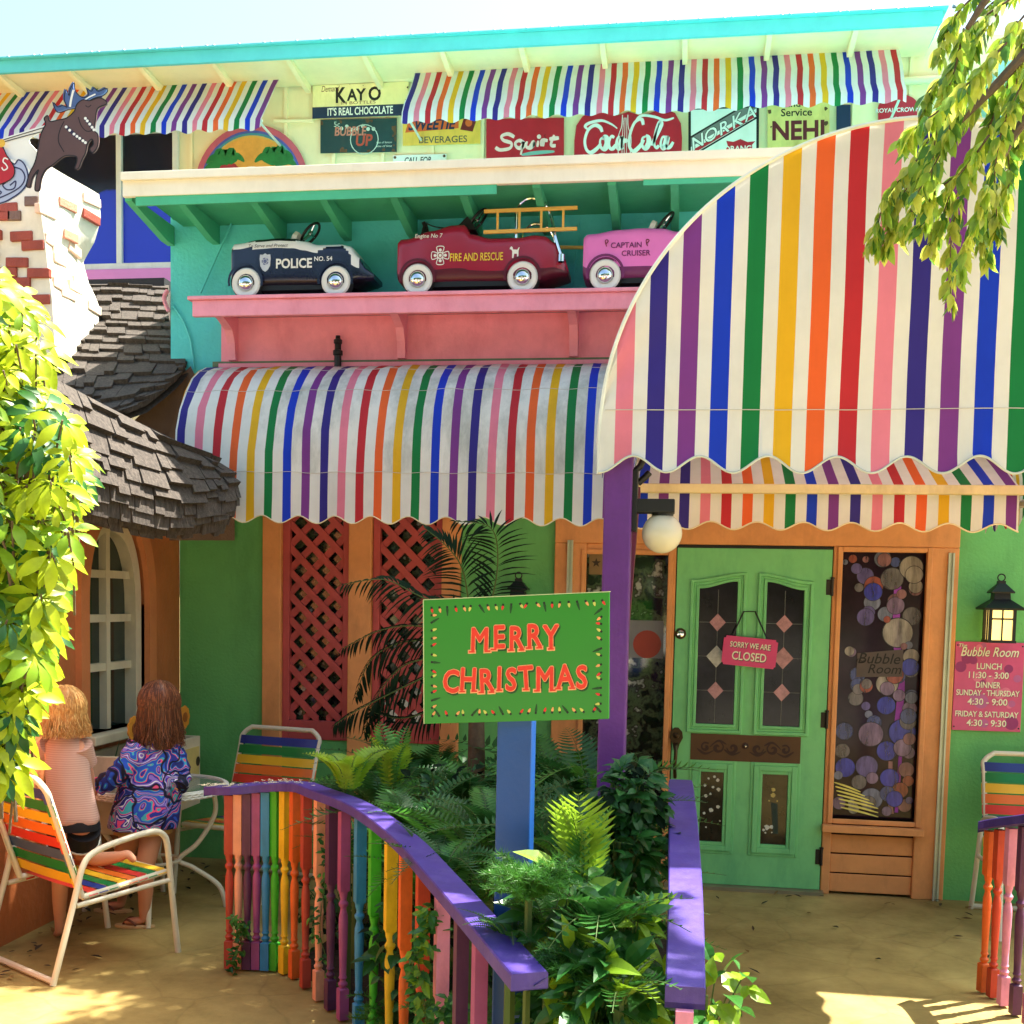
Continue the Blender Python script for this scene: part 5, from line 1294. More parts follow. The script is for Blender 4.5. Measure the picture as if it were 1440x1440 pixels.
# closed sign on the door
c = at(1054, 917, DY - .06); t = thing('closed_sign', c, 'small pink SORRY WE ARE CLOSED board hanging by a chain on the door', 'sign')
an = R_(-4.5); M = frame(c, (math.cos(an), 0, math.sin(an)), (-math.sin(an), 0, math.cos(an)), (0, -1, 0))
W_, H_ = .315, .172
P = [(-W_ / 2 + .012, -H_ / 2), (W_ / 2 - .012, -H_ / 2), (W_ / 2 - .008, -H_ / 2 + .01), (W_ / 2, -H_ / 2 + .014), (W_ / 2, H_ / 2 - .014), (W_ / 2 - .012, H_ / 2 - .01), (W_ / 2 - .014, H_ / 2), (-W_ / 2 + .014, H_ / 2), (-W_ / 2 + .012, H_ / 2 - .012), (-W_ / 2, H_ / 2 - .014), (-W_ / 2, -H_ / 2 + .014), (-W_ / 2 + .01, -H_ / 2 + .01)]
g = MB(); g.prism(P, M, 0, .012); g.build('panel', mat('closed_pink', (214, 60, 116), var=.08, rough=.35), t)
g = MB()
for s_, v, q, ww_ in (('SORRY WE ARE', .036, .046, .235), ('CLOSED', -.03, .07, .2)):
    g.text(s_, M, .003, v - .003, q, 1, .0128, bold=.03, W=ww_); g.text(s_, M, 0, v, q, 0, .0136, bold=.018, W=ww_)
g.build('lettering', [LETC, mat('letter_shadow', (60, 26, 44))], t, fix=False)
g = MB(); k1, k2 = at(1046, 860, DY - .035), at(1062, 860, DY - .035)
g.tube([M(-.115, H_ / 2 - .012, .006), k1, k2, M(.1, H_ / 2 - .012, .006)], .005, 6); g.build('chain', BLACK, t)
# wall lanterns
LAMPG = mat('amber_lamp_glass', (250, 212, 120), emit=.55, var=.1, scale=12)
def lantern(px, py, label, lit=True):
    c = at(px, py, -.12); t = thing('wall_lantern', c, label, 'lantern', 'black wall lanterns')
    s = .064; g = MB()
    for sx_ in (-1, 1):
        for sy_ in (-1, 1): g.box(c.x + sx_ * s - .008, c.x + sx_ * s + .008, c.y + sy_ * s - .008, c.y + sy_ * s + .008, c.z - .085, c.z + .085)
    g.box(c.x - s - .012, c.x + s + .012, c.y - s - .012, c.y + s + .012, c.z - .1, c.z - .0852)
    for d in (-1, 1):
        g.box(c.x - .004, c.x + .004, c.y + d * s - .004, c.y + d * s + .004, c.z - .085, c.z + .085); g.box(c.x + d * s - .004, c.x + d * s + .004, c.y - .004, c.y + .004, c.z - .085, c.z + .085)
        g.box(c.x - s, c.x + s, c.y + d * s - .0045, c.y + d * s + .0045, c.z + .03, c.z + .04)
    g.build('cage', BLACK, t)
    g = MB(); r4 = lambda r, z: [c + Vector((a * r, b * r, z)) for a, b in ((-1, -1), (1, -1), (1, 1), (-1, 1))]
    g.grid([r4(.0, .085), r4(.104, .085), r4(.108, .095), r4(.045, .145), r4(.042, .18), r4(.06, .18), r4(.062, .187), r4(.02, .235), r4(.02, .25), r4(0, .25)], 0, True); g.build('hood', BLACK, t)
    g = MB(); g.tube([c + Vector((.02 * math.cos(k * math.pi / 8), 0, .268 + .02 * math.sin(k * math.pi / 8))) for k in range(16)], .004, 6, 0, True); g.build('ring', BLACK, t)
    g = MB(); g.box(c.x - .05, c.x + .05, -.02, -.001, c.z - .02, c.z + .12); g.bar((c.x, -.02, c.z + .11), (c.x, c.y + .05, c.z + .11), .02, .02); g.build('wall_mount', BLACK, t)
    g = MB(); g.box(c.x - s + .008, c.x + s - .008, c.y - s + .008, c.y + s - .008, c.z - .084, c.z + .084); g.build('glass', LAMPG if lit else GLASS, t)
lantern(1405, 879, 'lit black wall lantern above the opening hours sign')
lantern(728, 872, 'black wall lantern peeking over the green sign beside the palm leaves', False)
# Merry Christmas sign
sY = -4.0
a, b, c = at(597, 1018, sY), at(856, 1011, sY), at(596, 844, sY)
t = thing('christmas_sign', ((a.x + b.x) / 2, sY, 0), 'bright green MERRY CHRISTMAS board on a blue post among the ferns', 'sign')
M = frame(a, b - a, c - a, (0, -1, 0)); W_, H_ = (b - a).length, (c - a).length
g = MB(); g.fbox(M, 0, W_, 0, H_, -.018, 0); g.build('panel', mat('sign_bright_green', (30, 124, 20), var=.04, rough=.35, spec=.5), t, bevel=.001)
g = MB(); g.fbox(M, -.0015, W_ + .0015, H_ + .0001, H_ + .002, -.018, .0005); g.fbox(M, -.0025, -.0002, 0, H_, -.018, .0005); g.build('board_edge', mat('board_edge', (190, 200, 150)), t)
g = MB(); rl = random.Random(3)
# letters in slab capitals: dark shadow, red body, pale snow edge
def letters(s, u, v, size, step, wob):
    for k, ch in enumerate(s):
        if ch == ' ': continue
        uu = u + sum(step[c_] if c_ in step else step['_'] for c_ in s[:k]) * size + (step.get(ch, step['_']) * size) / 2
        vv = v + wob * (1 if k % 2 else -1); an = (rl.random() - .5) * .12
        for bold, mi, w, du, dv in ((.062, 0, .0006, .003, -.004), (.05, 2, .0012, 0, 0), (.026, 1, .0018, 0, 0)):
            ca, sa = math.cos(an), math.sin(an)
            M2 = lambda p, q, w_, uu=uu + du, vv=vv + dv: M(uu + p * ca - q * sa, vv + p * sa + q * ca, w_)
            g.btext(ch, lambda p, q, w_: M2(p, q * 1.28, w_), 0, 0, size, bold * size, mi, w + (k % 2) * .00022)
        # slab serifs
        if ch in 'MERYHITA':
            h = size * .345 * 1.28
            feet = {'M': (-.32, .32), 'E': (-.22,), 'R': (-.2, .22), 'Y': (0,), 'H': (-.25, .25), 'I': (0,), 'T': (0,), 'A': (-.28, .28)}[ch]
            for f_ in feet:
                for w_, mi, e in ((.00165 + k * .00001, 2, .006), (.00245 + k * .00001, 1, 0)):
                    g.fbox(M, uu + f_ * size - size * .12 - e * .5, uu + f_ * size + size * .12 + e * .5, vv - h - size * .035 - e * .5, vv - h + size * .035 + e * .5, w_ - .0003, w_, mi)
step = {'M': .92, 'E': .66, 'R': .72, 'Y': .66, 'C': .66, 'H': .76, 'I': .36, 'S': .60, 'T': .62, 'A': .72, '_': .7}
def fit(s): return sum(step[c_] for c_ in s)
sz1 = W_ * .49 / fit('MERRY'); letters('MERRY', W_ * .245, H_ * .665, sz1, step, .002)
sz2 = W_ * .79 / fit('CHRISTMAS'); letters('CHRISTMAS', W_ * .105, H_ * .335, sz2, step, .002)
g.build('lettering', [mat('letter_dark_green', (22, 66, 24)), mat('letter_red', (216, 52, 34), var=.1, scale=60), mat('letter_snow', (226, 160, 110), var=.3, scale=90)], t, fix=False)
g = MB()
BC = [2, 1, 3, 2, 1]
def bulb(u, v, a, k, long):
    ca, sa = math.cos(a), math.sin(a); Q = lambda p, q: M(u + p * ca - q * sa, v + p * sa + q * ca, .0008)
    L2 = .017 if not long else .026
    g.add([Q(-.0028, 0), Q(.0028, 0), Q(.0028, .006), Q(-.0028, .006)], [(0, 1, 2, 3)], 0)
    mi = (1, 2, 4)[k % 3] if not long else 3
    g.add([Q(-.0026, .006), Q(.0026, .006), Q(.0036, .010), Q(.0012, L2), Q(-.0012, L2), Q(-.0036, .010)], [(0, 1, 2, 3, 4, 5)], mi)
nu_, nv_ = 22, 14; k = 0
for i in range(nu_):
    u = .02 + (W_ - .04) * i / (nu_ - 1)
    bulb(u, H_ - .018, math.pi + (rl.random() - .5) * 1.6, k, i % 4 == 2); bulb(u, .018, (rl.random() - .5) * 1.6, k + 1, i % 4 == 1); k += 1
for i in range(1, nv_):
    v = .02 + (H_ - .04) * i / nv_
    bulb(.018, v, -math.pi / 2 + (rl.random() - .5) * 1.3, k, i % 5 == 2); bulb(W_ - .018, v, math.pi / 2 + (rl.random() - .5) * 1.3, k + 1, i % 5 == 3); k += 1
g.build('bulb_border', [mat('bulb_socket', (16, 30, 18)), mat('bulb_red', (200, 40, 36)), mat('bulb_amber', (214, 150, 90)), mat('bulb_dark_green', (14, 64, 20)), mat('bulb_pale', (190, 190, 90))], t, fix=False)
p = at(725, 1100, sY + .06); g = MB(); g.box(p.x - .046, p.x + .046, sY + .019, sY + .11, 0, a.z + .1); g.build('post', mat('blue_post_paint', (18, 70, 140), var=.1, rough=.4, bump=.1), t, bevel=.004)
# ================================================================ RAILINGS
RC = {'red': (178, 66, 50), 'peach': (232, 158, 128), 'plum': (92, 46, 84), 'mauve': (160, 74, 130), 'blue': (52, 132, 186), 'green': (66, 176, 40), 'yellow': (228, 184, 34), 'orange': (226, 100, 36), 'brick': (190, 62, 34), 'pink': (226, 140, 172)}
RM = {k: mat('baluster_' + k, c, rough=.5, var=.12, scale=12, dirt=tuple(int(x * .5) for x in c), damt=.45, dscale=7, bump=.15, bscale=40) for k, c in RC.items()}
CAPM = mat('violet_rail_paint', (70, 50, 134), var=.16, scale=5, wood=(3, 3, 3), rough=.5, bump=.1, bscale=90, dirt=(120, 104, 170), damt=.35, dscale=12)
def sample(P, ds):
    P = spline([(x, y, 0) for x, y in P], 24); out = []; acc = 0; nxt = 0
    for a, b in zip(P, P[1:]):
        l = (b - a).length
        while nxt <= acc + l: out.append((a.lerp(b, (nxt - acc) / l), (b - a).normalized())); nxt += ds
        acc += l
    return out, acc
def baluster(p, d, ztop, m, parent, plain=False):
    n = 16; s = .0195; nrm = Vector((-d.y, d.x, 0)); g = MB(); rows = []
    def ring(z, r, sq):
        row = []
        for k in range(n):
            a = 2 * math.pi * k / n + math.pi / 4
            c, q = math.cos(a), math.sin(a); f = 1 / max(abs(c), abs(q)) if sq else 1
            row.append(p + d * (r * c * f) + nrm * (r * q * f) + Vector((0, 0, z)))
        rows.append(row)
    if plain: prof = [(0.01, s * .9, 1), (ztop, s * .9, 1)]
    else: prof = [(.01, s, 1), (.135, s, 1), (.142, s * .62, 0), (.15, s * .95, 0), (.158, s * 1.0, 0), (.166, s * .65, 0), (.174, s * .62, 0), (.182, s * .9, 0), (.19, s * .7, 0), (.25, s * .78, 0), (.33, s * .9, 0), (.40, s * .98, 0), (.435, s * .92, 0), (.46, s * .62, 0), (.468, s * .6, 0), (.478, s * .95, 0), (.488, s * 1.0, 0), (.498, s * .66, 0), (.505, s * .62, 0), (.52, s * .85, 0), (.532, s * .9, 0), (.54, s, 1), (ztop, s, 1)]
    for z, r, q in prof: ring(z, r, q)
    g.grid(rows, 0, True); g.add(rows[0], [tuple(range(n))]); g.add(rows[-1], [tuple(range(n))])
    return g.build('baluster', m, parent, smooth=38)
def railing(label, P, zc, ds, colors, wid=.089, plain=(), ext=(0, 0), posts=None):
    pts, L_ = sample(P, ds)
    if posts: pts = posts
    t = thing('railing', (P[0][0], P[0][1], 0), label, 'railing', 'rainbow baluster railings round the garden bed')
    for i, (p, d) in enumerate(pts):
        q = i * ds / L_ if not posts else min((Vector(P[0]) - p.xy).length / (Vector(P[0]) - Vector(P[-1])).length, 1)
        nm = colors[i % len(colors)]
        o = baluster(p, d, zc(q) - .0385, RM[nm], t, i in plain); o['label'] = nm + ' painted baluster'
    g = MB(); sp_, _ = sample(P, .05)
    sp_ = [(sp_[0][0] - sp_[0][1] * ext[0], sp_[0][1])] + sp_ + [(sp_[-1][0] + sp_[-1][1] * ext[1], sp_[-1][1])]
    rows = []; m = len(sp_)
    for i, (p, d) in enumerate(sp_):
        nr = Vector((-d.y, d.x, 0)) * wid / 2; z = zc(i / (m - 1)); Zt, Zb = Vector((0, 0, z)), Vector((0, 0, z - .038)); b = Vector((0, 0, .004)); nb = nr * .93
        rows.append([p + nr + Zb, p + nr + Zt - b, p + nb + Zt, p - nb + Zt, p - nr + Zt - b, p - nr + Zb])
    g.grid(rows, 0, True); g.add(rows[0], [tuple(range(6))]); g.add(rows[-1], [tuple(range(6))])
    g.build('handrail', CAPM, t)
    g = MB(); rows = [[p + Vector((-d.y, d.x, 0)) * a + Vector((0, 0, zc(min(max(i / (len(sp_) - 1), 0), 1)) - zz)) for a, zz in ((.016, .0385), (.016, .06), (-.016, .06), (-.016, .0385))] for i, (p, d) in enumerate(sp_)]
    return t
zL = lambda q: .872 + .05 * math.sin(math.pi * min(max(q * .95 + .05, 0), 1)) - .05 * max(0, .2 - q) / .2
LCOL = ['red', 'peach', 'plum', 'mauve', 'blue', 'green', 'yellow', 'orange', 'red', 'peach', 'plum', 'mauve', 'blue', 'green', 'yellow', 'orange', 'brick', 'pink', 'plum', 'mauve']
def atD(px, d): w = CAM + M3 @ Vector(((px - PX) / FOC * d, 0, d)); return Vector((w.x, w.y, 0))
BP = [(323, 5.12), (336, 5.12), (349, 5.11), (362, 5.11), (375, 5.1), (388, 5.1), (402, 5.06), (416, 5.0), (432, 4.88), (451, 4.73), (468, 4.62), (486, 4.51), (509, 4.34), (530, 4.16), (553, 3.97), (574, 3.77), (599, 3.53), (627, 3.30), (655, 3.09), (682, 2.92)]
LPTS = [atD(*b) for b in BP]
LPOST = [(p, (LPTS[min(i + 1, 19)] - LPTS[max(i - 1, 0)]).normalized()) for i, p in enumerate(LPTS)]
LP2 = [atD(298, 5.2), LPTS[0], LPTS[4], LPTS[7], LPTS[9], LPTS[12], LPTS[15], LPTS[17], LPTS[19], atD(755, 2.53)]
LP2 = [(p.x, p.y) for p in LP2]
railing('curving railing of rainbow balusters under a violet handrail between patio and ferns', LP2, zL, .1545, LCOL, plain=(18, 19), posts=LPOST)
zR = lambda q: .785 + .285 * math.sin(math.pi * (.08 + .80 * q))
railing('short violet handrail seen end on at the right edge of the ferns', RRAIL, zR, .16, ['pink', 'plum', 'mauve', 'blue', 'green', 'yellow', 'orange', 'red'])
RPT = [atD(1404, 5.0), atD(1418, 4.93), atD(1434, 4.83), atD(1452, 4.72), atD(1472, 4.6), atD(1496, 4.45), atD(1524, 4.28)]
RPO = [(p, (RPT[min(i + 1, 6)] - RPT[max(i - 1, 0)]).normalized()) for i, p in enumerate(RPT)]
RR = [atD(1393, 5.03)] + RPT + [atD(1560, 4.1)]; RR = [(p.x, p.y) for p in RR]
railing('railing with orange and pink balusters at the right edge of the entrance path', RR, lambda q: .765 + .26 * min(q, .5), .1, ['orange', 'brick', 'pink', 'plum', 'mauve', 'blue', 'green'], posts=RPO)
# fallen blossoms on the handrail
g = MB(); pts, _ = sample(LP2, .004)
for k in range(130):
    f = abs(rnd.gauss(.0, .05)) + (.0 if k < 90 else .1); i = min(int(f * len(pts)) , len(pts) - 1); p, d = pts[i]
    c = p - d * rnd.random() * .1 * (k % 2) + Vector((-d.y, d.x, 0)) * (rnd.random() - .5) * .07; z = zL(i / len(pts)) + .003
    s = .004 + rnd.random() * .005
    for j in range(5):
        a = j * 1.257 + k; e = Vector((math.cos(a), math.sin(a), .5 * rnd.random())); e2 = Vector((-e.y, e.x, 0)) * .5
        b = c + Vector((0, 0, z)); g.add([b, b + (e + e2) * s, b + e * s * 1.5, b + (e - e2) * s], [(0, 1, 2, 3)])
tag(g.build('fallen_blossoms', mat('blossom_cream', (236, 226, 190), trans=.3), fix=False), 'scatter of tiny cream blossoms lying on the handrail', 'blossoms', kind='stuff')
# ================================================================ CHAIRS and TABLE
TUBE = mat('ivory_tube', (222, 212, 188), rough=.35, var=.04, dirt=(150, 140, 110), damt=.3)
VIN = {k: mat('vinyl_' + k, c, rough=.38, var=.06, spec=.5) for k, c in dict(blue=(36, 54, 130), green=(20, 120, 56), yellow=(228, 176, 38), orange=(226, 110, 36), red=(208, 52, 40), slate=(70, 86, 120)).items()}
def strap(mb, a, b, w, dirv, up, r=.016):
    a, b, dv, up = Vector(a), Vector(b), Vector(dirv).normalized(), Vector(up).normalized()
    ax = (b - a).normalized(); V = []
    path = [a - up * r * 1.1 + ax * r, a - ax * r * 1.1, a + up * r * 1.15 + ax * r * .3, a.lerp(b, .25) + up * (r * .9), a.lerp(b, .5) + up * (r * .8), a.lerp(b, .75) + up * (r * .9), b + up * r * 1.15 - ax * r * .3, b + ax * r * 1.1, b - up * r * 1.1 - ax * r]
    mb.grid([[p - dv * w / 2, p + dv * w / 2] for p in path])
def make_chair(label):
    t = thing('strap_chair', (0, 0, 0), label, 'chair', 'white tube chairs with rainbow vinyl straps'); hw = .27
    g = MB(); r = .0145
    for s in (-1, 1):
        y = s * (hw + .03)
        g = MB(); g.tube(spline([(.32, y, .0), (.285, y, .3), (.262, y, .52), (.235, y, .585), (.17, y, .605), (.0, y, .585), (-.12, y, .555), (-.175, y, .50), (-.215, y, .36), (-.32, y, .0)], 5), r, 10); g.build('arm_frame', TUBE, t, smooth=50)
    g = MB()
    y = hw
    for s in (-1, 1):
        g.tube([(.27, s * y, .395), (-.16, s * y, .355)], r, 10); g.tube([(.275, s * (y + .03), .36), (-.205, s * (y + .03), .33)], r * .85, 8)
    g.tube([(.27, -y, .395), (.27, y, .395)], r, 10)
    g.build('seat_frame', TUBE, t, smooth=50)
    g = MB(); g.tube(spline([(-.16, -y, .355), (-.21, -y, .5), (-.30, -y, .78), (-.325, -y, .85), (-.34, -y + .05, .895), (-.342, -y + .1, .9), (-.342, y - .1, .9), (-.34, y - .05, .895), (-.325, y, .85), (-.30, y, .78), (-.21, y, .5), (-.16, y, .355)], 5), r, 10)
    g.build('back_frame', TUBE, t, smooth=50)
    g = MB(); g.tube([(-.318, -hw - .03, .016), (-.318, hw + .03, .016)], r, 8); g.build('stretcher', TUBE, t)
    A, B = Vector((-.17, 0, .39)), Vector((-.325, 0, .85)); cols_ = ['yellow', 'green', 'slate', 'red', 'orange', 'yellow', 'green', 'blue']
    d = (B - A); n = 8; up = Vector((d.z, 0, -d.x))
    for k, c in enumerate(cols_):
        p = A + d * ((k + .5) / n); m = MB(); strap(m, p + Vector((0, -y, 0)), p + Vector((0, y, 0)), d.length / n * .86, d, up); m.build('back_strap', VIN[c], t, smooth=60, fix=False)
    A, B = Vector((.27, 0, .395)), Vector((-.14, 0, .357)); d = B - A
    for k, c in enumerate(['yellow', 'green', 'red', 'orange', 'yellow', 'green', 'blue', 'red']):
        p = A + d * ((k + .5) / n); m = MB(); strap(m, p + Vector((0, -y, 0)), p + Vector((0, y, 0)), d.length / n * .86, d, (0, 0, 1)); m.build('seat_strap', VIN[c], t, smooth=60, fix=False)
    return t
c0 = make_chair('rainbow strap chair in front of the two children by the cottage'); c0.location = (-2.765, -2.0, 0); c0.rotation_euler = (0, 0, R_(60))
c1 = dup(c0); c1['label'] = 'rainbow strap chair behind the glass table by the lattice'; c1.location = (at(352, 1100, -.62).x, -.62, 0); c1.rotation_euler = (0, 0, R_(258))
c2 = dup(c0); c2['label'] = 'rainbow strap chair below the opening hours sign'; c2.location = (1.98, -.5, 0); c2.rotation_euler = (0, 0, R_(-91))
# table
tc = at(219, 1104, -1.12); tz = .68
tc = atZ(219, 1104, tz)
T = thing('glass_table', (tc.x, tc.y, 0), 'round patio table with glass top and woven white rim behind the girl', 'table')
r = .36
def glass_top():
    m = bpy.data.materials.new('table_glass'); m.use_nodes = True; P = m.node_tree.nodes['Principled BSDF']
    P.inputs['Base Color'].default_value = (.35, .45, .4, 1); P.inputs['Roughness'].default_value = .08; P.inputs['Transmission Weight'].default_value = .7; P.inputs['IOR'].default_value = 1.3
    return m
g = MB(); g.lathe([(0, tz - .006), (r, tz - .006), (r, tz), (0, tz)], (tc.x, tc.y, 0), n=48); g.build('tabletop', glass_top(), T)
g = MB(); g.lathe([(r - .012, tz - .034), (r + .014, tz - .034), (r + .018, tz - .02), (r + .014, tz + .008), (r - .004, tz + .01), (r - .006, tz + .001), (r - .012, tz - .034)], (tc.x, tc.y, 0), n=64)
for q in range(3):
    g.tube([(tc.x + (r + .018) * math.cos(k * math.pi / 90), tc.y + (r + .018) * math.sin(k * math.pi / 90), tz - .024 + q * .011 + .004 * math.sin(k * 2.2 + q * 3)) for k in range(180)], .006, 5, 0, True)
g.build('woven_rim', WHITE, T, smooth=50)
for k in range(4):
    a = R_(20 + 90 * k); c, s = math.cos(a), math.sin(a)
    g = MB(); g.tube(spline([(tc.x + c * .3, tc.y + s * .3, tz - .034), (tc.x + c * .31, tc.y + s * .31, .52), (tc.x + c * .22, tc.y + s * .22, .36), (tc.x + c * .12, tc.y + s * .12, .27), (tc.x + c * .2, tc.y + s * .2, .22), (tc.x + c * .33, tc.y + s * .33, .12), (tc.x + c * .37, tc.y + s * .37, 0)], 6), .014, 8); g.build('leg', TUBE, T, smooth=50)
g = MB(); g.tube([(tc.x + .125 * math.cos(k * math.pi / 12), tc.y + .125 * math.sin(k * math.pi / 12), .27) for k in range(24)], .009, 6, 0, True); g.build('leg_ring', TUBE, T)

# ================================================================ PEOPLE
SKIN = mat('skin', (206, 140, 106), rough=.5, var=.05, spec=.4)
def skinmesh(name, nodes, edges, m, parent, sub=2, smooth=True):
    """one continuous body: nodes = {key: (pos, radius)}"""
    keys = list(nodes); me = bpy.data.meshes.new(name); off = WL[parent.name]
    me.from_pydata([Vector(nodes[k][0]) - off for k in keys], [(keys.index(a), keys.index(b)) for a, b in edges], [])
    me.materials.append(m)
    o = bpy.data.objects.new(name, me); COL.objects.link(o); o.parent = parent; WL[o.name] = off
    md = o.modifiers.new('skin', 'SKIN'); md.use_smooth_shade = True
    if not me.skin_vertices:
        o.data.skin_vertices.new() if hasattr(o.data.skin_vertices, 'new') else None
    for i, k in enumerate(keys):
        r = nodes[k][1]; r = r if isinstance(r, tuple) else (r, r)
        me.skin_vertices[0].data[i].radius = r
    me.skin_vertices[0].data[0].use_root = True
    s = o.modifiers.new('sub', 'SUBSURF'); s.levels = sub; s.render_levels = sub
    return o
def loft(mb, rings, n=28, mi=0, M=None):
    """rings: (centre, rx, ry, yaw)"""
    rows = []
    for k_, (c, rx_, ry_, yaw) in enumerate(rings):
        c = Vector(c); u = Vector((math.cos(yaw), math.sin(yaw), 0)); v = Vector((-u.y, u.x, 0))
        rows.append([c + u * (rx_ * math.cos(2 * math.pi * k / n)) + v * (ry_ * math.sin(2 * math.pi * k / n)) for k in range(n)])
    mb.grid(rows, mi, True); return rows
def hand(nodes, edges, wrist, tip, side, s=1.0, pre='h'):
    """palm plus five curled fingers from the wrist node"""
    w = Vector(nodes[wrist][0]); d = (Vector(tip) - w).normalized(); sd = Vector(side).normalized(); sd = (sd - d * sd.dot(d)).normalized(); up = d.cross(sd)
    pm = pre + 'palm'; nodes[pm] = (w + d * .035 * s, (.021 * s, .012 * s)); edges.append((wrist, pm))
    pk = pre + 'knk'; nodes[pk] = (w + d * .06 * s, (.022 * s, .010 * s)); edges.append((pm, pk))
    for i, (o_, l) in enumerate(((-.024, .040), (-.008, .047), (.008, .045), (.023, .036))):
        a, b, c = pre + 'f%da' % i, pre + 'f%db' % i, pre + 'f%dc' % i; base = w + d * .066 * s + sd * o_ * s
        nodes[a] = (base + d * .006 * s, .0062 * s); nodes[b] = (base + d * l * .55 * s - up * .006 * s, .006 * s); nodes[c] = (base + d * l * .9 * s - up * .02 * s, .005 * s)
        edges += [(pk, a), (a, b), (b, c)]
    t1, t2 = pre + 't1', pre + 't2'; nodes[t1] = (w + d * .035 * s - sd * .032 * s, .0075 * s); nodes[t2] = (w + d * .06 * s - sd * .042 * s - up * .008 * s, .006 * s); edges += [(pm, t1), (t1, t2)]
def hairstrands(mb, cen, rad, n, length, zmin, seed, fwd, mi=0, m2=1, w=.006, spread=1.0):
    r = random.Random(seed); fwd = Vector(fwd).normalized()
    for k in range(n):
        # start around the crown, fall along the head and hang
        a = r.random() * 2 * math.pi; el = .1 + .85 * r.random()
        d = Vector((math.cos(a) * math.cos(el * 1.5), math.sin(a) * math.cos(el * 1.5), math.sin(el * 1.5)))
        if d.dot(fwd) > .45 and d.z < .75: continue
        P = []; q = Vector((d.x, d.y, 0)); q = q.normalized() if q.length > .01 else Vector((1, 0, 0))
        el0 = el * 1.5; steps = 7
        for j in range(steps):
            e = el0 + (-.25 - el0) * j / (steps - 1); P.append(cen + Vector((q.x * math.cos(e) * rad[0], q.y * math.cos(e) * rad[1], math.sin(e) * rad[2])) * (1.03 + .05 * r.random()))
        L_ = length * (.75 + .4 * r.random()); last = P[-1]
        for j in range(1, 5): P.append(last + Vector((q.x * .012 * j * (r.random() - .3), q.y * .012 * j * (r.random() - .3), -L_ * j / 4)))
        mb.tube(spline(P, 2), [w * (1 - .75 * i / (2 * len(P))) for i in range(2 * (len(P) - 1) + 1)], 4, mi if r.random() < .6 else m2)
# ---- girl in the patterned jacket
f1 = atZ(196, 1306, 0); f2 = atZ(160, 1284, 0.0)
G = thing('person', (f1.x, f1.y, 0), 'girl with long brown hair in a blue and pink patterned jacket and flip-flops', 'person')
dep = f1.y
def gp(px, py, dy=0): return at(px, py, dep + dy)
hd = gp(222, 992, .05); fw = Vector((-.85, .5, 0)).normalized()
hip = gp(203, 1150, .05); 
nd = {'pel': (hip, (.095, .08)), 'spi': (gp(207, 1110, .06), (.085, .07)), 'che': (gp(214, 1062, .05), (.10, .075)), 'nek': (gp(220, 1030, .05), .04), 'jaw': (hd + Vector((0, 0, -.045)) + fw * .015, .058), 'hea': (hd + Vector((0, 0, .02)), .083), 'top': (hd + Vector((0, 0, .075)), .06),
      'nos': (hd + fw * .098 + Vector((0, 0, -.01)), .011), 
      'lsh': (gp(193, 1055, -.02), .042), 'lel': (gp(168, 1090, -.08), .034), 'lwr': (gp(140, 1106, -.10), .024), 'rsh': (gp(240, 1052, .08), .042), 'rel': (gp(250, 1090, .1), .034), 'rwr': (gp(247, 1112, .02), .024),
      'rhi': (hip + Vector((.05, .0, -.05)), .068), 'rkn': (gp(203, 1222, .0), .048), 'rca': (gp(205, 1252, .02), .043), 'ran': (Vector((f1.x + .01, f1.y + .03, .07)), .027), 'rhe': (Vector((f1.x + .01, f1.y + .035, .035)), .026), 'rto': (Vector((f1.x - .09, f1.y + .015, .027)), (.034, .016)),
      'lhi': (hip + Vector((-.06, .02, -.05)), .068), 'lkn': (gp(168, 1215, .1), .048), 'lca': (gp(172, 1245, .2), .042), 'lan': (Vector((f2.x + .03, f2.y + .03, .075)), .027), 'lhe': (Vector((f2.x + .03, f2.y + .03, .04)), .026), 'lto': (Vector((f2.x - .07, f2.y + .01, .027)), (.034, .016))}
ed = [('pel', 'spi'), ('spi', 'che'), ('che', 'nek'), ('nek', 'jaw'), ('jaw', 'hea'), ('hea', 'top'), ('hea', 'nos'), ('che', 'lsh'), ('lsh', 'lel'), ('lel', 'lwr'), ('che', 'rsh'), ('rsh', 'rel'), ('rel', 'rwr'), ('pel', 'rhi'), ('rhi', 'rkn'), ('rkn', 'rca'), ('rca', 'ran'), ('ran', 'rhe'), ('rhe', 'rto'), ('pel', 'lhi'), ('lhi', 'lkn'), ('lkn', 'lca'), ('lca', 'lan'), ('lan', 'lhe'), ('lhe', 'lto')]
hand(nd, ed, 'lwr', gp(122, 1114, -.1), (0, 0, 1), .8, 'l')
skinmesh('body', nd, ed, SKIN, G)
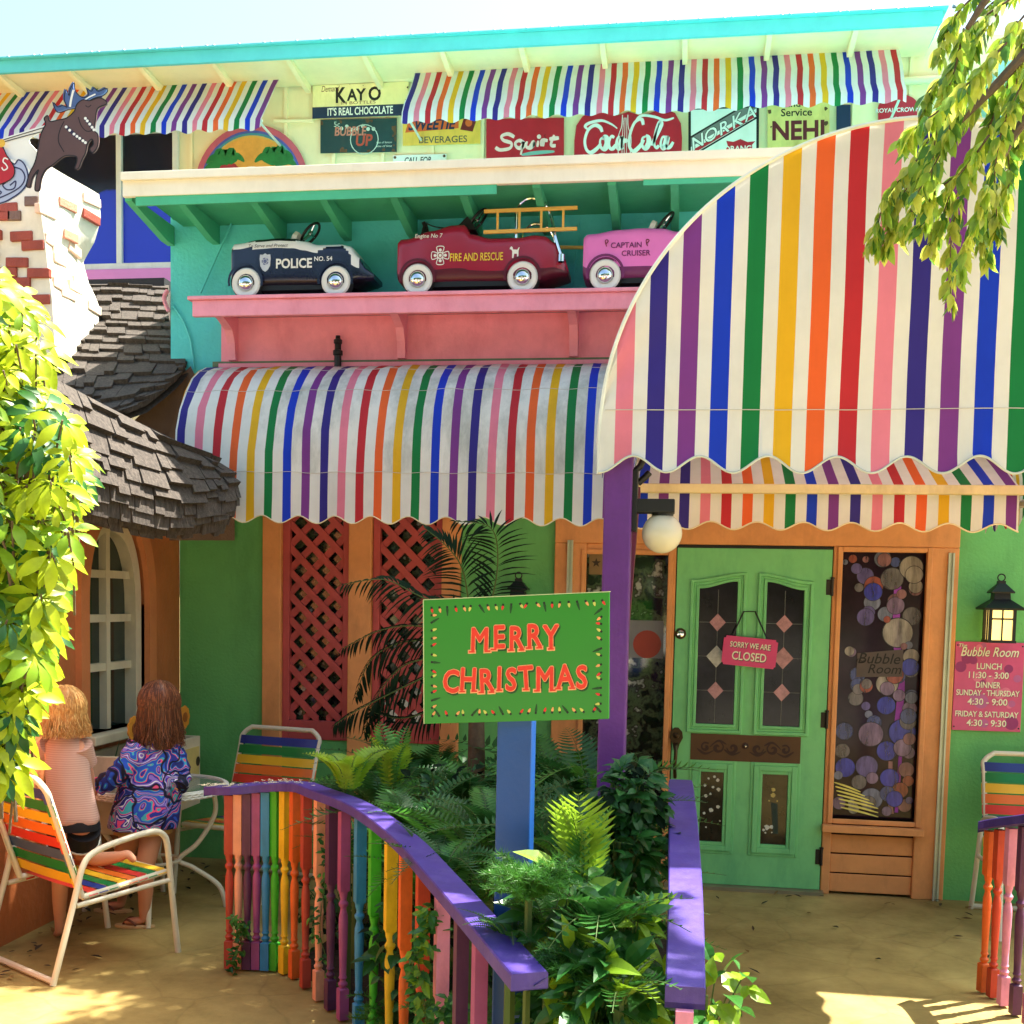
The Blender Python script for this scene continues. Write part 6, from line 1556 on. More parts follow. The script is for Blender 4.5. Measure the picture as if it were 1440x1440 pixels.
def jacket_mat():
    m = bpy.data.materials.new('patterned_fabric'); m.use_nodes = True; N = m.node_tree.nodes; L = m.node_tree.links; P = N['Principled BSDF']
    tc = N.new('ShaderNodeTexCoord'); nz = N.new('ShaderNodeTexNoise'); nz.inputs['Scale'].default_value = 6; nz.inputs['Detail'].default_value = 1.5
    L.new(tc.outputs['Object'], nz.inputs['Vector'])
    mx = N.new('ShaderNodeMixRGB'); mx.blend_type = 'LINEAR_LIGHT'; mx.inputs[0].default_value = .16; L.new(tc.outputs['Object'], mx.inputs[1]); L.new(nz.outputs['Color'], mx.inputs[2])
    v = N.new('ShaderNodeTexVoronoi'); v.inputs['Scale'].default_value = 6.5; L.new(mx.outputs[0], v.inputs['Vector'])
    w = N.new('ShaderNodeTexWave'); w.wave_type = 'RINGS'; w.inputs['Scale'].default_value = 4.5; w.inputs['Distortion'].default_value = 10; w.inputs['Detail'].default_value = 1; w.inputs['Detail Scale'].default_value = 2.2; L.new(mx.outputs[0], w.inputs['Vector'])
    cr = N.new('ShaderNodeValToRGB'); cr.color_ramp.interpolation = 'CONSTANT'; e = cr.color_ramp.elements
    pal = [(0, (28, 38, 120)), (.22, (36, 84, 200)), (.38, (70, 176, 190)), (.5, (240, 80, 130)), (.6, (36, 50, 160)), (.72, (140, 110, 210)), (.82, (235, 235, 235)), (.9, (30, 40, 130))]
    for i, (p_, c) in enumerate(pal):
        x = e[i] if i < 2 else e.new(p_)
        x.position = p_; x.color = lin(c)
    sp_ = N.new('ShaderNodeSeparateColor'); L.new(v.outputs['Color'], sp_.inputs[0])
    ad = N.new('ShaderNodeMath'); ad.operation = 'MULTIPLY_ADD'; ad.inputs[1].default_value = .55; L.new(w.outputs['Fac'], ad.inputs[0]); 
    m2 = N.new('ShaderNodeMath'); m2.operation = 'MULTIPLY'; m2.inputs[1].default_value = .5; L.new(sp_.outputs[0], m2.inputs[0]); L.new(m2.outputs[0], ad.inputs[2])
    L.new(ad.outputs[0], cr.inputs[0])
    ve = N.new('ShaderNodeTexVoronoi'); ve.feature = 'DISTANCE_TO_EDGE'; ve.inputs['Scale'].default_value = 6.5; L.new(mx.outputs[0], ve.inputs['Vector'])
    c2 = N.new('ShaderNodeValToRGB'); c2.color_ramp.elements[0].position = .03; c2.color_ramp.elements[1].position = .06; c2.color_ramp.elements[0].color = lin((14, 20, 70)); c2.color_ramp.elements[1].color = (1, 1, 1, 1); L.new(ve.outputs[0], c2.inputs[0])
    mu = N.new('ShaderNodeMixRGB'); mu.blend_type = 'MULTIPLY'; mu.inputs[0].default_value = 1; L.new(cr.outputs[0], mu.inputs[1]); L.new(c2.outputs[0], mu.inputs[2])
    L.new(mu.outputs[0], P.inputs['Base Color']); P.inputs['Roughness'].default_value = .75
    return m
JM = jacket_mat(); g = MB(); yw = R_(20)
fold = lambda c, k: c
rings = [(gp(221, 1030, .05), .045, .045, yw), (gp(220, 1040, .05), .09, .06, yw), (gp(218, 1052, .05), .135, .085, yw), (gp(216, 1075, .04), .148, .10, yw), (gp(212, 1105, .03), .152, .112, yw), (gp(206, 1135, .02), .165, .122, yw), (gp(201, 1158, .02), .172, .13, yw), (gp(200, 1164, .02), .165, .125, yw)]
rows = loft(g, rings, 36)
for i, row in enumerate(rows[3:], 3):
    for k, p in enumerate(row):
        c = sum(row, Vector()) / len(row); row[k] = p + (p - c).normalized() * .012 * math.sin(k * 1.05 + i * .4) * (i - 2) / 5
g = MB(); g.grid(rows, 0, True)
jk = g.build('jacket', JM, G, smooth=70)
jk.modifiers.new('s', 'SUBSURF').render_levels = 1
for sh, el, wr in ((gp(197, 1048, -.02), gp(170, 1086, -.08), gp(138, 1106, -.10)), (gp(238, 1048, .06), gp(253, 1088, .08), gp(249, 1108, .02))):
    g = MB(); P = spline([sh, el, wr], 8); g.tube(P, [.066 - .022 * i / len(P) + .005 * math.sin(i * 2.1) for i in range(len(P))], 16); g.build('sleeve', JM, G, smooth=70)
g = MB(); loft(g, [(gp(203, 1148, .04), .12, .1, yw), (gp(202, 1162, .03), .14, .11, yw), (gp(201, 1171, .03), .145, .115, yw)], 24); g.build('shorts', mat('yellow_trim_shorts', (206, 150, 80)), G, smooth=60)
HB = mat('brown_hair', (86, 50, 34), rough=.45, var=.3, scale=30); HB2 = mat('auburn_hair', (130, 78, 50), rough=.45)
g = MB(); cen = hd + Vector((0, 0, .015)); cap = []
for i in range(9):
    e = math.pi / 2 - i * .24; cap.append((cen - fw * .014 + Vector((0, 0, math.sin(e) * .108)), math.cos(e) * .099 + .001, math.cos(e) * .094 + .001, 0))
cap += [(cen - fw * .05 + Vector((0, 0, -.08)), .07, .085, math.atan2(fw.y, fw.x)), (cen - fw * .062 + Vector((0, 0, -.16)), .058, .082, math.atan2(fw.y, fw.x)), (cen - fw * .07 + Vector((0, 0, -.23)), .035, .06, math.atan2(fw.y, fw.x))]
loft(g, cap, 24); hairstrands(g, cen - fw * .012, (.1, .096, .108), 1000, .17, 0, 3, fw, 0, 1, .0036)
g.build('hair', [HB, HB2], G, smooth=70)
FLIP = mat('tan_sandal', (206, 168, 120)); FST = mat('brown_sandal_strap', (110, 60, 40))
def sandal(c, dirv, parent):
    d = Vector(dirv).normalized(); s = Vector((-d.y, d.x, 0)); M = lambda u, v, w=0: c + d * u + s * v + Vector((0, 0, w))
    g = MB(); n = 18
    P = [(.105 * math.cos(2 * math.pi * k / n), (.036 + .008 * math.cos(2 * math.pi * k / n)) * math.sin(2 * math.pi * k / n)) for k in range(n)]
    g.prism(P, M, 0.001, .015); 
    o = g.build('sandal', FLIP, parent, bevel=.003)
    g = MB()
    for q in (-1, 1): g.tube(spline([M(.06, 0, .016), M(.03, q * .022, .045), M(-.02, q * .036, .02)], 5), .006, 6)
    g.build('strap', FST, o)
sandal(Vector((f1.x - .035, f1.y + .02, 0)), (-1, -.12, 0), G); sandal(Vector((f2.x - .015, f2.y + .02, 0)), (-1, -.12, 0), G)
# ---- small child in the striped shirt, one knee on the chair
K_ = thing('person', (-2.95, -1.95, 0), 'small blond child in pale striped shirt and black shorts kneeling on a strap chair', 'person')
kd = -1.93
def kp(px, py, dy=0): return at(px, py, kd + dy)
kh = kp(92, 998); kf = Vector((-.2, 1, 0)).normalized(); hp = kp(104, 1155)
nd = {'pel': (hp, (.085, .075)), 'spi': (kp(100, 1115), (.078, .065)), 'che': (kp(94, 1068), (.092, .07)), 'nek': (kp(92, 1034), .036), 'jaw': (kh + Vector((0, 0, -.045)) + kf * .012, .056), 'hea': (kh + Vector((0, 0, .015)), .08), 'top': (kh + Vector((0, 0, .07)), .058), 'nos': (kh + kf * .095 + Vector((0, 0, -.012)), .011),
      'lsh': (kp(70, 1050), .038), 'lel': (kp(44, 1072, .08), .03), 'lwr': (kp(20, 1082, .16), .022), 'rsh': (kp(114, 1052), .038), 'rel': (kp(124, 1090, .1), .03), 'rwr': (kp(128, 1120, .2), .022),
      'rhi': (hp + Vector((.05, 0, -.05)), .06), 'rkn': (kp(112, 1200, .12), .045), 'rca': (kp(140, 1209, .06), .04), 'ran': (kp(172, 1204, .02), .026), 'rhe': (kp(180, 1200, .02), .024), 'rto': (kp(190, 1212, .04), (.03, .016)),
      'lhi': (hp + Vector((-.05, 0, -.05)), .06), 'lkn': (kp(85, 1225, .1), .045), 'lca': (kp(84, 1265, .12), .038), 'lan': (kp(84, 1300, .14), .025), 'lhe': (kp(84, 1310, .14), .024), 'lto': (kp(80, 1312, .24), (.03, .016))}
ed = [('pel', 'spi'), ('spi', 'che'), ('che', 'nek'), ('nek', 'jaw'), ('jaw', 'hea'), ('hea', 'top'), ('hea', 'nos'), ('che', 'lsh'), ('lsh', 'lel'), ('lel', 'lwr'), ('che', 'rsh'), ('rsh', 'rel'), ('rel', 'rwr'), ('pel', 'rhi'), ('rhi', 'rkn'), ('rkn', 'rca'), ('rca', 'ran'), ('ran', 'rhe'), ('rhe', 'rto'), ('pel', 'lhi'), ('lhi', 'lkn'), ('lkn', 'lca'), ('lca', 'lan'), ('lan', 'lhe'), ('lhe', 'lto')]
hand(nd, ed, 'lwr', kp(4, 1086, .2), (0, 0, 1), .72, 'l'); hand(nd, ed, 'rwr', kp(130, 1134, .24), (1, 0, 0), .72, 'r')
skinmesh('body', nd, ed, mat('fair_skin', (224, 158, 124), rough=.5, var=.04), K_)
def shirt_mat():
    m = mat('pale_striped_jersey', (208, 168, 152), rough=.85, var=.05)
    N = m.node_tree.nodes; L = m.node_tree.links; P = N['Principled BSDF']; src = P.inputs['Base Color'].links[0].from_socket
    tc = N.new('ShaderNodeTexCoord'); w = N.new('ShaderNodeTexWave'); w.bands_direction = 'Z'; w.inputs['Scale'].default_value = 30; w.inputs['Distortion'].default_value = .6; L.new(tc.outputs['Object'], w.inputs['Vector'])
    mx = N.new('ShaderNodeMixRGB'); mx.blend_type = 'MULTIPLY'; mx.inputs[2].default_value = (.84, .74, .74, 1); L.new(w.outputs['Fac'], mx.inputs[0]); L.new(src, mx.inputs[1]); L.new(mx.outputs[0], P.inputs['Base Color'])
    return m
SM = shirt_mat(); g = MB()
rings = [(kp(92, 1032), .045, .042, 0), (kp(92, 1040), .085, .056, 0), (kp(93, 1052), .106, .07, 0), (kp(95, 1080), .108, .08, 0), (kp(99, 1110), .108, .084, 0), (kp(104, 1140), .118, .094, 0), (kp(106, 1153), .122, .098, 0), (kp(106, 1156), .114, .09, 0)]
rows = loft(g, rings, 32)
for i, row in enumerate(rows[3:], 3):
    c = sum(row, Vector()) / len(row)
    for k, p in enumerate(row): row[k] = p + (p - c).normalized() * .008 * math.sin(k * .98 + i * .5) * (i - 2) / 5
g = MB(); g.grid(rows, 0, True); o = g.build('shirt', SM, K_, smooth=70); o.modifiers.new('s', 'SUBSURF').render_levels = 1
for sh, el in ((kp(72, 1048), kp(52, 1066, .06)), (kp(113, 1048), kp(122, 1074, .06))):
    g = MB(); P = spline([sh, sh.lerp(el, .5), el], 5); g.tube(P, [.056 - .008 * i / len(P) for i in range(len(P))], 16); g.build('sleeve', SM, K_, smooth=70)
g = MB(); BS = mat('black_shorts', (24, 24, 30), rough=.8)
loft(g, [(kp(104, 1146), .11, .09, 0), (kp(105, 1160), .122, .098, 0), (kp(105, 1166), .12, .096, 0)], 24); sh0 = g.build('shorts', BS, K_, smooth=60)
for a, b in ((hp + Vector((.05, 0, -.03)), kp(114, 1180, .06)), (hp + Vector((-.05, 0, -.03)), kp(92, 1182, .06))):
    g = MB(); g.tube([a, a.lerp(b, .5), b], [.078, .082, .084], 18); lg = g.build('shorts_leg', BS, K_, smooth=60)
    g = MB(); d = (b - a).normalized(); u = d.orthogonal().normalized(); v = d.cross(u); g.tube([b + (u * math.cos(k * math.pi / 12) + v * math.sin(k * math.pi / 12)) * .084 for k in range(24)], .006, 6, 0, True); g.build('white_trim', WHITE, lg)
HL = mat('blond_hair', (190, 134, 76), rough=.4, var=.3, scale=40); HL2 = mat('light_blond_hair', (222, 176, 112), rough=.4)
g = MB(); cen = kh + Vector((0, 0, .012)); cap = []
for i in range(9):
    e = math.pi / 2 - i * .23; cap.append((cen - kf * .012 + Vector((0, 0, math.sin(e) * .1)), math.cos(e) * .094 + .001, math.cos(e) * .09 + .001, 0))
cap += [(cen - kf * .04 + Vector((0, 0, -.075)), .082, .062, 0), (cen - kf * .045 + Vector((0, 0, -.12)), .07, .05, 0)]
loft(g, cap, 24); hairstrands(g, cen - kf * .01, (.095, .09, .1), 1000, .1, 0, 5, kf, 0, 1, .0034)
g.build('hair', [HL, HL2], K_, smooth=70)
g = MB(); p = kp(184, 1210, .03); M = lambda u, v, w=0: p + Vector((u * .8, 0, w)) + Vector((0, v, 0))
# ================================================================ PLANTS
def leafmat(name, rgb, trans=.35, var=.35, rough=.4, scale=9, spec=.4):
    return mat(name, rgb, rough=rough, var=var, scale=scale, trans=trans, spec=spec)
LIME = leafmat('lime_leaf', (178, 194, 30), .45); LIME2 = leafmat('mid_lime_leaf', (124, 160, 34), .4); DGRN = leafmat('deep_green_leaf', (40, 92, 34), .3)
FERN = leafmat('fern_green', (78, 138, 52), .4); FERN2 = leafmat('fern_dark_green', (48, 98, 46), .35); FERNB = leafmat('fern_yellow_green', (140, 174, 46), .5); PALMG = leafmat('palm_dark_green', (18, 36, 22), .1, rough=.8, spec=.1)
GLOSS = leafmat('glossy_fern_leaf', (58, 112, 46), .35, rough=.28); ASP = leafmat('asparagus_green', (74, 132, 44), .4); BARK = mat('bark', (96, 80, 62), rough=.9, var=.3, scale=20, bump=.8, bscale=40)
STEM = mat('green_stem', (70, 92, 40), rough=.6)
def leaf(mb, b, d, up, L, W, mi=0, n=4, fold=.25, droop=.25, shape=0):
    d = d.normalized(); s = d.cross(up)
    if s.length < 1e-4: s = d.orthogonal()
    s.normalize(); u = s.cross(d); V = []; F = []
    for i in range(n + 1):
        t = i / n
        w = (math.sin(math.pi * t ** (1.25 if shape else .8)) if 0 < t < 1 else .03) * W / 2
        c = b + d * (L * t) - u * (droop * L * t * t)
        V += [c - s * w + u * (fold * w), c, c + s * w + u * (fold * w)]
    for i in range(n):
        a = 3 * i; F += [(a, a + 1, a + 4, a + 3), (a + 1, a + 2, a + 5, a + 4)]
    mb.add(V, F, mi)
UPV = Vector((0, 0, 1))
# ---- schefflera bush, lower left foreground
def bush(rd):
    E_ = [(360, -30), (395, 18), (430, 58), (470, 78), (520, 88), (560, 80), (600, 118), (650, 128), (700, 134), (730, 122), (780, 106), (830, 92), (880, 80), (930, 70), (960, 72), (985, 52), (1010, 36), (1040, 30), (1080, 46), (1100, 0)]
    def edge(y):
        for a, b in zip(E_, E_[1:]):
            if a[0] <= y <= b[0]: return a[1] + (b[1] - a[1]) * (y - a[0]) / (b[0] - a[0])
        return -60
    p0 = at(-190, 900, -4.5)
    t = thing('umbrella_bush', (p0.x, p0.y, 0), 'sunlit lime green umbrella bush filling the left edge of the view', 'bush')
    g = MB(); st = MB(); cs = []
    for k in range(760):
        y = 372 + rd.random() * 716; e = edge(y)
        x = e - 20 - (rd.random() ** 1.6) * (e + 190); Y = -4.55 + rd.random() * .45 - .0005 * (e - x)
        c = at(x, y, Y); cs.append(c)
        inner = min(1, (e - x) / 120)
        low = (y > 560)
        out = Vector((.75 - inner * .5 + (rd.random() - .5) * .9, -.35 - rd.random() * .5, .55 + (rd.random() - .3) * .6)).normalized()
        n = rd.randint(6, 8); L = .034 + rd.random() * .042; tang = out.orthogonal().normalized(); tb = out.cross(tang); ph = rd.random() * 6
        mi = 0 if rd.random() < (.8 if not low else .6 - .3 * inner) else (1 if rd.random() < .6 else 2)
        for j in range(n):
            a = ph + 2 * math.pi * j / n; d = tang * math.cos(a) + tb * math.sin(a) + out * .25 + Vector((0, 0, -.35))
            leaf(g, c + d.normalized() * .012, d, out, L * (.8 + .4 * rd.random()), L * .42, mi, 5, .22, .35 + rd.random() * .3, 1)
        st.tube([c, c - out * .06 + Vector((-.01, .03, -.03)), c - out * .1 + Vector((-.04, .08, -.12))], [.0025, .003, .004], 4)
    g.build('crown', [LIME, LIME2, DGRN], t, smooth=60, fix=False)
    for k in range(6):
        a = Vector((p0.x + (rd.random() - .7) * .2, p0.y + .1 + (rd.random() - .5) * .2, 0)); b = a + Vector((.16 * (rd.random() - .2), (rd.random() - .5) * .2, 1.3 + rd.random() * 1.1))
        st.tube([a, a.lerp(b, .5) + Vector((rd.random() * .08, 0, 0)), b], [.018, .014, .007], 7)
    st.build('trunk', BARK, t, smooth=50, fix=False)
bush(random.Random(11))
# ---- weeping fig tree hanging in from the right
def fig(rd):
    t = thing('weeping_fig_tree', (3.1, -3.9, 0), 'weeping fig tree with drooping sunlit branches hanging over the canopy at upper right', 'tree')
    tr = MB(); tr.tube(spline([(3.1, -3.9, 0), (3.05, -3.95, 1.2), (3.15, -3.9, 2.4), (2.8, -3.8, 3.5), (2.2, -3.75, 4.3)], 6), [.13 - .08 * i / 24 for i in range(25)], 10)
    D = -3.62
    q = lambda x, y, dy=0: at(x, y, D + dy)
    limbs = [[(2.8, -3.8, 3.5), (2.2, -3.7, 3.7), q(1500, -60), q(1420, -40), q(1360, 40)], [(2.8, -3.8, 3.5), (2.3, -3.7, 3.5), q(1560, 0), q(1480, 40), q(1400, 120), q(1330, 190)], [(3.0, -3.9, 3.0), q(1600, 80), q(1520, 120), q(1440, 170), q(1390, 260)]]
    for L in limbs: tr.tube(spline(L, 5), [.035 - .028 * i / (5 * (len(L) - 1)) for i in range(5 * (len(L) - 1) + 1)], 7)
    g = MB()
    tw = [[(1400, -30), (1350, 10), (1325, 50), (1318, 80)], [(1420, 0), (1370, 40), (1340, 90), (1310, 130), (1300, 160)], [(1440, 20), (1390, 80), (1350, 140), (1310, 190), (1275, 235), (1255, 270)], [(1400, 120), (1340, 175), (1290, 230), (1250, 280), (1228, 320), (1222, 345)], [(1380, 140), (1330, 200), (1290, 250), (1262, 290), (1250, 330), (1246, 352)], [(1330, 190), (1300, 250), (1280, 300), (1270, 330)], [(1440, 60), (1400, 140), (1370, 210), (1340, 270), (1318, 320), (1310, 350)], [(1420, 110), (1390, 180), (1365, 250), (1345, 310), (1335, 370), (1332, 425)], [(1440, 150), (1410, 210), (1390, 270), (1385, 330), (1392, 365)], [(1450, 90), (1420, 160), (1405, 230), (1400, 300), (1402, 330)], [(1460, 10), (1440, 60), (1425, 110), (1420, 160)], [(1480, -10), (1455, 40), (1440, 110), (1436, 190), (1432, 215)], [(1390, 260), (1378, 300), (1362, 340), (1350, 390)], [(1360, 40), (1340, 90), (1325, 150), (1318, 200), (1300, 300), (1290, 320)], [(1470, 60), (1440, 130), (1420, 180), (1414, 250), (1410, 290)], [(1440, -20), (1390, 10), (1360, 60), (1345, 100)], [(1430, 30), (1380, 100), (1340, 160), (1320, 210), (1280, 280)], [(1410, 60), (1370, 110), (1330, 150), (1290, 180), (1268, 200)], [(1400, 20), (1370, 60), (1345, 110), (1335, 150)], [(1460, 120), (1430, 200), (1418, 260)], [(1385, 190), (1350, 240), (1318, 270), (1296, 300)]]
    for P in tw:
        dy = (rd.random() - .5) * .5
        W = spline([q(x + rd.uniform(-6, 6), y, dy) for x, y in P], 6)
        tr.tube(W, [.0035 - .0022 * i / len(W) for i in range(len(W))], 5)
        tot = 0
        for i, (a, b) in enumerate(zip(W, W[1:])):
            m = 5 if i > 2 else 4
            for k in range(m):
                if rd.random() < .2: continue
                c = a.lerp(b, rd.random()); ax = (b - a).normalized(); an = rd.random() * 6.28
                side = ax.orthogonal(); side = (side.normalized() * math.cos(an) + ax.cross(side).normalized() * math.sin(an))
                d = (side * .7 + ax * .4 + Vector((0, 0, -.75 - .4 * rd.random()))); L = .032 + rd.random() * .028
                up = Vector((rd.uniform(-1, 1), rd.uniform(-1, .4), .5 + rd.random()))
                leaf(g, c + side * .004, d, up, L, L * .45, rd.choice((0, 0, 1, 1, 2)), 4, .3, .3 * rd.random())
    # upper crown out of view over canopy and path, placed to dapple the railings
    for k in range(900):
        c = Vector((rd.gauss(1.9, .75), rd.gauss(-3.6, .5), rd.gauss(4.9, .35)))
        if c.z < 4.35 or noise.noise(c * 1.6) < .02: continue
        for j in range(3):
            d = Vector((rd.uniform(-1, 1), rd.uniform(-1, 1), -.6)); leaf(g, c + d * .03, d, Vector((rd.uniform(-.5, .5), rd.uniform(-.5, .5), 1)), .07, .034, rd.choice((0, 1, 2)), 3)
    for k in range(2100):  # unseen leaf lobes high over the roof, added to shade the patio floor
        c = Vector((rd.gauss(.6, .4), rd.gauss(-1.15, .26), 5.5 + abs(rd.gauss(0, .25)))) if k % 5 < 2 else Vector((rd.uniform(-.85, 1.1), rd.uniform(-.8, -.05), 5.5 + abs(rd.gauss(0, .2))))
        if c.x < .3 and c.y < -.82: continue
        for j in range(3):
            d = Vector((rd.uniform(-1, 1), rd.uniform(-1, 1), -.3)); leaf(g, c + d * .03, d, Vector((rd.uniform(-.5, .5), rd.uniform(-.5, .5), 1)), .085, .045, rd.choice((0, 1, 2)), 3)
    tr.tube(spline([(2.4, -3.75, 4.1), (1.8, -3.0, 5.0), (.9, -1.8, 5.5), (.2, -1.2, 5.65)], 6), [.04 - .0016 * i for i in range(19)], 6)
    for k in range(7):
        e = Vector((rd.gauss(1.7, .6), rd.gauss(-3.6, .4), rd.gauss(4.9, .25))); tr.tube(spline([(2.4, -3.75, 4.1), Vector((2.2, -3.7, 4.4)).lerp(e, .5) + Vector((0, 0, .2)), e], 5), [.03 - .0026 * i for i in range(11)], 6)
    tr.build('trunk', BARK, t, smooth=50, fix=False)
    g.build('crown', [leafmat('fig_leaf_lime', (200, 208, 90), .6), leafmat('fig_leaf_green', (150, 182, 62), .55), leafmat('fig_leaf_dark', (84, 130, 48), .45)], t, smooth=60, fix=False)
fig(random.Random(5))
# ---- ferns
def frond(mb, base, az, L, arch, rd, mi, pairs=20, wid=.16, lean=1.0, lw=.28, st=None, fw_=.35):
    h = Vector((math.cos(az), math.sin(az), 0)); P = []
    for i in range(pairs + 3):
        t = i / (pairs + 2); P.append(base + h * (L * lean * (t * .35 + .65 * t * t)) + UPV * (L * (1.15 * t - arch * t * t)))
    sd = Vector((-h.y, h.x, 0)); tw = (rd.random() - .5) * .5
    (st or mb).tube(P, [.0032 - .0024 * i / len(P) for i in range(len(P))], 4, 0 if st else 0)
    for i in range(2, len(P)):
        t = i / (pairs + 2); ax = (P[i] - P[i - 1]).normalized(); nrm = (ax.cross(sd)).normalized() * -1
        l = wid * L * (math.sin(math.pi * min(1, .12 + .88 * t)) ** .7) * (1.05 if t < .7 else 1)
        if t > .97: l = wid * L * .15
        for s in (-1, 1):
            d = (sd * s + ax * fw_ + nrm * (tw * s - .12) + UPV * -.12)
            leaf(mb, P[i], d, nrm, l * (.9 + .2 * rd.random()), l * lw, mi, 3, .2, .2)
def fern(label, x, y, z, L, n, seed, mats, group='ferns in the garden bed', arch=.75, wid=.17, pairs=20, lw=.26, cat='fern', fw_=.35, lean=1.0, az0=0, azr=2 * math.pi, name='fern', top=None):
    rd = random.Random(seed); t = thing(name, (x, y, 0), label, cat, group)
    g = MB(); st = MB(); b = Vector((x, y, z))
    for k in range(n):
        az = az0 + azr * (k + rd.random() * .7) / n; l = L * (.65 + .5 * rd.random())
        frond(g, b + Vector((math.cos(az), math.sin(az), 0)) * .02, az, l, arch * (.6 + .7 * rd.random()), rd, rd.randrange(len(mats)), pairs, wid, lean * (.55 + .6 * rd.random()), lw, st, fw_)
    g.build('fronds', mats, t, fix=False)
    if z > .1: st.tube([(x, y, 0.03), (x, y, z)], [.02, .014], 6)
    st.build('stems', STEM, t, fix=False)
    return t
A_ = 'arching green fern in the shaded garden bed behind the violet handrails'
spots = []
rd = random.Random(21)
for (px, py, Y, L, n) in ((455, 1120, -1.2, .5, 12), (540, 1110, -1.5, .55, 14), (600, 1090, -1.0, .6, 14), (660, 1110, -1.7, .6, 14), (780, 1090, -1.3, .6, 14), (830, 1110, -1.8, .6, 14), (560, 1160, -2.3, .5, 14), (640, 1170, -2.5, .52, 14), (690, 1190, -2.9, .42, 12), (800, 1180, -2.6, .5, 14), (880, 1160, -2.2, .5, 14), (880, 1210, -3.0, .32, 12), (750, 1225, -3.2, .32, 12), (660, 1225, -3.1, .3, 12), (520, 1090, -.9, .5, 12), (720, 1130, -1.1, .6, 14), (740, 1300, -3.5, .22, 12), (860, 1290, -3.4, .34, 12), (810, 1350, -3.8, .18, 12), (500, 1170, -2.1, .4, 10), (590, 1200, -2.8, .36, 12), (880, 1150, -1.6, .4, 12), (890, 1300, -3.7, .2, 10), (860, 1120, -3.35, .34, 14), (800, 1150, -3.5, .34, 14), (720, 1225, -4.15, .13, 12), (775, 1215, -4.12, .17, 12), (875, 1220, -3.8, .2, 12), (620, 1170, -3.3, .3, 12), (580, 1130, -2.4, .42, 14), (690, 1130, -2.9, .42, 14)):
    p = at(px, py, Y); fern(A_, p.x, p.y, max(.08, p.z - .18), L, n, int(px + py), [FERN, FERN2, FERN2] if py < 1200 else [FERN, FERN, FERN2])
p = at(490, 1098, -2.45); fern('bright yellow green fern catching the sun beside the top of the curving railing', p.x, p.y, p.z - .06, .30, 9, 77, [FERNB, FERNB, FERN], None, arch=.5, wid=.2, pairs=17, lw=.36, lean=.6)
p = at(822, 1240, -3.9); fern('tall upright yellow green fern frond rising in front of the blue post', p.x, p.y, p.z - .02, .27, 5, 12, [FERNB, FERN], None, arch=.2, wid=.40, pairs=12, lw=.17, lean=.3, az0=3.6, azr=2.4, fw_=.75)
p = at(550, 1085, -2.0); fern('pale tipped upright fern left of the blue sign post', p.x, p.y, p.z - .1, .34, 6, 31, [FERN, FERNB], None, arch=.3, wid=.24, pairs=15, lean=.4)
p = at(845, 1300, -4.2); fern('glossy broad leafed holly fern drooping over the bed in front of the short handrail', p.x, p.y, p.z - .03, .21, 14, 51, [GLOSS, GLOSS, DGRN], None, arch=.85, wid=.26, pairs=9, lw=.38, name='holly_fern')
p = at(870, 1385, -4.35); fern('sunlit holly fern at the foot of the short violet handrail', p.x, p.y, p.z - .04, .15, 10, 52, [GLOSS, LIME2], None, arch=.8, wid=.28, pairs=8, lw=.4, name='holly_fern')
# ---- asparagus ferns
def asparagus(label, px, py, Y, r, n, seed, mats=(ASP, FERN)):
    rd = random.Random(seed); p = at(px, py, Y); t = thing('asparagus_fern', (p.x, p.y, 0), label, 'plant', 'feathery asparagus ferns in the bed'); g = MB(); st = MB()
    for k in range(n):
        az = rd.random() * 6.28; h = Vector((math.cos(az), math.sin(az), 0)); L = r * (.6 + .6 * rd.random()); rise = .5 + rd.random()
        P = [p + Vector((0, 0, -.1)) + h * (L * t_) + UPV * (L * (rise * t_ * 1.6 - rise * .9 * t_ * t_)) for t_ in [i / 16 for i in range(17)]]
        st.tube([P[0] * 1, *P[1:]], .0014, 3)
        for i in range(3, 17):
            ax = (P[i] - P[i - 1]).normalized()
            for s in range(7):
                d = Vector((rd.uniform(-1, 1), rd.uniform(-1, 1), rd.uniform(-.5, 1))) + ax * .5; d.normalize(); l = .016 + rd.random() * .016; q = d.orthogonal().normalized() * .0013
                g.add([P[i] - q, P[i] + q, P[i] + d * l], [(0, 1, 2)], k % len(mats))
    st.tube([(p.x, p.y, .03), (p.x, p.y, p.z - .08)], .01, 5)
    g.build('needles', list(mats), t, fix=False); st.build('stems', STEM, t, fix=False)
asparagus('feathery asparagus fern lit by the sun beside the middle of the curving railing', 745, 1212, -4.2, .10, 80, 1)
asparagus('feathery asparagus fern spilling out below the end of the curving railing', 850, 1432, -4.35, .11, 80, 2)
asparagus('feathery asparagus fern growing through the lower blue and green balusters', 560, 1420, -2.85, .16, 60, 3)
asparagus('feathery asparagus fern at the foot of the yellow and orange balusters', 640, 1425, -3.5, .15, 60, 4)
asparagus('feathery asparagus fern in shade below the blue post', 800, 1330, -4.25, .11, 60, 6, (FERN, FERN2))
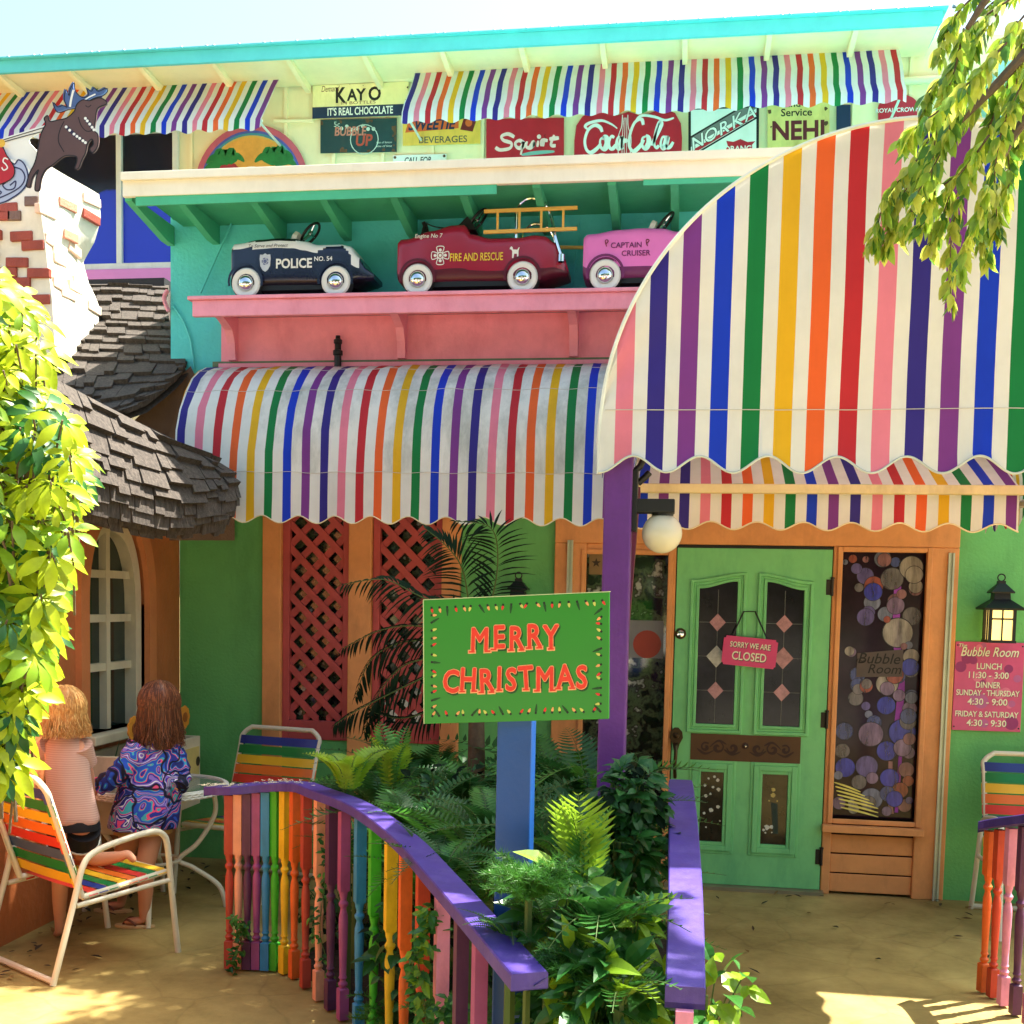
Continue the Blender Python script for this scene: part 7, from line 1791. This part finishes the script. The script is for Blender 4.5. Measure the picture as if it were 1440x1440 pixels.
# ---- broad leafed plants and ivy
def leafy(label, px, py, Y, r, n, seed, mats, L=.05, name='leafy_shrub', cat='plant', group=None, w=.6, zs=1.0):
    rd = random.Random(seed); p = at(px, py, Y); t = thing(name, (p.x, p.y, 0), label, cat, group); g = MB(); st = MB()
    for k in range(n):
        v = Vector((rd.gauss(0, 1), rd.gauss(0, 1), rd.gauss(0, 1))); v = v.normalized() * r * rd.random() ** .45; v.z *= zs
        c = p + v; d = v.normalized() * .8 + Vector((rd.uniform(-1, 1), rd.uniform(-1, 1), rd.uniform(-.7, .5)))
        l = L * (.6 + .8 * rd.random()); leaf(g, c, d, Vector((rd.uniform(-.6, .6), rd.uniform(-1, .2), 1)), l, l * w, rd.randrange(len(mats)), 4, .25, .35)
        if k % 6 == 0: st.tube([(p.x, p.y, max(.03, p.z - r * 1.2)), c], .0025, 4)
    st.tube([(p.x, p.y, .03), (p.x, p.y, p.z)], .008, 5)
    g.build('leaves', mats, t, fix=False); st.build('stems', STEM, t, fix=False)
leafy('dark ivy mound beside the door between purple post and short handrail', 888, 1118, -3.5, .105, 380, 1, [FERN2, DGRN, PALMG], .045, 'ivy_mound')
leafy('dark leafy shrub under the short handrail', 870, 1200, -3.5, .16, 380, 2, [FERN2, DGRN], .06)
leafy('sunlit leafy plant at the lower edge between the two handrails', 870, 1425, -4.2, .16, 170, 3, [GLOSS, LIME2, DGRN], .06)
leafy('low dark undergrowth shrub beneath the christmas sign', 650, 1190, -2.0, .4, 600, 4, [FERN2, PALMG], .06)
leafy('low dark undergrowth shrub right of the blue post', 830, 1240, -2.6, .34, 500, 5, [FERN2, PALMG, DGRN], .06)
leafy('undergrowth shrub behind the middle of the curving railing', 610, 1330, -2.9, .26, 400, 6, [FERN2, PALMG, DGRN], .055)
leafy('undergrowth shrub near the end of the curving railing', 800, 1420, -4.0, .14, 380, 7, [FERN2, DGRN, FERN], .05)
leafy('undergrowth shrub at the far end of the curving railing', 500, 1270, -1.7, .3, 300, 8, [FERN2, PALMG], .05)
leafy('pale leafed plant spilling over the path edge right of the short handrail', 992, 1400, -4.05, .12, 70, 9, [GLOSS, LIME2], .06)
leafy('glossy broad leafed plant filling the bed below the bright fern frond', 790, 1290, -4.05, .13, 130, 31, [GLOSS, LIME2, GLOSS], .085, w=.42)
leafy('glossy broad leafed plant between the railing end and the short handrail', 835, 1390, -4.3, .11, 120, 32, [GLOSS, LIME2, DGRN], .08, w=.42)
leafy('pale glossy plant leaning against the short violet handrail', 885, 1300, -4.15, .07, 70, 33, [GLOSS, LIME2], .075, w=.4)
# climbing vines on the balusters
def vine(label, P, seed, mats, n=5, L=.032):
    rd = random.Random(seed); W = spline([at(*q) for q in P], 8); t = thing('climbing_vine', W[0], label, 'vine'); g = MB(); st = MB(); st.tube(W, .002, 4)
    for a, b in zip(W, W[1:]):
        for k in range(n):
            c = a.lerp(b, rd.random()) + Vector((rd.gauss(0, .014), rd.gauss(0, .012), rd.gauss(0, .012))); d = Vector((rd.uniform(-1, 1), rd.uniform(-1, .2), rd.uniform(-.8, .6)))
            leaf(g, c, d, Vector((rd.uniform(-.5, .5), -.6, 1)), L * (.6 + .7 * rd.random()), L * .6, rd.randrange(len(mats)), 3)
    g.build('leaves', mats, t, fix=False); st.build('stem', STEM, t, fix=False)
vine('thin vine climbing the red and peach balusters at the far end of the curving railing', [(335, 1392, -2.12), (330, 1350, -2.12), (342, 1310, -2.12), (332, 1290, -2.12)], 1, [DGRN, FERN])
vine('thin vine climbing the peach baluster in the middle of the curving railing', [(462, 1440, -2.42), (468, 1380, -2.42), (450, 1310, -2.42), (458, 1230, -2.42), (458, 1175, -2.42)], 2, [DGRN, FERN], 2)
vine('leafy vine with a pale flower tip on the brick red baluster', [(600, 1440, -3.72), (595, 1390, -3.72), (588, 1340, -3.72), (602, 1300, -3.72), (600, 1278, -3.72)], 3, [FERN, GLOSS, LIME2], 4, .04)
vine('vine hanging low on the pink baluster by the path at the rail end', [(655, 1440, -3.8), (640, 1410, -3.8), (618, 1425, -3.8)], 4, [FERN, DGRN], 4)
# ---- palm behind the sign
def palm():
    rd = random.Random(8); b = at(670, 905, -1.25); t = thing('palm', (b.x, b.y, 0), 'dark feathery palm behind the christmas sign in front of the lattice', 'palm'); g = MB(); st = MB()
    tr = MB(); tr.tube([(b.x, b.y, 0.03), (b.x + .01, b.y, b.z * .6), b], [.05, .045, .035], 9)
    tips = [[(690, 850), (700, 790), (690, 742), (640, 733)], [(640, 860), (590, 838), (540, 815), (483, 822)], [(640, 890), (580, 880), (530, 888), (482, 912)], [(640, 920), (570, 935), (530, 980), (512, 1030)], [(620, 940), (560, 970), (500, 1000), (470, 1020)], [(660, 850), (650, 800), (630, 770), (600, 745)], [(620, 900), (560, 905), (520, 930), (500, 980)], [(700, 920), (760, 900), (820, 890), (870, 900)], [(650, 960), (600, 1000), (560, 1010), (520, 1000)]]
    for k, P in enumerate(tips):
        dy = rd.uniform(-.25, .25); W = spline([b] + [at(x, y, -1.25 + dy * (i + 1) / 4) for i, (x, y) in enumerate(P)], 9); st.tube(W, [.006 - .0045 * i / len(W) for i in range(len(W))], 5)
        m = len(W)
        for i in range(6, m):
            ax = (W[i] - W[i - 1]).normalized(); sd = ax.cross(Vector((0, -.7, .7))).normalized()
            for s in (-1, 1):
                for q in range(1):
                    d = sd * s + ax * 1.1 + Vector((0, 0, -.35)); l = .17 * math.sin(math.pi * (.2 + .72 * i / m)) * (.85 + .3 * rd.random())
                    leaf(g, W[i].lerp(W[i - 1], rd.random()), d, Vector((0, -.6, .8)), l, .015, k % 2, 4, .2, .45)
    tr.build('trunk', BARK, t, smooth=50); g.build('leaflets', [PALMG, leafmat('palm_mid_green', (24, 46, 28), .15, rough=.8, spec=.1)], t, fix=False); st.build('fronds', STEM, t, fix=False)
palm()
# ---- fallen leaves and debris on the paving
g = MB(); rd = random.Random(4)
def litter(n, f):
    for k in range(n):
        x, y = f(); a = rd.random() * 6.28; d = Vector((math.cos(a), math.sin(a), rd.uniform(0, .25))); leaf(g, Vector((x, y, .006 + rd.random() * .004)), d, UPV, .03 + rd.random() * .035, .012 + rd.random() * .014, rd.randrange(3), 3, .5, -.1)
litter(80, lambda: (-3.15 + abs(rd.gauss(0, .22)), rd.uniform(-2.4, -.2)))
litter(26, lambda: (rd.uniform(.3, 2.2), -abs(rd.gauss(0, .5)) - .05))
litter(16, lambda: (rd.uniform(-3, 1.6), rd.uniform(-2.6, -.1)))
tag(g.build('fallen_leaves', [mat('dead_leaf_brown', (66, 50, 34), var=.4), mat('dead_leaf_dark', (40, 34, 26), var=.4), mat('dead_leaf_tan', (130, 100, 52), var=.3)], fix=False), 'dry dark leaf litter scattered over the tan paving', 'leaf litter', kind='stuff')

# ---- unseen trees behind the viewer, added to darken the facade and reflect in glass
def big_tree(x, y, h, r, seed, label):
    rd = random.Random(seed); t = thing('added_tree', (x, y, 0), label, 'tree', 'garden trees across the road'); g = MB(); tr = MB()
    tr.tube(spline([(x, y, 0), (x + .2, y, h * .3), (x, y + .1, h * .6)], 4), [.28 - .02 * i for i in range(9)], 8)
    lob = [(Vector((x + rd.gauss(0, r * .45), y + rd.gauss(0, r * .35), h * (.22 + .68 * rd.random()))), r * (.3 + .3 * rd.random())) for k in range(22)]
    for c, q in lob:
        tr.tube([Vector((x, y, h * .4)), c], [.08, .02], 5)
        for k in range(150):
            v = Vector((rd.gauss(0, 1), rd.gauss(0, 1), rd.gauss(0, 1))).normalized() * q * rd.random() ** .4
            d = Vector((rd.uniform(-1, 1), rd.uniform(-1, 1), rd.uniform(-1, .3))); leaf(g, c + v, d, UPV, .42, .26, rd.randrange(2), 2)
    tr.build('trunk', BARK, t, fix=False); g.build('crown', [leafmat('tree_leaf_dark', (44, 82, 36), .25), leafmat('tree_leaf_mid', (64, 104, 44), .3)], t, fix=False)
for k in range(9): big_tree(-13 + k * 3.4, -14.5 - (k % 3) * 1.6, 8.2 + (k * 7 % 3), 2.9, 60 + k, 'tall leafy green tree across the road facing the restaurant')
